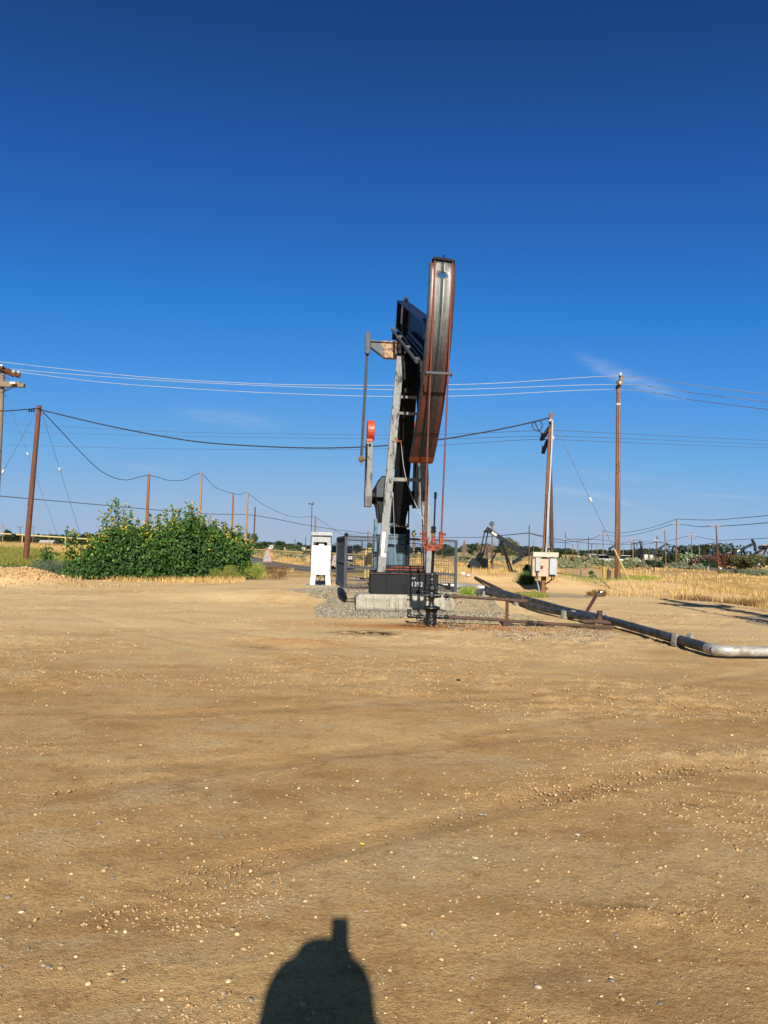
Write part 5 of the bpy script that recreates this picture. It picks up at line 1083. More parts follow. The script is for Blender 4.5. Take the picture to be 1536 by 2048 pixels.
# guy wires
def guy(a, c, label, bead=.5):
    P, Q = at(*a), at(*c); r = empty('guy_wire', Q, label, 'guy wire'); MB().cyl(P, Q, .012, n=5).build('strand', M['wire_grey'], r, world=True)
    m = P + (Q - P) * bead; d_ = (Q - P) / np.linalg.norm(Q - P); MB().lathe(m, [(.02, -.12), (.06, -.08), (.06, .08), (.02, .12)], d_, 8).build('strain_insulator', M['porcelain'], r, world=True); return r, P, Q
guy((11, 787, 45), (117, 1076, 45), 'guy wire from the left edge pole slanting down to the right', .42)
guy((71, 826, 37), (-50, 1045, 32), 'guy wire from the brown leaning pole slanting down to the left', .57)
guy((84, 826, 37), (160, 1068, 40), 'guy wire from the brown leaning pole slanting down to the right', .45)
gr, P, Q = guy((1107, 845, DP), (1273, 1191, 28.3), 'guy wire of the leaning pole ending in a yellow guard sleeve', .45)
MB().cyl(lerp(P, Q, .735), lerp(P, Q, .995), .03, n=10).build('guard_sleeve', M['yellow'], gr, world=True)
# black cable over the berm
c0 = gp_(1200, 1162); wire('ground_cable', [c0 + (0, 0, .1), gp_(1212, 1170) + (0, 0, .03), gp_(1221, 1178) + (0, 0, .03)], .014, 'wire_dark', 'black cable lying across the sandy berm left of the tall pole')
# ------------------------------------------------------------------ gate, yellow fence, truck
gL = np.array([at(490.5, 1137, 50)[0], 50.0]); gR = np.array([at(735, 1160, 36.5)[0], 36.5])
def gate_pt(px, py):                                                    # on the vertical plane through both gate posts
    r = ray(px, py); n = np.array([-(gR[1] - gL[1]), gR[0] - gL[0]]); k = (n @ gL) / (n @ r[:2]); return np.array([0, 0, H]) + r * k
def gatepost(px, y0, y1, wpx, label, mat='yellow', name='gate_post', dd=0):
    a, c = gate_pt(px, y0), gate_pt(px - (y0 - y1) * 0 + (y0 - y1) * .023, y1); d = a[1]; r = wpx * d / F / 2; a[2] = G(a[0], a[1]) - .1
    b = MB().cyl(a, c, r, n=12); b.lathe(c, [(r, -.0), (r * 1.05, .02), (r * .6, .05)], n=12); return tag(b.build(name, M[mat], origin=(a[0], a[1], G(a[0], a[1]))), label, 'gate post', 'yellow gate posts')
gatepost(490, 1138, 1087, 5.2, 'yellow gate post at the right end of the sunflower thicket')
gatepost(484.5, 1132, 1091, 3.6, 'thin rusty post just left of the yellow gate post', 'rust_brown')
gatepost(738, 1162, 1098, 9.5, 'thick yellow post behind the mesh fence, right one of two')
gatepost(730.5, 1160, 1099, 5.5, 'thinner yellow post behind the mesh fence, left one of two')
M['sign_red'] = simple('faded_sign_red', '#c96a62', .6, 0, .1, 5)
def leaf(label, hinge, tip, low, sign):
    h, t_ = gate_pt(*hinge), gate_pt(*tip); r = empty('gate_leaf', (h[0], h[1], G(h[0], h[1])), label, 'gate', 'yellow pipe gate leaves')
    MB().cyl(h, t_, .05, n=10).build('top_bar', M['yellow'], r, world=True); MB().cyl(gate_pt(*low[0]), gate_pt(*low[1]), .032, n=8).build('diagonal_bar', M['yellow'], r, world=True)
    MB().cyl(lerp(h, t_, .97), t_, .056, n=10).build('tip', M['rust_brown'], r, world=True)
    cxp, cyp, wp, hp_ = sign; P = [gate_pt(cxp - wp, cyp + hp_), gate_pt(cxp + wp, cyp + hp_), gate_pt(cxp + wp * .96, cyp + hp_ * .62), gate_pt(cxp + wp * .3, cyp - hp_), gate_pt(cxp - wp * .3, cyp - hp_), gate_pt(cxp - wp * .96, cyp + hp_ * .62)]
    nrm = np.array([-.55, -.83, 0]) * .02; cen = sum(P) / 6
    b = MB(); b.add([p + nrm * 3 for p in P] + [p + nrm * 4 for p in P], [tuple(range(5, -1, -1)), tuple(range(6, 12))] + [(k, (k + 1) % 6, 6 + (k + 1) % 6, 6 + k) for k in range(6)]); s_ = b.build('warning_sign', M['sign_red'], r, world=True)
    I = [cen + (p - cen) * .84 for p in P]; b = MB(); b.add([p + nrm * 4.2 for p in I] + [p + nrm * 4.6 for p in I], [tuple(range(5, -1, -1)), tuple(range(6, 12))] + [(k, (k + 1) % 6, 6 + (k + 1) % 6, 6 + k) for k in range(6)]); sf = b.build('sign_face', M['label_white'], s_, world=False, origin=None)
    for v in sf.data.vertices: v.co -= Vector(r.location)
    q = cen + nrm * 5; MB().box(q, (.03, .01, .12)).build('sign_mark', M['near_black'], r, world=True)
    return r
leaf('left yellow pipe gate leaf with triangular warning sign beside the thicket', (491, 1098), (612, 1105.5), ((492, 1134), (592, 1104)), (536.5, 1111.5, 9, 13))
leaf('right yellow pipe gate leaf in front of the dark truck', (736, 1110), (618, 1105), ((736, 1140), (650, 1106.5)), (671.5, 1120, 7, 12))
yf = empty('pipe_fence', (-18, 48, G(-18, 48)), 'yellow pipe rail fence crossing the dry field at the left', 'fence')
r0_, r1_ = at(-60, 1063, 47), gate_pt(490, 1098); MB().tube([r0_, lerp(r0_, at(0, 1067, 47.3), 1), at(110, 1074, 48), at(190, 1079, 48.6), at(340, 1089, 49.4), r1_], .055, 10).build('rail', M['yellow'], yf, world=True)
for px, py in ((-42, 1064.5), (45, 1070), (131, 1075.5), (218, 1081), (304, 1086.5), (398, 1092)):
    q = at(px, py, 47.4 + 2.6 * px / 490); MB().cyl((q[0], q[1], G(q[0], q[1]) - .2), q, .045, n=8).build('post', M['yellow'], yf, world=True)
# dark pickup parked behind the gate, facing us
tp = np.array([at(679, 1138, 51)[0], 51.0]); tz = G(*tp)
tk = empty('pickup_truck', (tp[0], tp[1], tz), 'dark navy pickup truck parked behind the gate, half hidden by the cabinet', 'truck')
b = MB(); b.prism([(0, .55), (0, 1.05), (.12, 1.15), (1.25, 1.2), (5.3, 1.2), (5.4, .6), (5.3, .45), (.1, .42)], (0, 0, 0), (0, 1, 0), (0, 0, 1), (1, 0, 0), -.98, .98); b.build('body', M['truck_paint'], tk, bevel=.05)
b = MB(); b.prism([(1.25, 1.18), (2.0, 1.78), (3.2, 1.82), (3.5, 1.2)], (0, 0, 0), (0, 1, 0), (0, 0, 1), (1, 0, 0), -.82, .82); b.build('cab', M['truck_paint'], tk, bevel=.06)
b = MB(); b.add([(-.72, 1.32, 1.26), (.72, 1.32, 1.26), (.66, 1.93, 1.74), (-.66, 1.93, 1.74)], [(0, 1, 2, 3)]); w_ = b.build('windscreen', M['glass_dark'], tk); w_.location = (0, -.03, .03)
b = MB(); b.box((0, -.02, .86), (1.1, .06, .3)); b.build('grille', M['chrome'], tk, bevel=.02)
b = MB(); b.box((0, -.08, .52), (1.95, .16, .2)); b.build('bumper', M['chrome'], tk, bevel=.03)
for s in (-1, 1):
    MB().box((s * .76, -.03, .9), (.34, .06, .24)).build('headlight', M['porcelain'], tk, bevel=.02)
    b = MB(); b.box((s * 1.16, 1.65, 1.32), (.2, .12, .28)); b.cyl((s * .9, 1.65, 1.25), (s * 1.1, 1.65, 1.28), .03, n=6); b.build('mirror', M['near_black'], tk, bevel=.02)
    for y in (.95, 4.3):
        b = MB(); b.cyl((s * .98, y, .38), (s * .72, y, .38), .38, n=20); wh = b.build('wheel', M['rubber'], tk); MB().cyl((s * .99, y, .38), (s * .985, y, .38), .22, n=14).build('rim', M['galv'], wh)

# ------------------------------------------------------------------ leaf and blade meshes
def leaf_quads(cen, size, aspect=.8, up=.35, bias=(0, -.35, .45)):
    n = len(cen); nrm = rng.normal(size=(n, 3)) + np.array(bias) * 1.6; nrm /= np.linalg.norm(nrm, axis=1)[:, None]
    t_ = rng.normal(size=(n, 3)) - np.array([0, 0, up]); t_ -= nrm * (t_ * nrm).sum(1)[:, None]; t_ /= np.linalg.norm(t_, axis=1)[:, None] + 1e-9
    s_ = np.cross(nrm, t_); L_ = (size * rng.uniform(.6, 1.35, n))[:, None]; W_ = L_ * aspect
    a = cen - t_ * L_ * .5; c = cen + t_ * L_ * .5; fold = nrm * L_ * .12
    l = cen - t_ * L_ * .12 - s_ * W_ * .5 + fold; r = cen - t_ * L_ * .12 + s_ * W_ * .5 + fold
    V = np.stack([a, r, c, l], 1).reshape(-1, 3); Fq = np.arange(4 * n).reshape(n, 4); return V, Fq
def blades(xy, h, wdt, lean=.25, zoff=0):
    n = len(xy); z = gz(xy[:, 0], xy[:, 1]) + zoff; a = rng.uniform(0, 6.28, n); dx, dy = np.cos(a) * wdt / 2, np.sin(a) * wdt / 2
    lx, ly = rng.normal(0, lean, n) * h, rng.normal(0, lean, n) * h
    b0 = np.stack([xy[:, 0] - dx, xy[:, 1] - dy, z - .02], -1); b1 = np.stack([xy[:, 0] + dx, xy[:, 1] + dy, z - .02], -1)
    m0 = np.stack([xy[:, 0] - dx * .7 + lx * .35, xy[:, 1] - dy * .7 + ly * .35, z + h * .6], -1); m1 = np.stack([xy[:, 0] + dx * .7 + lx * .35, xy[:, 1] + dy * .7 + ly * .35, z + h * .6], -1)
    tp_ = np.stack([xy[:, 0] + lx, xy[:, 1] + ly, z + h], -1)
    V = np.stack([b0, b1, m1, tp_, m0], 1).reshape(-1, 3); k = np.arange(n)[:, None] * 5
    return V, np.concatenate([k + np.array([[0, 1, 2]]), k + np.array([[0, 2, 4]]), k + np.array([[4, 2, 3]])], 0)
def grass(name, xy, h, wdt, mat, label, lean=.25, tint=None, cat='grass'):
    V, Fq = blades(xy, h, wdt, lean); tn = rng.uniform(0, 1, len(xy)) if tint is None else tint
    return tag(raw_mesh(name, V, Fq, M[mat], tint=np.repeat(tn, 5)), label, cat, kind='stuff')
def scatter(poly, n, clump=.5, sc_=.7, seed=90):
    P = np.array(poly); xy = np.stack([rng.uniform(P[:, 0].min(), P[:, 0].max(), n), rng.uniform(P[:, 1].min(), P[:, 1].max(), n)], -1)
    k = inpoly(xy[:, 0], xy[:, 1], poly) & (fbm(xy[:, 0] * sc_, xy[:, 1] * sc_, seed, 3) + rng.uniform(-.12, .12, n) > clump); return xy[k]
# dry field on the right: a frayed front edge, thick and tall behind it
RG = pxpoly([(1185, 1189), (1240, 1193), (1300, 1196), (1400, 1203), (1540, 1220), (1640, 1226), (1640, 1160), (1530, 1152), (1460, 1160), (1390, 1157), (1300, 1163), (1235, 1166), (1205, 1174)])
xy = scatter(RG, 150000, .50, .8); h = rng.uniform(.12, .46, len(xy)) * (.15 + 1.3 * fbm(xy[:, 0] * .5, xy[:, 1] * .5, 91, 3)) * (1 - .6 * sm(xy[:, 1], 27.5, 33))
grass('dry_grass', xy, h, rng.uniform(.008, .02, len(xy)), 'dry_grass', 'golden dry grass bordering the dirt pad at the right')
xy = np.stack([rng.uniform(-34, 62, 260000), 34 + 90 * rng.uniform(0, 1, 260000) ** 1.6], -1)
k = (np.abs(xy[:, 0]) < xy[:, 1] * .62 + 3) & (straw_mask(xy[:, 0], xy[:, 1]) > .4) & (path_mask(xy[:, 0], xy[:, 1]) < .3) & (fbm(xy[:, 0] * .22, xy[:, 1] * .22, 92, 4) + rng.uniform(-.1, .1, len(xy)) > .50 + .11 * sm(xy[:, 0], 4, 10) - .04 * sm(-xy[:, 0], 0, 8))
road_c = np.interp(xy[:, 1], [46.5, 50, 54.5, 63, 84], [-1.5, -4.2, -7.5, -12.5, -22]); k &= ~((np.abs(xy[:, 0] - road_c) < 4.4) & (xy[:, 1] > 45)); k &= ~((np.abs(xy[:, 0] - np.interp(xy[:, 1], [40, 68, 86, 112, 150], [36, 38, 42, 48, 62])) < 4.4) & (xy[:, 1] > 40)); k &= ~((np.abs(xy[:, 0] - tp[0]) < 1.8) & (np.abs(xy[:, 1] - 53) < 4)); k &= ~((xy[:, 0] > -6) & (xy[:, 0] < 1) & (xy[:, 1] < 45)); xy = xy[k]
f_ = .35 + .65 * sm(fbm(xy[:, 0] * .22, xy[:, 1] * .22, 92, 4), .48, .62)
grass('field_grass', xy, rng.uniform(.12, .38, len(xy)) * f_, rng.uniform(.012, .03, len(xy)) * (1 + xy[:, 1] / 90), 'dry_grass', 'patchy straw-coloured grass over the flat field behind the pad', .35)
LG = [(-31, 38), (-9.5, 38), (-10.5, 49), (-31, 52)]
xy = scatter(LG, 70000, .34, .5, 93); grass('tall_dry_grass', xy, rng.uniform(.25, .62, len(xy)), rng.uniform(.012, .022, len(xy)), 'dry_grass', 'taller dry grass under the yellow pipe fence at the left', .22)
# green strip on the berm's crest
GS = pxpoly([(1020, 1163), (1040, 1170), (1060, 1168), (1130, 1164), (1250, 1166), (1320, 1160), (1320, 1154), (1235, 1155), (1120, 1153), (1060, 1154), (1030, 1155)])
xy = scatter(GS, 26000, .44, .9, 94); grass('green_weeds', xy, rng.uniform(.07, .26, len(xy)), rng.uniform(.010, .022, len(xy)), 'green_grass', 'thin strip of green weeds along the top of the sandy berm', .4, cat='weeds')
for poly, n, hh, mt, lb, cl in ((pxpoly([(1030, 1188), (1050, 1196), (1095, 1196), (1092, 1189)]), 3500, .13, 'weed_leaf', 'low green weeds beside the pipelines under the cream cabinet', .42), (pxpoly([(1172, 1188), (1176, 1193), (1210, 1194), (1212, 1187)]), 2600, .22, 'brown_weed', 'brown-green weed clump left of the dry grass edge', .40), (pxpoly([(920, 1184), (924, 1192), (950, 1192), (950, 1184)]), 900, .2, 'green_grass', 'small green weed in front of the silver feeder pipe', .35), (pxpoly([(1048, 1163), (1040, 1170), (1066, 1170), (1066, 1158)]), 1500, .55, 'sunflower_leaf', 'dark green weeds left behind the cream cabinet', .3)):
    xy = scatter(poly, n * 3, cl, 1.2, 95); 
    if len(xy): grass('weeds', xy, rng.uniform(.3, 1, len(xy)) * hh, rng.uniform(.012, .025, len(xy)), mt, lb, .45, cat='weeds')
TUF = pxpoly([(905, 1150), (940, 1152), (1000, 1158), (1015, 1152), (1000, 1143), (950, 1140), (905, 1140)])
xy = scatter(TUF, 16000, .50, .7, 96); grass('dry_tufts', xy, rng.uniform(.1, .34, len(xy)), rng.uniform(.012, .022, len(xy)), 'dry_grass', 'dry grass tufts on the slope before the small pump jack', .35)
FT = pxpoly([(1345, 1199), (1420, 1204), (1540, 1217), (1600, 1222), (1600, 1206), (1480, 1199), (1380, 1195)])
xy = scatter(FT, 14000, .55, .6, 97); grass('brown_weeds', xy, rng.uniform(.06, .24, len(xy)), rng.uniform(.012, .02, len(xy)), 'brown_weed', 'brown-green weeds at the front edge of the right dry grass', .4, cat='weeds')
# weeds on the left
W1 = pxpoly([(-60, 1140), (0, 1142), (70, 1144), (125, 1146), (135, 1128), (60, 1112), (-60, 1110)])
xy = scatter(W1, 90000, .30, .5, 98); grass('yellow_green_weeds', xy, rng.uniform(.25, .75, len(xy)), rng.uniform(.010, .02, len(xy)), 'weed_leaf', 'tall yellow-green weeds around the brown leaning pole', .35, cat='weeds')
def bush_mesh(cx, cy, w, d, h, n, size, lumps=9, base=.0, aspect=.7, hollow=.0):
    """clumpy crown: leaves gathered round several lobes, with gaps between them"""
    L_ = np.stack([rng.uniform(-.36, .36, lumps) * w, rng.uniform(-.3, .3, lumps) * d, h * rng.uniform(.25, .82, lumps)], -1); R0 = rng.uniform(.16, .30, lumps) * min(w, h * 1.6)
    k = rng.integers(0, lumps, n); dr = rng.normal(size=(n, 3)); dr /= np.linalg.norm(dr, axis=1)[:, None]
    p = L_[k] + dr * (R0[k] * (rng.uniform(.25, 1.0, n) ** .5) * rng.uniform(.8, 1.25, n))[:, None] * np.array([1.15, 1, .9])
    p[:, 2] = np.abs(p[:, 2] - base) + base; p[:, 2] = np.minimum(p[:, 2], h * 1.02); p[:, 0] += cx; p[:, 1] += cy
    return p
def shrub(name, px, y0, wpx, hpx, d, mat, label, n, size, cat='shrub', group=None, lumps=9, aspect=.7, stem=True, tint=None):
    q = at(px, y0, d); g_ = G(q[0], q[1]); w, h = wpx * d / F, hpx * d / F
    P = bush_mesh(0, 0, w, w * .8, h, n, size, lumps, aspect=aspect); V, Fq = leaf_quads(P, np.full(len(P), size), aspect); tn = np.clip(rng.uniform(0, 1, n), 0, 1)
    r = empty(name, (q[0], q[1], g_), label, cat, group); raw_mesh('foliage', V, Fq, M[mat], tint=np.repeat(tn, 4), parent=r)
    if stem:
        b = MB()
        for k in range(4):
            a = rng.uniform(-.25, .25, 2) * w; b.tube([(a[0] * .3, a[1] * .3, -.05), (a[0] * .7, a[1] * .7, h * .3), (a[0] * 1.2, a[1] * 1.2, h * .6)], [h * .03, h * .02, h * .01], 5)
        b.build('stems', M['bark'], r)
    return r
shrub('tumbleweed', 100, 1146, 82, 34, 31.6, 'grey_weed', 'soft grey-green bush between the dirt mound and the thicket', 9000, .055, lumps=14, aspect=.22)
shrub('tumbleweed', 38, 1144, 80, 24, 31.0, 'grey_weed', 'low grey-green bush behind the dirt mound at the left', 6000, .05, lumps=12, aspect=.22)
shrub('dry_bush', 8, 1146, 60, 20, 29.5, 'brown_weed', 'brown dry bush at the left edge behind the mound', 4500, .045, lumps=9, aspect=.2)
shrub('dry_bush', 92, 1152, 40, 17, 29.2, 'brown_weed', 'brown dry bush at the right end of the dirt mound', 3200, .045, lumps=7, aspect=.2)
shrub('weed_bush', 455, 1164, 66, 30, 30.2, 'weed_leaf', 'yellow-green weed bush under the gate post, left of three', 7000, .05, lumps=10, aspect=.2, group='weed bushes before the gate')
shrub('weed_bush', 505, 1162, 62, 36, 30.6, 'green_grass', 'bright green weed bush before the gate, middle of three', 7000, .05, lumps=10, aspect=.2, group='weed bushes before the gate')
shrub('weed_bush', 552, 1161, 52, 30, 31, 'brown_weed', 'brown dry weed bush before the gate, right of three', 6000, .05, lumps=9, aspect=.2, group='weed bushes before the gate')
shrub('tall_weed', 1184.5, 1162, 11, 28, 33.2, 'sunflower_leaf', 'single tall green weed on the berm left of the rusty pipes', 420, .09, lumps=6)
shrub('tall_weed', 1057, 1170, 20, 26, 31.5, 'dark_leaf', 'dark bush partly behind the left side of the cream cabinet', 1500, .09, lumps=6)

# ------------------------------------------------------------------ wild sunflower thicket
def sunflower(x0, x1, tops, label, nstem, dens, spires=(), yb=1161, dd=(30.6, 33.4)):
    a = at((x0 + x1) / 2, yb, 32); r = empty('wild_sunflower', (a[0], a[1], G(a[0], a[1])), label, 'wild sunflower', 'wild sunflower thicket')
    tx = [t[0] for t in tops]; ty = [t[1] for t in tops]; cen = []; tn = []; sb = MB(); fl_c = []; org = np.array(r.location)
    for s in range(nstem):
        px = rng.uniform(x0, x1); d = rng.uniform(*dd); top = np.interp(px, tx, ty) + abs(rng.normal(0, 13)) * (1.2 - .4 * (d - dd[0]) / (dd[1] - dd[0])) - 3 + 14 * (vnoise(px * .09, 0, 7) - .4); q = at(px, 1150, d); g_ = G(q[0], q[1])
        h = at(px, top, d)[2] - g_
        if h < .3: continue
        lx, ly = rng.normal(0, .10, 2) * h; tipp = np.array([q[0] + lx, q[1] + ly, g_ + h]); base = np.array([q[0], q[1], g_])
        if s % 3 == 0: sb.tube([base, lerp(base, tipp, .5) + (rng.normal(0, .04), 0, 0), tipp], [.014, .011, .005], 4)
        m = int(dens * h); f = rng.uniform(.06, 1, m); rad = (.10 + .30 * (1 - f) + .05) * rng.uniform(.3, 1.2, m); an = rng.uniform(0, 6.28, m)
        P = base + (tipp - base) * f[:, None] + np.stack([np.cos(an) * rad, np.sin(an) * rad, rng.normal(0, .05, m)], -1); cen.append(P); tn.append(np.clip(rng.normal(.42, .22, m) + .15 * (f - .5), 0, 1))
        if rng.uniform() < .2: fl_c += [tipp + rng.normal(0, .12, 3) for _ in range(rng.integers(1, 4))]
    extra = [(x_, np.interp(x_, tx, ty) - rng.uniform(4, 20)) for x_ in rng.uniform(x0, x1, int((x1 - x0) / 9))] if x1 - x0 > 40 else []
    for px, top in list(spires) + extra:
        d = rng.uniform(31, 32.5); q = at(px, 1150, d); g_ = G(q[0], q[1]); tipp = at(px + rng.normal(0, 3), top, d); base = np.array([q[0], q[1], g_]); sb.tube([base, lerp(base, tipp, .6), tipp], [.014, .009, .004], 4)
        for br_ in range(10):
            f0 = rng.uniform(.55, .95); p_ = lerp(base, tipp, f0); e2 = p_ + np.array([rng.normal(0, .22), rng.normal(0, .2), rng.uniform(.1, .38)]); sb.tube([p_, e2], [.006, .003], 3); fl_c.append(e2); cen.append(e2[None] + rng.normal(0, .05, (2, 3))); tn.append(rng.uniform(.3, .7, 2))
        m = 60; f = rng.uniform(.45, 1, m); P = lerp(base, tipp, 0)[None] + (tipp - base)[None] * f[:, None] + rng.normal(0, .08, (m, 3)) * (1.3 - f)[:, None] * 1.6; cen.append(P); tn.append(rng.uniform(.3, .8, m))
    cen = np.concatenate(cen); tn = np.concatenate(tn); V, Fq = leaf_quads(cen, rng.choice([.08, .11, .14], len(cen)), .82, 1.2, (0, -.5, .35)); raw_mesh('foliage', V - org.astype(np.float32), Fq, M['sunflower_leaf'], tint=np.repeat(tn, 4), parent=r)
    sb.build('stems', M['stem'], r, world=True)
    if not fl_c: fl_c.append(cen[np.argmax(cen[:, 2])])
    fc = np.array(fl_c); fc = np.repeat(fc, 5, 0) + rng.normal(0, .018, (len(fc) * 5, 3)); V, Fq = leaf_quads(fc, np.full(len(fc), .055), .6, 0, (0, -.7, .3)); raw_mesh('flowers', V - org.astype(np.float32), Fq, M['petal'], tint=rng.uniform(0, 1, len(V)), parent=r)['kind'] = 'stuff'
    return r
sunflower(128, 205, [(128, 1122), (150, 1112), (175, 1098), (205, 1075)], 'low leafy sunflower bush at the left end of the thicket', 85, 56, [(135, 1056), (150, 1062)], 1152)
sunflower(192, 292, [(192, 1092), (215, 1066), (232, 1048), (255, 1054), (292, 1064)], 'tall sunflower bush with sparse flowering spires left of centre', 105, 66, [(228, 993), (236, 1000), (222, 1010), (244, 1012), (205, 1036), (262, 1020), (214, 1024), (252, 1028), (275, 1034)])
sunflower(280, 420, [(280, 1064), (310, 1062), (345, 1050), (372, 1032), (384, 1022), (400, 1044), (420, 1052)], 'tallest sunflower bush with a leafy spike beside the light brown pole', 150, 66, [(334, 1016), (347, 1010), (356, 1018), (383, 1004), (384, 1010), (300, 1034), (318, 1030)])
sunflower(408, 489, [(408, 1052), (440, 1064), (470, 1070), (489, 1090)], 'rounded sunflower bush at the right end of the thicket by the gate', 90, 64, [(425, 1042), (455, 1048), (478, 1052)])
sunflower(90, 106, [(90, 1100), (97, 1090), (106, 1102)], 'single small sunflower plant standing alone left of the thicket', 9, 55, [], 1125, (33.5, 34))
xy = scatter(pxpoly([(120, 1160), (490, 1166), (490, 1156), (120, 1148)]), 16000, .42, .8, 99); grass('dry_litter', xy, rng.uniform(.05, .3, len(xy)), rng.uniform(.012, .02, len(xy)), 'dry_grass', 'dry straw under the front edge of the sunflower thicket', .5)

# ------------------------------------------------------------------ small things on the berm and behind
def post(name, px, y0, y1, wpx, d, mat, label, cat='post', group=None):
    a, c = at(px, y0, d), at(px, y1, d); r = wpx * d / F / 2; b = MB().cyl((a[0], a[1], G(a[0], a[1]) - .15), (a[0], a[1], c[2]), r, n=14); b.lathe((a[0], a[1], c[2]), [(r, 0), (r * .9, .02), (r * .4, .03)], n=14); return tag(b.build(name, M[mat], origin=(a[0], a[1], G(a[0], a[1]))), label, cat, group)
post('bollard', 1208, 1160, 1135, 6.6, 41, 'yellow_bright', 'yellow pipe bollard just left of the tall pole', 'bollard')
post('pipe_stub', 1218, 1160, 1140.5, 7.5, 41, 'rust_brown', 'rusty brown pipe stub between the bollard and tall pole', 'pipe stub')
post('stake', 1161.5, 1159, 1139, 1.6, 37, 'steel_grey', 'thin grey stake on the berm left of the tall green weed', 'stake')
post('stake', 1240.5, 1160, 1147, 1.4, 42, 'steel_grey', 'thin grey stake right beside the base of the tall pole', 'stake')
post('stake', 1038.5, 1163, 1142, 1.5, 36, 'label_white', 'short white stake among green weeds left of the cream cabinet', 'stake')
post('iron_post', 1057.5, 1146, 1051, 2.1, 54, 'rust_brown', 'tall thin rusty pole between small pump jack and cream cabinet', 'pole')
post('rust_post', 974, 1124, 1096, 4.2, 62, 'rust_brown', 'rusty capped post behind the small pump jack, left of two', 'post', 'rusty posts')
post('rust_post', 984.5, 1126, 1096, 4.0, 60, 'rust_brown', 'rusty capped post behind the small pump jack, right of two', 'post', 'rusty posts')

# ------------------------------------------------------------------ smaller pump jacks, seen from the side
def small_pump(label, px, y0, d, s, rz, tilt, group, mat='dark_steel', root=None):
    q = at(px, y0, d); r = empty('pump_jack', (q[0], q[1], G(q[0], q[1]) - .05), label, 'pump jack', group, rz, s)
    MBd = lambda: MB()
    b = MBd(); b.box((-.8, -.45, .12), (4.4, .16, .24)); b.box((-.8, .45, .12), (4.4, .16, .24)); b.box((1.2, 0, .12), (.2, 1.1, .22)); b.box((-2.2, 0, .2), (1.6, 1.1, .2)); b.build('skid', M['near_black'], r)
    for a in ((.95, -.55), (.95, .55), (-1.15, 0)):
        b = MBd(); b.bar((a[0], a[1], .2 if a[0] > 0 else .95), (0, a[1] * .12, 3.0), .16, .14, (0, 1, 0)); b.build('post_leg', M['black_paint'], r)
    b = MBd(); b.bar((.62, -.36, 1.05), (.62, .36, 1.05), .07, .07); b.bar((.33, -.2, 2.0), (.33, .2, 2.0), .06, .06); b.build('post_brace', M['black_paint'], r)
    B_ = np.array([math.cos(tilt), 0, -math.sin(tilt)]); N_ = np.array([math.sin(tilt), 0, math.cos(tilt)]); Cc = np.array([0, 0, 3.08])
    b = MBd(); b.bar(Cc - B_ * 2.05 + N_ * .22, Cc + B_ * 2.3 + N_ * .22, .22, .44, (0, 1, 0)); wb = b.build('walking_beam', M[mat], r)
    b = MBd(); b.bar(Cc - B_ * 1.35 + N_ * .24 + (0, -.115, 0), Cc - B_ * .75 + N_ * .24 + (0, -.115, 0), .012, .26, (0, 1, 0)); b.build('marker_plate', M['label_white'], wb)
    b = MBd(); b.box(Cc, (.4, .4, .22)); b.build('saddle', M['black_paint'], r)
    R0 = 2.62; arc = [(R0 * math.cos(t), R0 * math.sin(t)) for t in np.linspace(.36, -.62, 12)]; inn = [((R0 - .36) * math.cos(t), (R0 - .36) * math.sin(t)) for t in np.linspace(-.56, .32, 6)]
    b = MBd(); b.prism(arc + inn, Cc + N_ * .22, B_, N_, (0, 1, 0), -.17, .17); hd = b.build('horsehead', M[mat], r)
    for k in range(5):
        t = .22 - .18 * k; p_ = Cc + N_ * .22 + B_ * (R0 - .2) * math.cos(t) + N_ * (R0 - .2) * math.sin(t); MB().bar(p_ + B_ * .13 + (0, -.18, .05), p_ - B_ * .12 + (0, -.18, -.04), .03, .09, (0, 1, 0)).build('head_slot', M['near_black'], hd)
    tail = Cc - B_ * 1.9; pin = np.array([-2.05, 0, 1.75])
    b = MBd(); b.box(tail + (0, 0, -.05), (.2, 1.3, .2)); b.build('equalizer', M['black_paint'], r)
    for y in (-.62, .62):
        b = MBd(); b.bar(tail + (0, y, 0), pin + (0, y, 0), .1, .1); b.build('pitman_arm', M['black_paint'], r)
        b = MBd(); b.bar((-2.05, y * .86, 1.9), (-3.0, y * .86, .25), .12, .34, (0, 1, 0)); cr = b.build('crank', M['black_paint'], r)
        b = MBd(); b.prism([(-.2, -.5), (.45, -.6), (.75, .1), (.45, .62), (-.2, .5)], (-2.5, y * .86, .95), (-.55, 0, -.83), (.83, 0, -.55), (0, 1, 0), -.14, .14); b.build('counterweight', M[mat], cr)
    b = MBd(); b.prism([(-.5, 0), (.55, 0), (.5, .85), (.2, 1.1), (-.3, 1.1), (-.5, .8)], (-2.0, 0, .3), (1, 0, 0), (0, 0, 1), (0, 1, 0), -.4, .4); b.build('gearbox', M['near_black'], r)
    b = MBd(); b.cyl((-3.2, -.3, .55), (-3.2, .3, .55), .25, n=12); b.build('motor', M['near_black'], r)
    hx = Cc + N_ * .22 + np.array([R0, 0, 0]); b = MBd(); b.cyl((hx[0], -.06, hx[2] - .2), (hx[0], -.06, .9), .018, n=5); b.cyl((hx[0], .06, hx[2] - .2), (hx[0], .06, .9), .018, n=5); 
    w_ = MBd(); w_.cyl((hx[0], 0, 0), (hx[0], 0, .75), .07, n=8); w_.box((hx[0], 0, .9), (.12, .24, .08)); w_.build('well_pipe', M['rust_brown'], r)
    return r
sp0 = small_pump('small grey pump jack standing in dry grass right of the mesh fence', 1003, 1143, 55, .80, R_(-24), R_(33), 'smaller pump jacks')
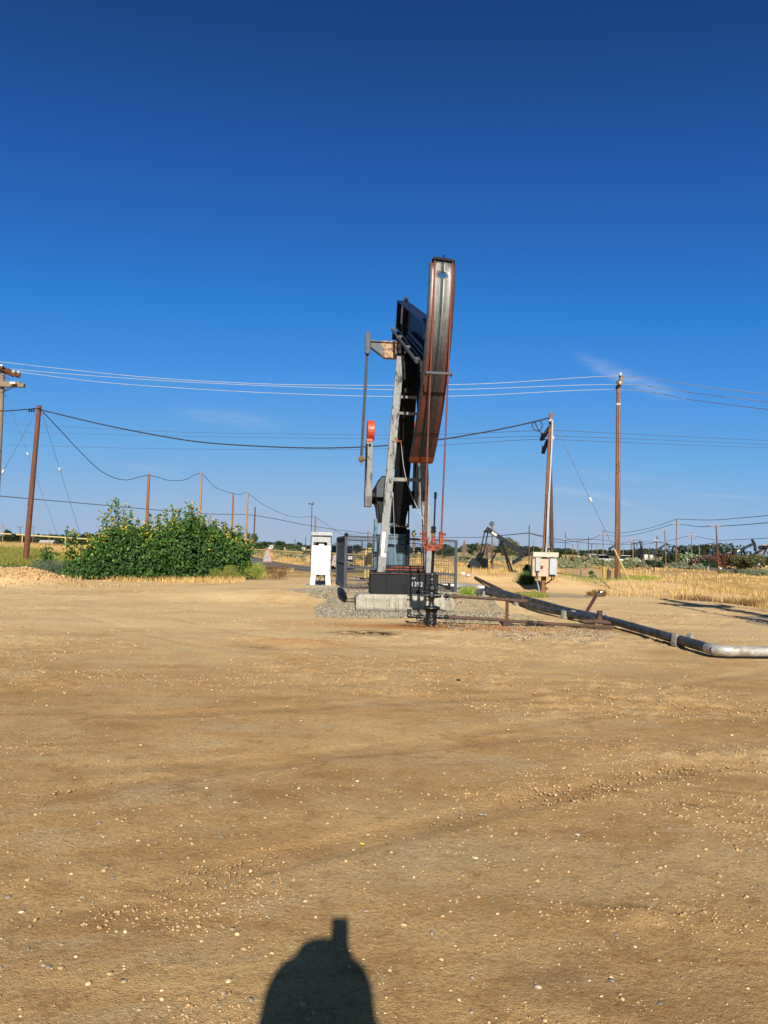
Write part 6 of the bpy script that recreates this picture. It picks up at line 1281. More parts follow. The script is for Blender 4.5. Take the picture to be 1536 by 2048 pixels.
lst = [(1220, 1112, 190, .95, R_(20), -1, 'far pump jack just left of the tall pole, head raised'), (1268, 1113, 185, 1.1, R_(250), 1, 'far dark pump jack left of the pale tanks, narrow view'), (1282, 1114, 175, 1.1, R_(60), 1, 'far dark pump jack touching the pale tanks'), (1322, 1114, 180, 1.05, R_(180), 1, 'far dark pump jack behind the dark leaning pole'), (1345, 1113, 190, 1.0, R_(230), 1, 'far dark pump jack left of the tall far crossarm pole'), (1487, 1113, 120, .95, R_(8), -1, 'dark pump jack with raised head above the right hedge'), (1531, 1113, 118, 1.0, R_(170), 1, 'dark pump jack at the right edge above the hedge'), (1425, 1112, 210, .9, R_(200), 1, 'faint far pump jack above the reddish hedge')]
for px, y0, d, s, rz, sg, lb in lst:
    if sg > 0:
        c_ = copy_tree(sp0); q = at(px, y0, d); c_.location = (q[0], q[1], G(q[0], q[1]) - .05); c_.rotation_euler = (0, 0, rz); c_.scale = (s,) * 3; c_['label'] = lb
    else: small_pump(lb, px, y0, d, s, rz, R_(-24), 'smaller pump jacks')

# ------------------------------------------------------------------ far poles
far = [(1130.5, 1065, 1131, 1121, 2.0, 92, 'dark_wood', [(1081, 1127, 1132, 1.2, 0)], 'far dark pole left of the reddish dome bush'),
       (1177, 1074, 1177, 1118, 2.0, 110, 'dark_wood', [], 'plain dark far pole right of the reddish dome bush'),
       (1206.5, 1060, 1206, 1116, 2.0, 125, 'tan_wood', [(1070.5, 1200, 1214, 1.2, 0)], 'far tan pole with one crossarm left of the tall pole'),
       (1155, 1081, 1155, 1106, 1.5, 170, 'tan_wood', [(1081, 1152, 1158, .9, 0)], 'short far pole above the reddish dome bush, left of a pair'),
       (1158.2, 1086, 1158, 1106, 1.3, 175, 'pale_wood', [], 'pale short far pole above the reddish dome bush, right of a pair'),
       (1145, 1088, 1145, 1104, 1.6, 190, 'tan_wood', [], 'stubby far pole just right of the cream cabinet'),
       (1183.5, 1088, 1183.5, 1106, 1.5, 185, 'dark_wood', [(1089, 1181, 1186, .9, 0)], 'stubby dark far pole left of the double crossarm poles'),
       (1194.5, 1086, 1194, 1108, 1.3, 185, 'tan_wood', [(1087, 1191, 1199, .9, 0), (1091, 1192, 1198, .9, 0)], 'thin far pole with two short crossarms left of the tall pole'),
       (1240.3, 1064, 1240, 1112, 1.6, 140, 'tan_wood', [], 'far pole peeping out along the right side of the tall pole'),
       (1246.5, 1082, 1246, 1112, 1.2, 190, 'pale_wood', [(1082, 1242, 1250, .8, 0), (1088, 1243, 1250, .8, 0)], 'faint far pole with crossarms right of the tall pole'),
       (1266.3, 1078, 1266, 1115, 1.8, 150, 'pale_wood', [(1079, 1260, 1271, 1.1, 0), (1084, 1261, 1271, 1.1, 0)], 'far pale pole with two crossarms before the far pump jacks'),
       (1298, 1094, 1298, 1114, 1.1, 200, 'tan_wood', [(1094.5, 1295, 1301, .8, 0)], 'thin far pole right in front of the pale tanks'),
       (1314.5, 1073, 1308.5, 1143, 2.6, 67, 'dark_wood', [(1083.5, 1308, 1314, 1.6, 0)], 'dark pole leaning right with a stub arm near the sagebrush'),
       (1329.3, 1060, 1332, 1131, 2.2, 108, 'tan_wood', [(1062, 1324, 1334, 1.0, 0)], 'brown pole with short crossarm left of the tallest far pole'),
       (1337.5, 1088, 1337.5, 1108, 1.3, 180, 'dark_wood', [(1092, 1334, 1338, 1, 0)], 'stubby dark far pole right of the brown short-armed pole'),
       (1353, 1044, 1352, 1130, 2.1, 110, 'tan_wood', [(1049.2, 1344, 1362, 1.1, 0)], 'tallest far pole with one crossarm and a pin on top'),
       (1383.2, 1070, 1383, 1113, 1.8, 150, 'tan_wood', [(1072, 1376, 1391, 1.1, 0), (1077, 1376, 1391, 1.1, 0)], 'far pole with two crossarms above the white-flowering bush'),
       (1399, 1093, 1399, 1110, 1.3, 170, 'pale_wood', [], 'short pale far pole above the pink bush'),
       (1408.3, 1100, 1408.3, 1110, 1.2, 170, 'dark_wood', [], 'tiny dark far pole right of the short pale one'),
       (1419.5, 1092, 1419, 1109, 1.6, 150, 'dark_wood', [(1091, 1417.5, 1421.5, 1.4, 0)], 'short dark far pole left of the leaning crossarm pole'),
       (1432, 1051, 1438, 1148, 3.0, 63, 'brown_wood', [(1052.8, 1419, 1444, 1.5, 0)], 'left-leaning pole with one wide crossarm by the field road'),
       (1450, 1090, 1450, 1112, 1.5, 150, 'dark_wood', [(1090, 1447.5, 1452, 1, 0)], 'short dark far pole right of the leaning crossarm pole'),
       (1462.5, 1099, 1462.5, 1112, 1.6, 160, 'tan_wood', [], 'stubby far pole above the reddish hedge'),
       (1525.5, 1089, 1524.5, 1112, 2.2, 116, 'pale_wood', [(1091, 1519, 1532, 1.3, 0), (1096, 1517, 1533, 1.3, 0)], 'pole with dark transformers at the right edge'),
       (1034, 1083, 1034, 1106, 1.3, 160, 'tan_wood', [], 'far thin pole right of the olive tree'), (1067, 1080, 1067, 1104, 1.2, 170, 'tan_wood', [(1081, 1064, 1070, .8, 0)], 'far thin pole above the hood of the cream cabinet'),
       (5.5, 1048, 5.5, 1078, 1.6, 170, 'pale_wood', [(1052, 1, 10, .9, 0)], 'far pale pole at the left edge above the yellow fence'), (40.5, 1054, 40.5, 1080, 1.5, 180, 'dark_wood', [(1054, 34, 47, 1.0, 0)], 'far pole with crossarm left of the brown leaning pole'),
       (66.3, 1051, 66, 1080, 1.4, 170, 'tan_wood', [(1054.5, 63, 70, .8, 0)], 'far thin pole just right of the brown leaning pole'), (98.5, 1060, 98.5, 1076, 1.3, 200, 'pale_wood', [], 'pale short pole among far left trees'),
       (590, 1077, 589.5, 1098, 1.8, 190, 'dark_wood', [], 'far pole left of the weather mast, left of two'), (611.5, 1074, 611, 1098, 1.8, 190, 'dark_wood', [], 'far pole left of the weather mast, right of two'), (699, 1075, 699, 1100, 1.4, 150, 'tan_wood', [], 'thin far pole at the mesh fence corner')]
for (tx_, ty_, bx_, by_, wp, d, mt, arms, lb) in far:
    p_, T_, _f = pole('utility_pole', (tx_, ty_), (bx_, by_), wp, wp * .8, M[mt], lb, d, group='far utility poles', arms=arms)
    if lb.startswith('tallest'): MB().cyl(T_, at(1353, 1037.5, d), .07, n=6).build('top_pin', M['grey_wood'], p_, world=True)
    if 'transformers' in lb:
        for px in (1519.5, 1523, 1529, 1532): MB().lathe(at(px, 1098.5, d - .3), [(.2, 0), (.25, .05), (.25, .5), (.1, .58)], n=10).build('transformer', M['near_black'], p_, world=True)
    if lb.startswith('left-leaning'):
        MB().bar(at(1424, 1092, d - .3), at(1440, 1087, d - .3), .14, .12, (0, 0, 1)).build('lower_arm', M['dark_wood'], p_, world=True); MB().cyl(at(1437.6, 1133, d), at(1437.8, 1136, d), .085, n=10).build('yellow_band', M['yellow_bright'], p_, world=True)
fw2 = 'far power lines at the right'
for k, pts in enumerate(([(1353, 1038, 110), (1300, 1056, 120), (1240, 1066, 130), (1206, 1061, 125)], [(1353, 1038, 110), (1420, 1040, 100), (1480, 1036, 90), (1600, 1025, 70)], [(1345, 1048, 110), (1300, 1062, 118), (1250, 1072, 125), (1201, 1070, 125)], [(1361, 1048, 110), (1395, 1053, 95), (1421, 1052, 63)], [(1442, 1052, 63), (1480, 1050, 58), (1600, 1040, 46)], [(1200, 1070, 125), (1180, 1078, 130), (1130, 1085, 140), (1090, 1083, 150)], [(1391, 1072, 150), (1430, 1080, 140), (1480, 1079, 130), (1600, 1072, 100)], [(1376, 1072, 150), (1320, 1084, 155), (1266, 1080, 150)], [(1432, 1085, 63), (1400, 1091, 80), (1360, 1092, 100), (1314, 1084, 67)], [(1440, 1086, 63), (1470, 1092, 80), (1525, 1096, 116)], [(1266, 1082, 150), (1240, 1086, 150), (1206, 1080, 140), (1130, 1078, 92)], [(1057, 1066, 60), (1100, 1078, 100), (1145, 1089, 190)])):
    nm = ['far wire from the tallest far pole down to the left', 'far wire from the tallest far pole out to the right edge', 'far wire from the tallest far pole crossarm to the tan pole', 'far wire between tallest far pole and leaning crossarm pole', 'far wire from the leaning crossarm pole to the right edge', 'far wire from the tan crossarm pole toward the cream cabinet', 'far wire from the double crossarm pole to the right edge', 'far wire between the two double crossarm poles', 'dark far wire between the dark and the left-leaning pole', 'dark far wire from left-leaning pole to the transformer pole', 'far wire passing behind the tall pole at half height', 'far wire from the thin rusty pole to the stubby pole'][k]
    wire('far_wire', pts, .018 + .0002 * pts[0][2], 'wire_grey', nm, fw2, 4)

# ------------------------------------------------------------------ buildings, tanks, cars, trees in the distance
def building(name, px, y0, w, h, d, rz, wall, roof, label, cat='house', nwin=2, depth=.7):
    q = at(px, y0, d); s = d / F; w *= s; h *= s; dd = w * depth; r = empty(name, (q[0], q[1], G(q[0], q[1])), label, cat, None, rz); z0 = -1.0
    MB().box((0, 0, (h * .68 + z0) / 2), (w, dd, h * .68 - z0)).build('wall', M[wall], r)
    b = MB(); b.prism([(-dd * .56, h * .66), (dd * .56, h * .66), (0, h)], (0, 0, 0), (0, 1, 0), (0, 0, 1), (1, 0, 0), -w * .53, w * .53); b.build('roof', M[roof], r)
    for k in range(nwin):
        x = (k + .5) / nwin * w * .86 - w * .43; MB().box((x, -dd / 2 - .01, h * .4), (min(w / nwin * .4, 1.6), .06, h * .22)).build('window', M['glass_dark'], r)
    return r
building('house', 528, 1097, 17, 10, 300, .2, 'wall_white', 'roof_pale', 'far white house left of the two in the gap behind the gate', nwin=2)
building('house', 541, 1098, 13, 8, 310, -.2, 'wall_white', 'roof_pale', 'far white house right of the two in the gap behind the gate', nwin=2)
building('house', 566, 1098, 12, 5, 320, .1, 'wall_white', 'roof_pale', 'low far white house behind the small trees beyond the gate', nwin=1)
building('house', 606, 1098, 12, 5, 320, 0, 'wall_white', 'roof_pale', 'low far white house just left of the weather mast', nwin=1)
building('house', 839, 1104, 20, 8, 260, .1, 'wall_tan', 'roof_pale', 'far tan house seen through the mesh under the pump jack', nwin=2)
building('house', 1187, 1110, 28, 7, 230, .1, 'wall_tan', 'roof_pale', 'far tan house among trees left of the tall pole', nwin=3)
building('shed', 90, 1084, 58, 11, 150, -.25, 'dark_shed', 'dark_shed', 'long dark low shed beyond the yellow fence at the left', 'shed', 9, .25)
building('house', 96, 1076, 26, 12, 230, .1, 'wall_tan', 'roof_pale', 'far tan house among the trees above the dark shed', nwin=3)
def tank(px, y0, wpx, hpx, d, label):
    q = at(px, y0, d); s = d / F; r_ = wpx * s / 2; h = hpx * s; r = empty('storage_tank', (q[0], q[1], G(q[0], q[1])), label, 'tank', 'pale storage tanks')
    MB().lathe((0, 0, -.5), [(r_, 0), (r_, h + .5)], n=24).build('shell', M['wall_white'], r); MB().lathe((0, 0, h), [(r_ * 1.02, 0), (r_ * .5, r_ * .12), (.05, r_ * .18)], n=24).build('roof', M['roof_pale'], r); MB().cyl((r_ * .6, -r_, 0), (r_ * .6, -r_, h), .08, n=6).build('pipe', M['steel_grey'], r)
tank(1291.5, 1114, 10.5, 11, 200, 'pale storage tank beside the far pump jacks, left of two'); tank(1302.5, 1114, 9.5, 10.5, 202, 'pale storage tank beside the far pump jacks, right of two')
def car(px, y0, d, rz, mat, label):
    q = at(px, y0, d); r = empty('parked_car', (q[0], q[1], G(q[0], q[1])), label, 'car', 'far parked cars', rz)
    b = MB(); b.prism([(-2.2, .35), (-2.2, .8), (-1.9, .95), (2.0, .9), (2.25, .6), (2.2, .35)], (0, 0, 0), (1, 0, 0), (0, 0, 1), (0, 1, 0), -.88, .88); b.build('body', M[mat], r, bevel=.06)
    b = MB(); b.prism([(-1.8, .92), (-1.3, 1.45), (.5, 1.48), (1.2, .92)], (0, 0, 0), (1, 0, 0), (0, 0, 1), (0, 1, 0), -.76, .76); b.build('cabin', M['glass_dark'], r, bevel=.05); b = MB(); b.box((-.4, 0, 1.5), (1.7, 1.4, .06)); b.build('roof', M[mat], r)
    for x in (-1.4, 1.4):
        for s in (-1, 1): MB().cyl((x, s * .9, .33), (x, s * .68, .33), .33, n=14).build('wheel', M['rubber'], r)
car(1204, 1121, 115, .3, 'white_paint', 'white car parked in the sagebrush left of the tall pole'); car(1252, 1123, 112, .2, 'white_paint', 'white car parked in the sagebrush right of the tall pole'); car(1216, 1114, 170, .1, 'steel_grey', 'far grey car under the pump jack left of the tall pole')
def sign(px, y0, y1, wpx, hpx, d, mat, label):
    q = at(px, y0, d); t_ = at(px, y1, d); s = d / F; g_ = G(q[0], q[1]); r = empty('small_sign', (q[0], q[1], g_), label, 'sign', 'small signs'); MB().cyl((0, 0, -.2), (0, 0, t_[2] - g_), .03, n=6).build('post', M['steel_grey'], r); MB().box((0, -.05, t_[2] - g_ - hpx * s / 2), (wpx * s, .03, hpx * s)).build('board', M[mat], r, bevel=.01)
sign(1157.5, 1118, 1112, 3, 4, 85, 'label_white', 'small white sign before the reddish dome bush'); sign(1135.5, 1122, 1111, 1.3, 8, 80, 'yellow', 'small yellow marker left of the white sign'); sign(1386, 1136, 1131, 4, 3.6, 88, 'yellow', 'small yellow sign at the roadside under the pink bush'); sign(1441, 1140, 1135, 3.6, 3.2, 70, 'label_white', 'small white board at the foot of the leaning crossarm pole'); sign(1518, 1133, 1126.5, 3, 4, 96, 'galv', 'small grey sign in front of the right hedge'); sign(1532.5, 1139, 1131, 4.4, 3.6, 80, 'yellow', 'small cream sign at the right edge by the road'); sign(1415.5, 1141, 1134, 1.5, 6, 76, 'label_white', 'tilted white marker at the road edge left of the leaning pole')
# crowns: a few kinds, copied with their own turn and size
def tree_proto(kind):
    mat, n, size, lumps = {'dark': ('dark_leaf', 2200, .55, 13), 'green': ('tree_leaf', 2200, .45, 12), 'olive': ('olive_leaf', 3000, .32, 18), 'sage': ('sage_leaf', 1300, .26, 10)}[kind]
    P = bush_mesh(0, 0, 5, 5, 5, n, size, lumps, base=.9 if kind != 'sage' else .2); V, Fq = leaf_quads(P, np.full(n, size), .7); me = raw_mesh('crown', V, Fq, M[mat], tint=np.repeat(rng.uniform(0, 1, n), 4))
    b = MB(); b.tube([(0, 0, -.4), (.05, 0, 1.2), (.0, .1, 2.4)], [.22, .17, .1], 8)
    for a in range(6):
        t_ = a * 1.05; b.tube([(0, .05, 1.3 + .15 * a), (.7 * math.cos(t_), .7 * math.sin(t_), 2.3 + .1 * a), (1.4 * math.cos(t_), 1.4 * math.sin(t_), 3.4)], [.1, .06, .02], 5)
    tr = b.build('trunk', M['bark']); return me, tr
protos = {}
def tree(kind, px, wpx, hpx, d, label, group='trees beyond the field', name=None):
    if kind not in protos: protos[kind] = [tree_proto(kind)]; fresh = True
    else: fresh = False
    me, tr = protos[kind][0]; q = at(px, 1100, d); r = empty(name or 'leafy_tree', (q[0], q[1], G(q[0], q[1]) - .1), label, 'tree' if kind != 'sage' else 'shrub', group, rng.uniform(0, 6.28)); w, h = wpx * d / F, hpx * d / F; r.scale = (w / 5, w / 5, h / 5)
    for o in ((me, tr) if fresh else [x.copy() for x in (me, tr)]):
        if not fresh: C.objects.link(o)
        o.parent = r
    return r
for k, px, w_, h_, d, lb in (('dark', 18, 42, 19, 240, 'dark rounded far tree at the left edge beyond the yellow fence'), ('dark', 16, 16, 28, 250, 'tall dark far tree rising from the left edge group'), ('dark', 38, 20, 17, 240, 'dark far tree right of the left edge group'), ('green', 32, 22, 11, 110, 'green bush under the yellow rail at the left'),
    ('dark', 88, 18, 20, 260, 'far dark tree above the left part of the long shed'), ('dark', 101, 14, 22, 260, 'far dark tree above the middle of the long shed'), ('dark', 113, 12, 18, 255, 'far dark tree above the right end of the long shed'), ('dark', 129, 20, 15, 230, 'low dark far tree left of the flowering spires'), ('dark', 147, 20, 22, 230, 'dense dark far tree behind the left sunflower bush'), ('dark', 166, 18, 18, 240, 'dark far tree partly behind the left sunflower bush'), ('dark', 184, 20, 22, 240, 'dark far tree behind the tall sunflower spires'),
    ('green', 501, 24, 40, 115, 'green tree right behind the pale gate pole'), ('green', 519, 24, 24, 130, 'lower green tree right of the short dark pole'), ('dark', 530, 16, 17, 280, 'far dark tree above the white houses'), ('dark', 560, 18, 20, 270, 'far dark domed tree above the low white house'), ('green', 556, 22, 17, 140, 'round green bush left of the two beyond the gate'), ('green', 588, 30, 19, 140, 'round green bush right of the two beyond the gate'), ('dark', 600, 14, 18, 250, 'far dark tree left of the white cabinet'), ('dark', 578, 26, 15, 260, 'far dark tree between the bushes beyond the gate'), ('green', 616, 18, 12, 120, 'small green bush touching the left side of the cabinet'),
    ('olive', 681, 26, 36, 100, 'upright green tree right of the white cabinet'), ('dark', 712, 30, 16, 220, 'dark domed tree seen through the mesh fence'), ('green', 746, 26, 30, 130, 'green tree beside the thin pole behind the mesh fence'), ('dark', 825, 40, 17, 210, 'dark tree at the foot of the palm behind the fence'), ('dark', 850, 26, 15, 220, 'dark far tree between the pump jack legs'), ('green', 889, 46, 30, 130, 'broad green tree behind the right part of the fence'), ('green', 928, 22, 11, 95, 'bright green bush right of the mesh fence'), ('dark', 946, 18, 11, 220, 'low dark tree behind the dead tree'),
    ('olive', 1014, 40, 47, 140, 'large olive-green tree behind the small pump jack'), ('olive', 1030, 20, 40, 142, 'taller right half of the olive tree pair behind the small pump jack'), ('dark', 1048, 30, 15, 200, 'dark tree behind the thin rusty pole'), ('dark', 1071, 20, 24, 190, 'dark tree left of the leaning pole pair'), ('dark', 1082, 14, 20, 200, 'dark tree right behind the leaning pole pair'), ('dark', 1119, 20, 17, 190, 'dark tree right of the cream cabinet hood'), ('dark', 1196, 16, 20, 210, 'dark pointed far tree left of the tall pole'), ('dark', 1216, 30, 12, 220, 'low dark tree under the raised pump jack head'), ('dark', 1256, 26, 17, 210, 'dark tree right of the tall pole'), ('dark', 1285, 22, 10, 230, 'low dark tree behind the pale tanks'), ('dark', 1384, 24, 14, 190, 'dark far tree behind the double crossarm pole'), ('dark', 1402, 24, 10, 195, 'dark far tree above the pink bush'), ('dark', 1415, 14, 13, 195, 'small dark far tree above the reddish hedge'), ('dark', 1366, 22, 12, 200, 'dark far tree left of the double crossarm pole'), ('dark', 1163, 12, 15, 230, 'thin dark far tree above the dome bush')):
    tree(k, px, w_, h_, d, lb)
for px, y0, w_, h_, d, mt, lb, n, sz in ((1152, 1121, 34, 17, 92, 'red_leaf', 'dark reddish dome bush right of the cream cabinet', 1500, .22), (1138, 1119, 26, 15, 100, 'sage_leaf', 'pale green bush behind the left of the dome bush', 1200, .2), (1183, 1122, 38, 18, 100, 'sage_leaf', 'large pale sage bush right of the dome bush', 1500, .2), (1262, 1120, 34, 16, 100, 'white_leaf', 'pale flowering bush right of the tall pole', 1400, .2), (1280, 1125, 26, 10, 90, 'red_leaf', 'low reddish bush in front of the pale tanks', 900, .2), (1312, 1126, 44, 14, 92, 'dark_leaf', 'dark low hedge bush left of the oleanders', 1800, .22), (1345, 1130, 40, 24, 112, 'dark_leaf', 'dark green oleander left of the white-flowering one', 1800, .24), (1373, 1131, 40, 25, 112, 'white_leaf', 'white-flowering oleander bush in the right hedge', 2000, .24), (1402, 1135, 48, 24, 106, 'pink_leaf', 'pink-flowering oleander bush in the right hedge', 2600, .22), (1440, 1138, 58, 30, 104, 'red_leaf', 'reddish-brown tall oleander bush in the right hedge', 3000, .22), (1418, 1137, 40, 18, 103, 'dark_leaf', 'dark bush between the pink and the reddish oleanders', 1500, .22), (1478, 1139, 50, 27, 103, 'olive_leaf', 'olive-green oleander bush right of the reddish one', 2600, .22), (1515, 1141, 56, 31, 101, 'olive_leaf', 'olive-green oleander bush at the right edge of the hedge', 3000, .22), (1555, 1142, 60, 30, 100, 'dark_leaf', 'dark oleander bush cut by the right edge', 2400, .22), (1496, 1144, 18, 8, 72, 'sage_leaf', 'small pale roadside bush before the hedge', 600, .12), (1482, 1150, 42, 12, 60, 'grey_weed', 'dark grey-green bush in front of the field road', 1700, .1), (1527, 1150, 36, 16, 58, 'sage_leaf', 'grey-green bush at the right edge in front of the road', 1500, .1), (1448, 1148, 26, 8, 62, 'weed_leaf', 'low yellow-green weeds at the foot of the leaning crossarm pole', 800, .1)):
    shrub('oleander' if 'oleander' in lb else 'field_bush', px, y0, w_, h_, d, mt, lb, n, sz, group='hedge beyond the field road' if d > 98 and px > 1330 else None, lumps=11)
# sagebrush: too many low clumps to count
cen = []
for px0, px1, y0, y1, n in ((1110, 1345, 1120, 1140, 90), (500, 900, 1106, 1124, 60), (920, 1060, 1110, 1130, 26), (1250, 1420, 1128, 1142, 22)):
    for k in range(n):
        q = hit(rng.uniform(px0, px1), rng.uniform(y0, y1)); 
        if q[1] < 50 or q[1] > 200 or abs(q[0] - np.interp(q[1], [46.5, 50, 54.5, 63, 84], [-1.5, -4.2, -7.5, -12.5, -22])) < 5: continue
        w = rng.uniform(1.2, 3.0); P = bush_mesh(0, 0, w, w, rng.uniform(.5, 1.2), 130, .2, 5); P += np.array([q[0], q[1], G(q[0], q[1])]); cen.append(P)
cen = np.concatenate(cen); V, Fq = leaf_quads(cen, np.full(len(cen), .2), .6); tag(raw_mesh('sagebrush', V, Fq, M['sage_leaf'], tint=np.repeat(np.clip(rng.normal(.45, .25, len(cen)), 0, 1), 4)), 'grey-green sagebrush scattered over the flat land beyond the berm', 'sagebrush', kind='stuff')
n = 34000; xx = rng.uniform(-420, 420, n); hh_ = .3 + 7.5 * fbm(xx * .02, xx * 0, 101, 4) ** 1.5 * 1.6 * sm(fbm(xx * .045, xx * 0 + 3, 102, 3), .40, .58)
cen = np.stack([xx, 470 + rng.uniform(-25, 25, n), gz(xx, np.full(n, 470.)) + hh_ * rng.uniform(0, 1, n) ** .8], -1); V, Fq = leaf_quads(cen, np.full(n, 1.9), .8)
tag(raw_mesh('treeline', V, Fq, M['dark_leaf'], tint=np.repeat(rng.uniform(0, .8, n), 4)), 'far dark treeline along the horizon', 'treeline', kind='stuff')
# palms and bare trees
def palm(px, ytop, ycrown, d, wpx, label):
    q = at(px, 1100, d); g_ = G(q[0], q[1]); top = at(px, ycrown, d); hcr = (1 * (ycrown - ytop)) * d / F; r = empty('palm_tree', (q[0], q[1], g_), label, 'palm tree', 'fan palms'); z = top[2] - g_; rad = wpx * d / F / 2
    MB().tube([(0, 0, -.3), (.02 * z, 0, z * .5), (0, 0, z)], [.26, .2, .2], 8).build('trunk', M['bark'], r)
    V = []; Fq = []; tn = []
    for k in range(70):
        el = rng.uniform(-1.2, 1.45); az = rng.uniform(0, 6.28); dr = np.array([math.cos(az) * math.cos(el), math.sin(az) * math.cos(el), math.sin(el)]); Lf_ = rad * rng.uniform(.75, 1.1); s_ = np.cross(dr, [0, 0, 1.]); s_ /= np.linalg.norm(s_) + 1e-9; c0 = np.array([0, 0, z]); m_ = c0 + dr * Lf_ * .55
        for j in range(7):
            a = (j - 3) * .33; e_ = m_ + (dr * math.cos(a) + s_ * math.sin(a)) * Lf_ * .55 - np.array([0, 0, .12 * Lf_]); w2 = np.cross(e_ - m_, [0, .3, 1.]); w2 = w2 / (np.linalg.norm(w2) + 1e-9) * Lf_ * .07; b0 = len(V); V += [m_ - w2, m_ + w2, e_]; Fq.append((b0, b0 + 1, b0 + 2)); tn += [1.0 if el < -.5 else rng.uniform(0, .7)] * 3
        b0 = len(V); w2 = s_ * .05; V += [c0 - w2, c0 + w2, m_]; Fq.append((b0, b0 + 1, b0 + 2)); tn += [.6] * 3
    raw_mesh('fronds', np.array(V), np.array(Fq), M['palm_leaf'], tint=tn, parent=r); b = MB(); b.lathe((0, 0, z - rad * .95), [(.22, 0), (rad * .38, rad * .2), (rad * .45, rad * .7), (.2, rad)], n=10, jit=.2); b.build('dead_skirt', M['dry_stem'], r)
palm(827, 1056, 1066, 140, 14, 'fan palm with pale skirt behind the pump jack legs'); palm(983, 1042, 1048, 190, 12, 'tall slender fan palm above the small pump jack')
def bare(px, y0, hpx, wpx, d, label, droop):
    q = at(px, y0, d); h = hpx * d / F; w = wpx * d / F; r = empty('dead_tree', (q[0], q[1], G(q[0], q[1])), label, 'dead tree', 'bare trees'); MB().tube([(0, 0, -.3), (.03 * h, 0, h * .5), (0, 0, h * (.97 if droop else .6))], [h * .03, h * .02, h * .006], 7).build('trunk', M['dead_wood'], r); b = MB()
    for k in range(46):
        f = rng.uniform(.25, .95); az = rng.uniform(0, 6.28); o_ = np.array([math.cos(az), math.sin(az), 0]); p0_ = np.array([0, 0, h * f * (1 if droop else .6)])
        if droop: pts = [p0_, p0_ + o_ * w * .2 * (1.2 - f) + (0, 0, h * .05), p0_ + o_ * w * .5 * (1.15 - f) - (0, 0, h * .16 * (1 + rng.uniform(0, .6)))]
        else: pts = [p0_, p0_ + o_ * w * .22 + (0, 0, h * .15), p0_ + o_ * w * .5 * rng.uniform(.5, 1) + (0, 0, h * rng.uniform(.15, .42))]
        b.tube(pts, [h * .009, h * .006, h * .003], 4)
        for j in range(5):
            p_ = lerp(pts[1], pts[2], rng.uniform(0, 1)); b.tube([p_, p_ + rng.normal(0, .08, 3) * h + ((0, 0, -.05 * h) if droop else (0, 0, .05 * h))], [h * .004, h * .002], 3)
    b.build('branches', M['dead_wood'], r)
bare(928, 1106, 44, 26, 95, 'dead drooping bare tree right of the mesh fence', True); bare(972, 1107, 44, 48, 105, 'bare wide-spreading tree behind the small pump jack', False); bare(955, 1107, 26, 22, 100, 'smaller bare tree left of the wide-spreading one', False)

# ------------------------------------------------------------------ the photographer, behind the camera: only the shadow is in the picture
ph_c = np.array([0, 0, H]) - UP * .064 - FW * .009
ph = MB(); Mx = np.stack([RT, FW, UP], 1); ph.box(ph_c, (.078, .008, .163), Mx); po = ph.build('phone', M['near_black'], origin=ph_c, bevel=.003); tag(po, 'dark phone held up in the hand, seen as the square top of the shadow', 'phone')
def skin(name, mat, joints, edges, parent=None, sub=2):
    me = bpy.data.meshes.new(name); me.from_pydata([j[0] for j in joints], edges, []); o = bpy.data.objects.new(name, me); C.objects.link(o)
    o.modifiers.new('skin', 'SKIN'); sv = me.skin_vertices[0].data
    for v, j in zip(sv, joints): v.radius = (j[1], j[1] * (j[2] if len(j) > 2 else 1))
    sv[0].use_root = True; s_ = o.modifiers.new('sub', 'SUBSURF'); s_.levels = sub; s_.render_levels = sub; me.materials.append(mat); o.parent = parent
    return o
hx = -.052; hy = -.42
pe = empty('person', (hx, hy, 0), 'person in a wide hat holding up a phone, seen as a shadow', 'person')
M['skin'] = simple('skin', '#b98a6c', .6, 0, .08, 8); M['work_shirt'] = simple('work_shirt', '#2f4a6a', .85, 0, .15, 9); M['work_trousers'] = simple('work_trousers', '#3b3a38', .85, 0, .15, 9); M['hat_straw'] = simple('hat_straw', '#b59a68', .85, 0, .12, 40, .4)
hand = np.array([ph_c[0] - hx, ph_c[1] - hy - .012, ph_c[2] - .07])
J = [((0, 0, .95), .15, .75), ((0, 0, 1.15), .14, .75), ((0, .01, 1.36), .15, .72), ((0, .01, 1.47), .07), ((0, .02, 1.57), .062), ((0, .02, 1.66), .088), ((0, .02, 1.73), .08)]
Eg = [(0, 1), (1, 2), (2, 3), (3, 4), (4, 5), (5, 6)]
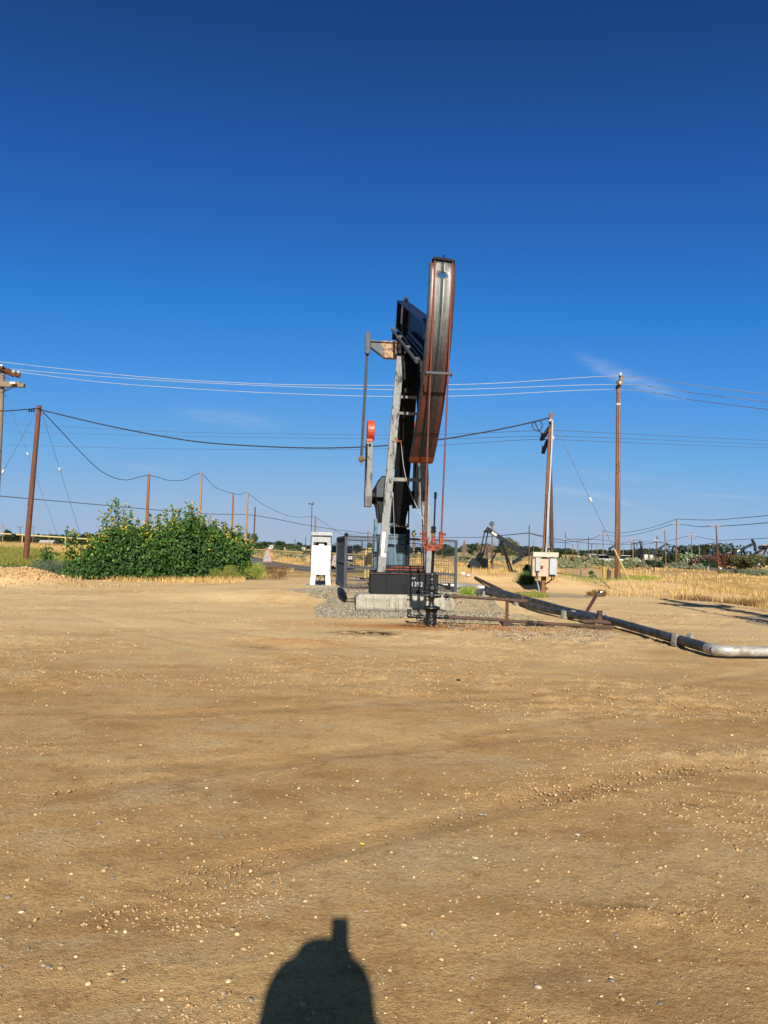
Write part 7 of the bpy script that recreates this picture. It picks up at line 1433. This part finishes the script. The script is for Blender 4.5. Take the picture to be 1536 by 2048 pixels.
for s in (-1, 1):
    k = len(J); hd_ = hand + np.array([s * .045, -.012, -.01]); J += [((s * .165, .01, 1.44), .062), ((s * .235, .12, 1.26), .047), (tuple(hd_ + (s * .02, -.06, -.1)), .03), (tuple(hd_), .028, .6)]; Eg += [(2, k), (k, k + 1), (k + 1, k + 2), (k + 2, k + 3)]
    for q in range(4):
        m = len(J); f0 = hd_ + np.array([-s * .01, .006, .015 + .018 * (q - 1.5)]); J += [(tuple(f0), .009), (tuple(f0 + (-s * .018, .016, .004)), .008), (tuple(f0 + (-s * .04, .014 - .003 * abs(q - 1), .006)), .007)]; Eg += [(k + 3, m), (m, m + 1), (m + 1, m + 2)]
    m = len(J); J += [(tuple(hd_ + (-s * .004, -.02, .02)), .011), (tuple(hd_ + (-s * .02, -.022, .045)), .009)]; Eg += [(k + 3, m), (m, m + 1)]
    k = len(J); J += [((s * .10, 0, .88), .095), ((s * .11, .02, .50), .065), ((s * .12, -.01, .10), .045), ((s * .13, .12, .04), .04, .8)]; Eg += [(0, k), (k, k + 1), (k + 1, k + 2), (k + 2, k + 3)]
skin('body', M['skin'], J, Eg, pe)
skin('shirt', M['work_shirt'], [((0, 0, .80), .19, .8), ((0, 0, 1.16), .165, .78), ((0, .01, 1.38), .19, .8), ((0, .01, 1.54), .13)] + [((s * .165 - .01, .01, 1.46), .10) for s in (-1, 1)] + [((s * .215 - .01, .12, 1.26), .095) for s in (-1, 1)] + [((s * .12, .27, 1.47), .075) for s in (-1, 1)], [(0, 1), (1, 2), (2, 3), (2, 4), (2, 5), (4, 6), (5, 7), (6, 8), (7, 9)], pe)
skin('trousers', M['work_trousers'], [((0, 0, 1.02), .165, .8)] + [((s * .10, 0, .85), .115) for s in (-1, 1)] + [((s * .11, .02, .50), .09) for s in (-1, 1)] + [((s * .12, 0, .10), .08) for s in (-1, 1)], [(0, 1), (0, 2), (1, 3), (2, 4), (3, 5), (4, 6)], pe)
for s in (-1, 1): skin('boot', M['near_black'], [((s * .12, -.02, .20), .062), ((s * .12, -.02, .06), .062), ((s * .13, .17, .04), .05, .8)], [(0, 1), (1, 2)], pe)
b = MB(); b.lathe((0, .02, 1.60), [(.205, -.12), (.215, -.115), (.21, -.04), (.205, .045), (.185, .09), (.14, .12), (.118, .15), (.10, .185), (.05, .20), (.0, .203)], n=24); b.build('hat', M['hat_straw'], pe)
b = MB(); b.ball((0, .115, 1.655), .018, 8, 6, (.8, 1.2, 1.3))
b.build('nose', M['skin'], pe)
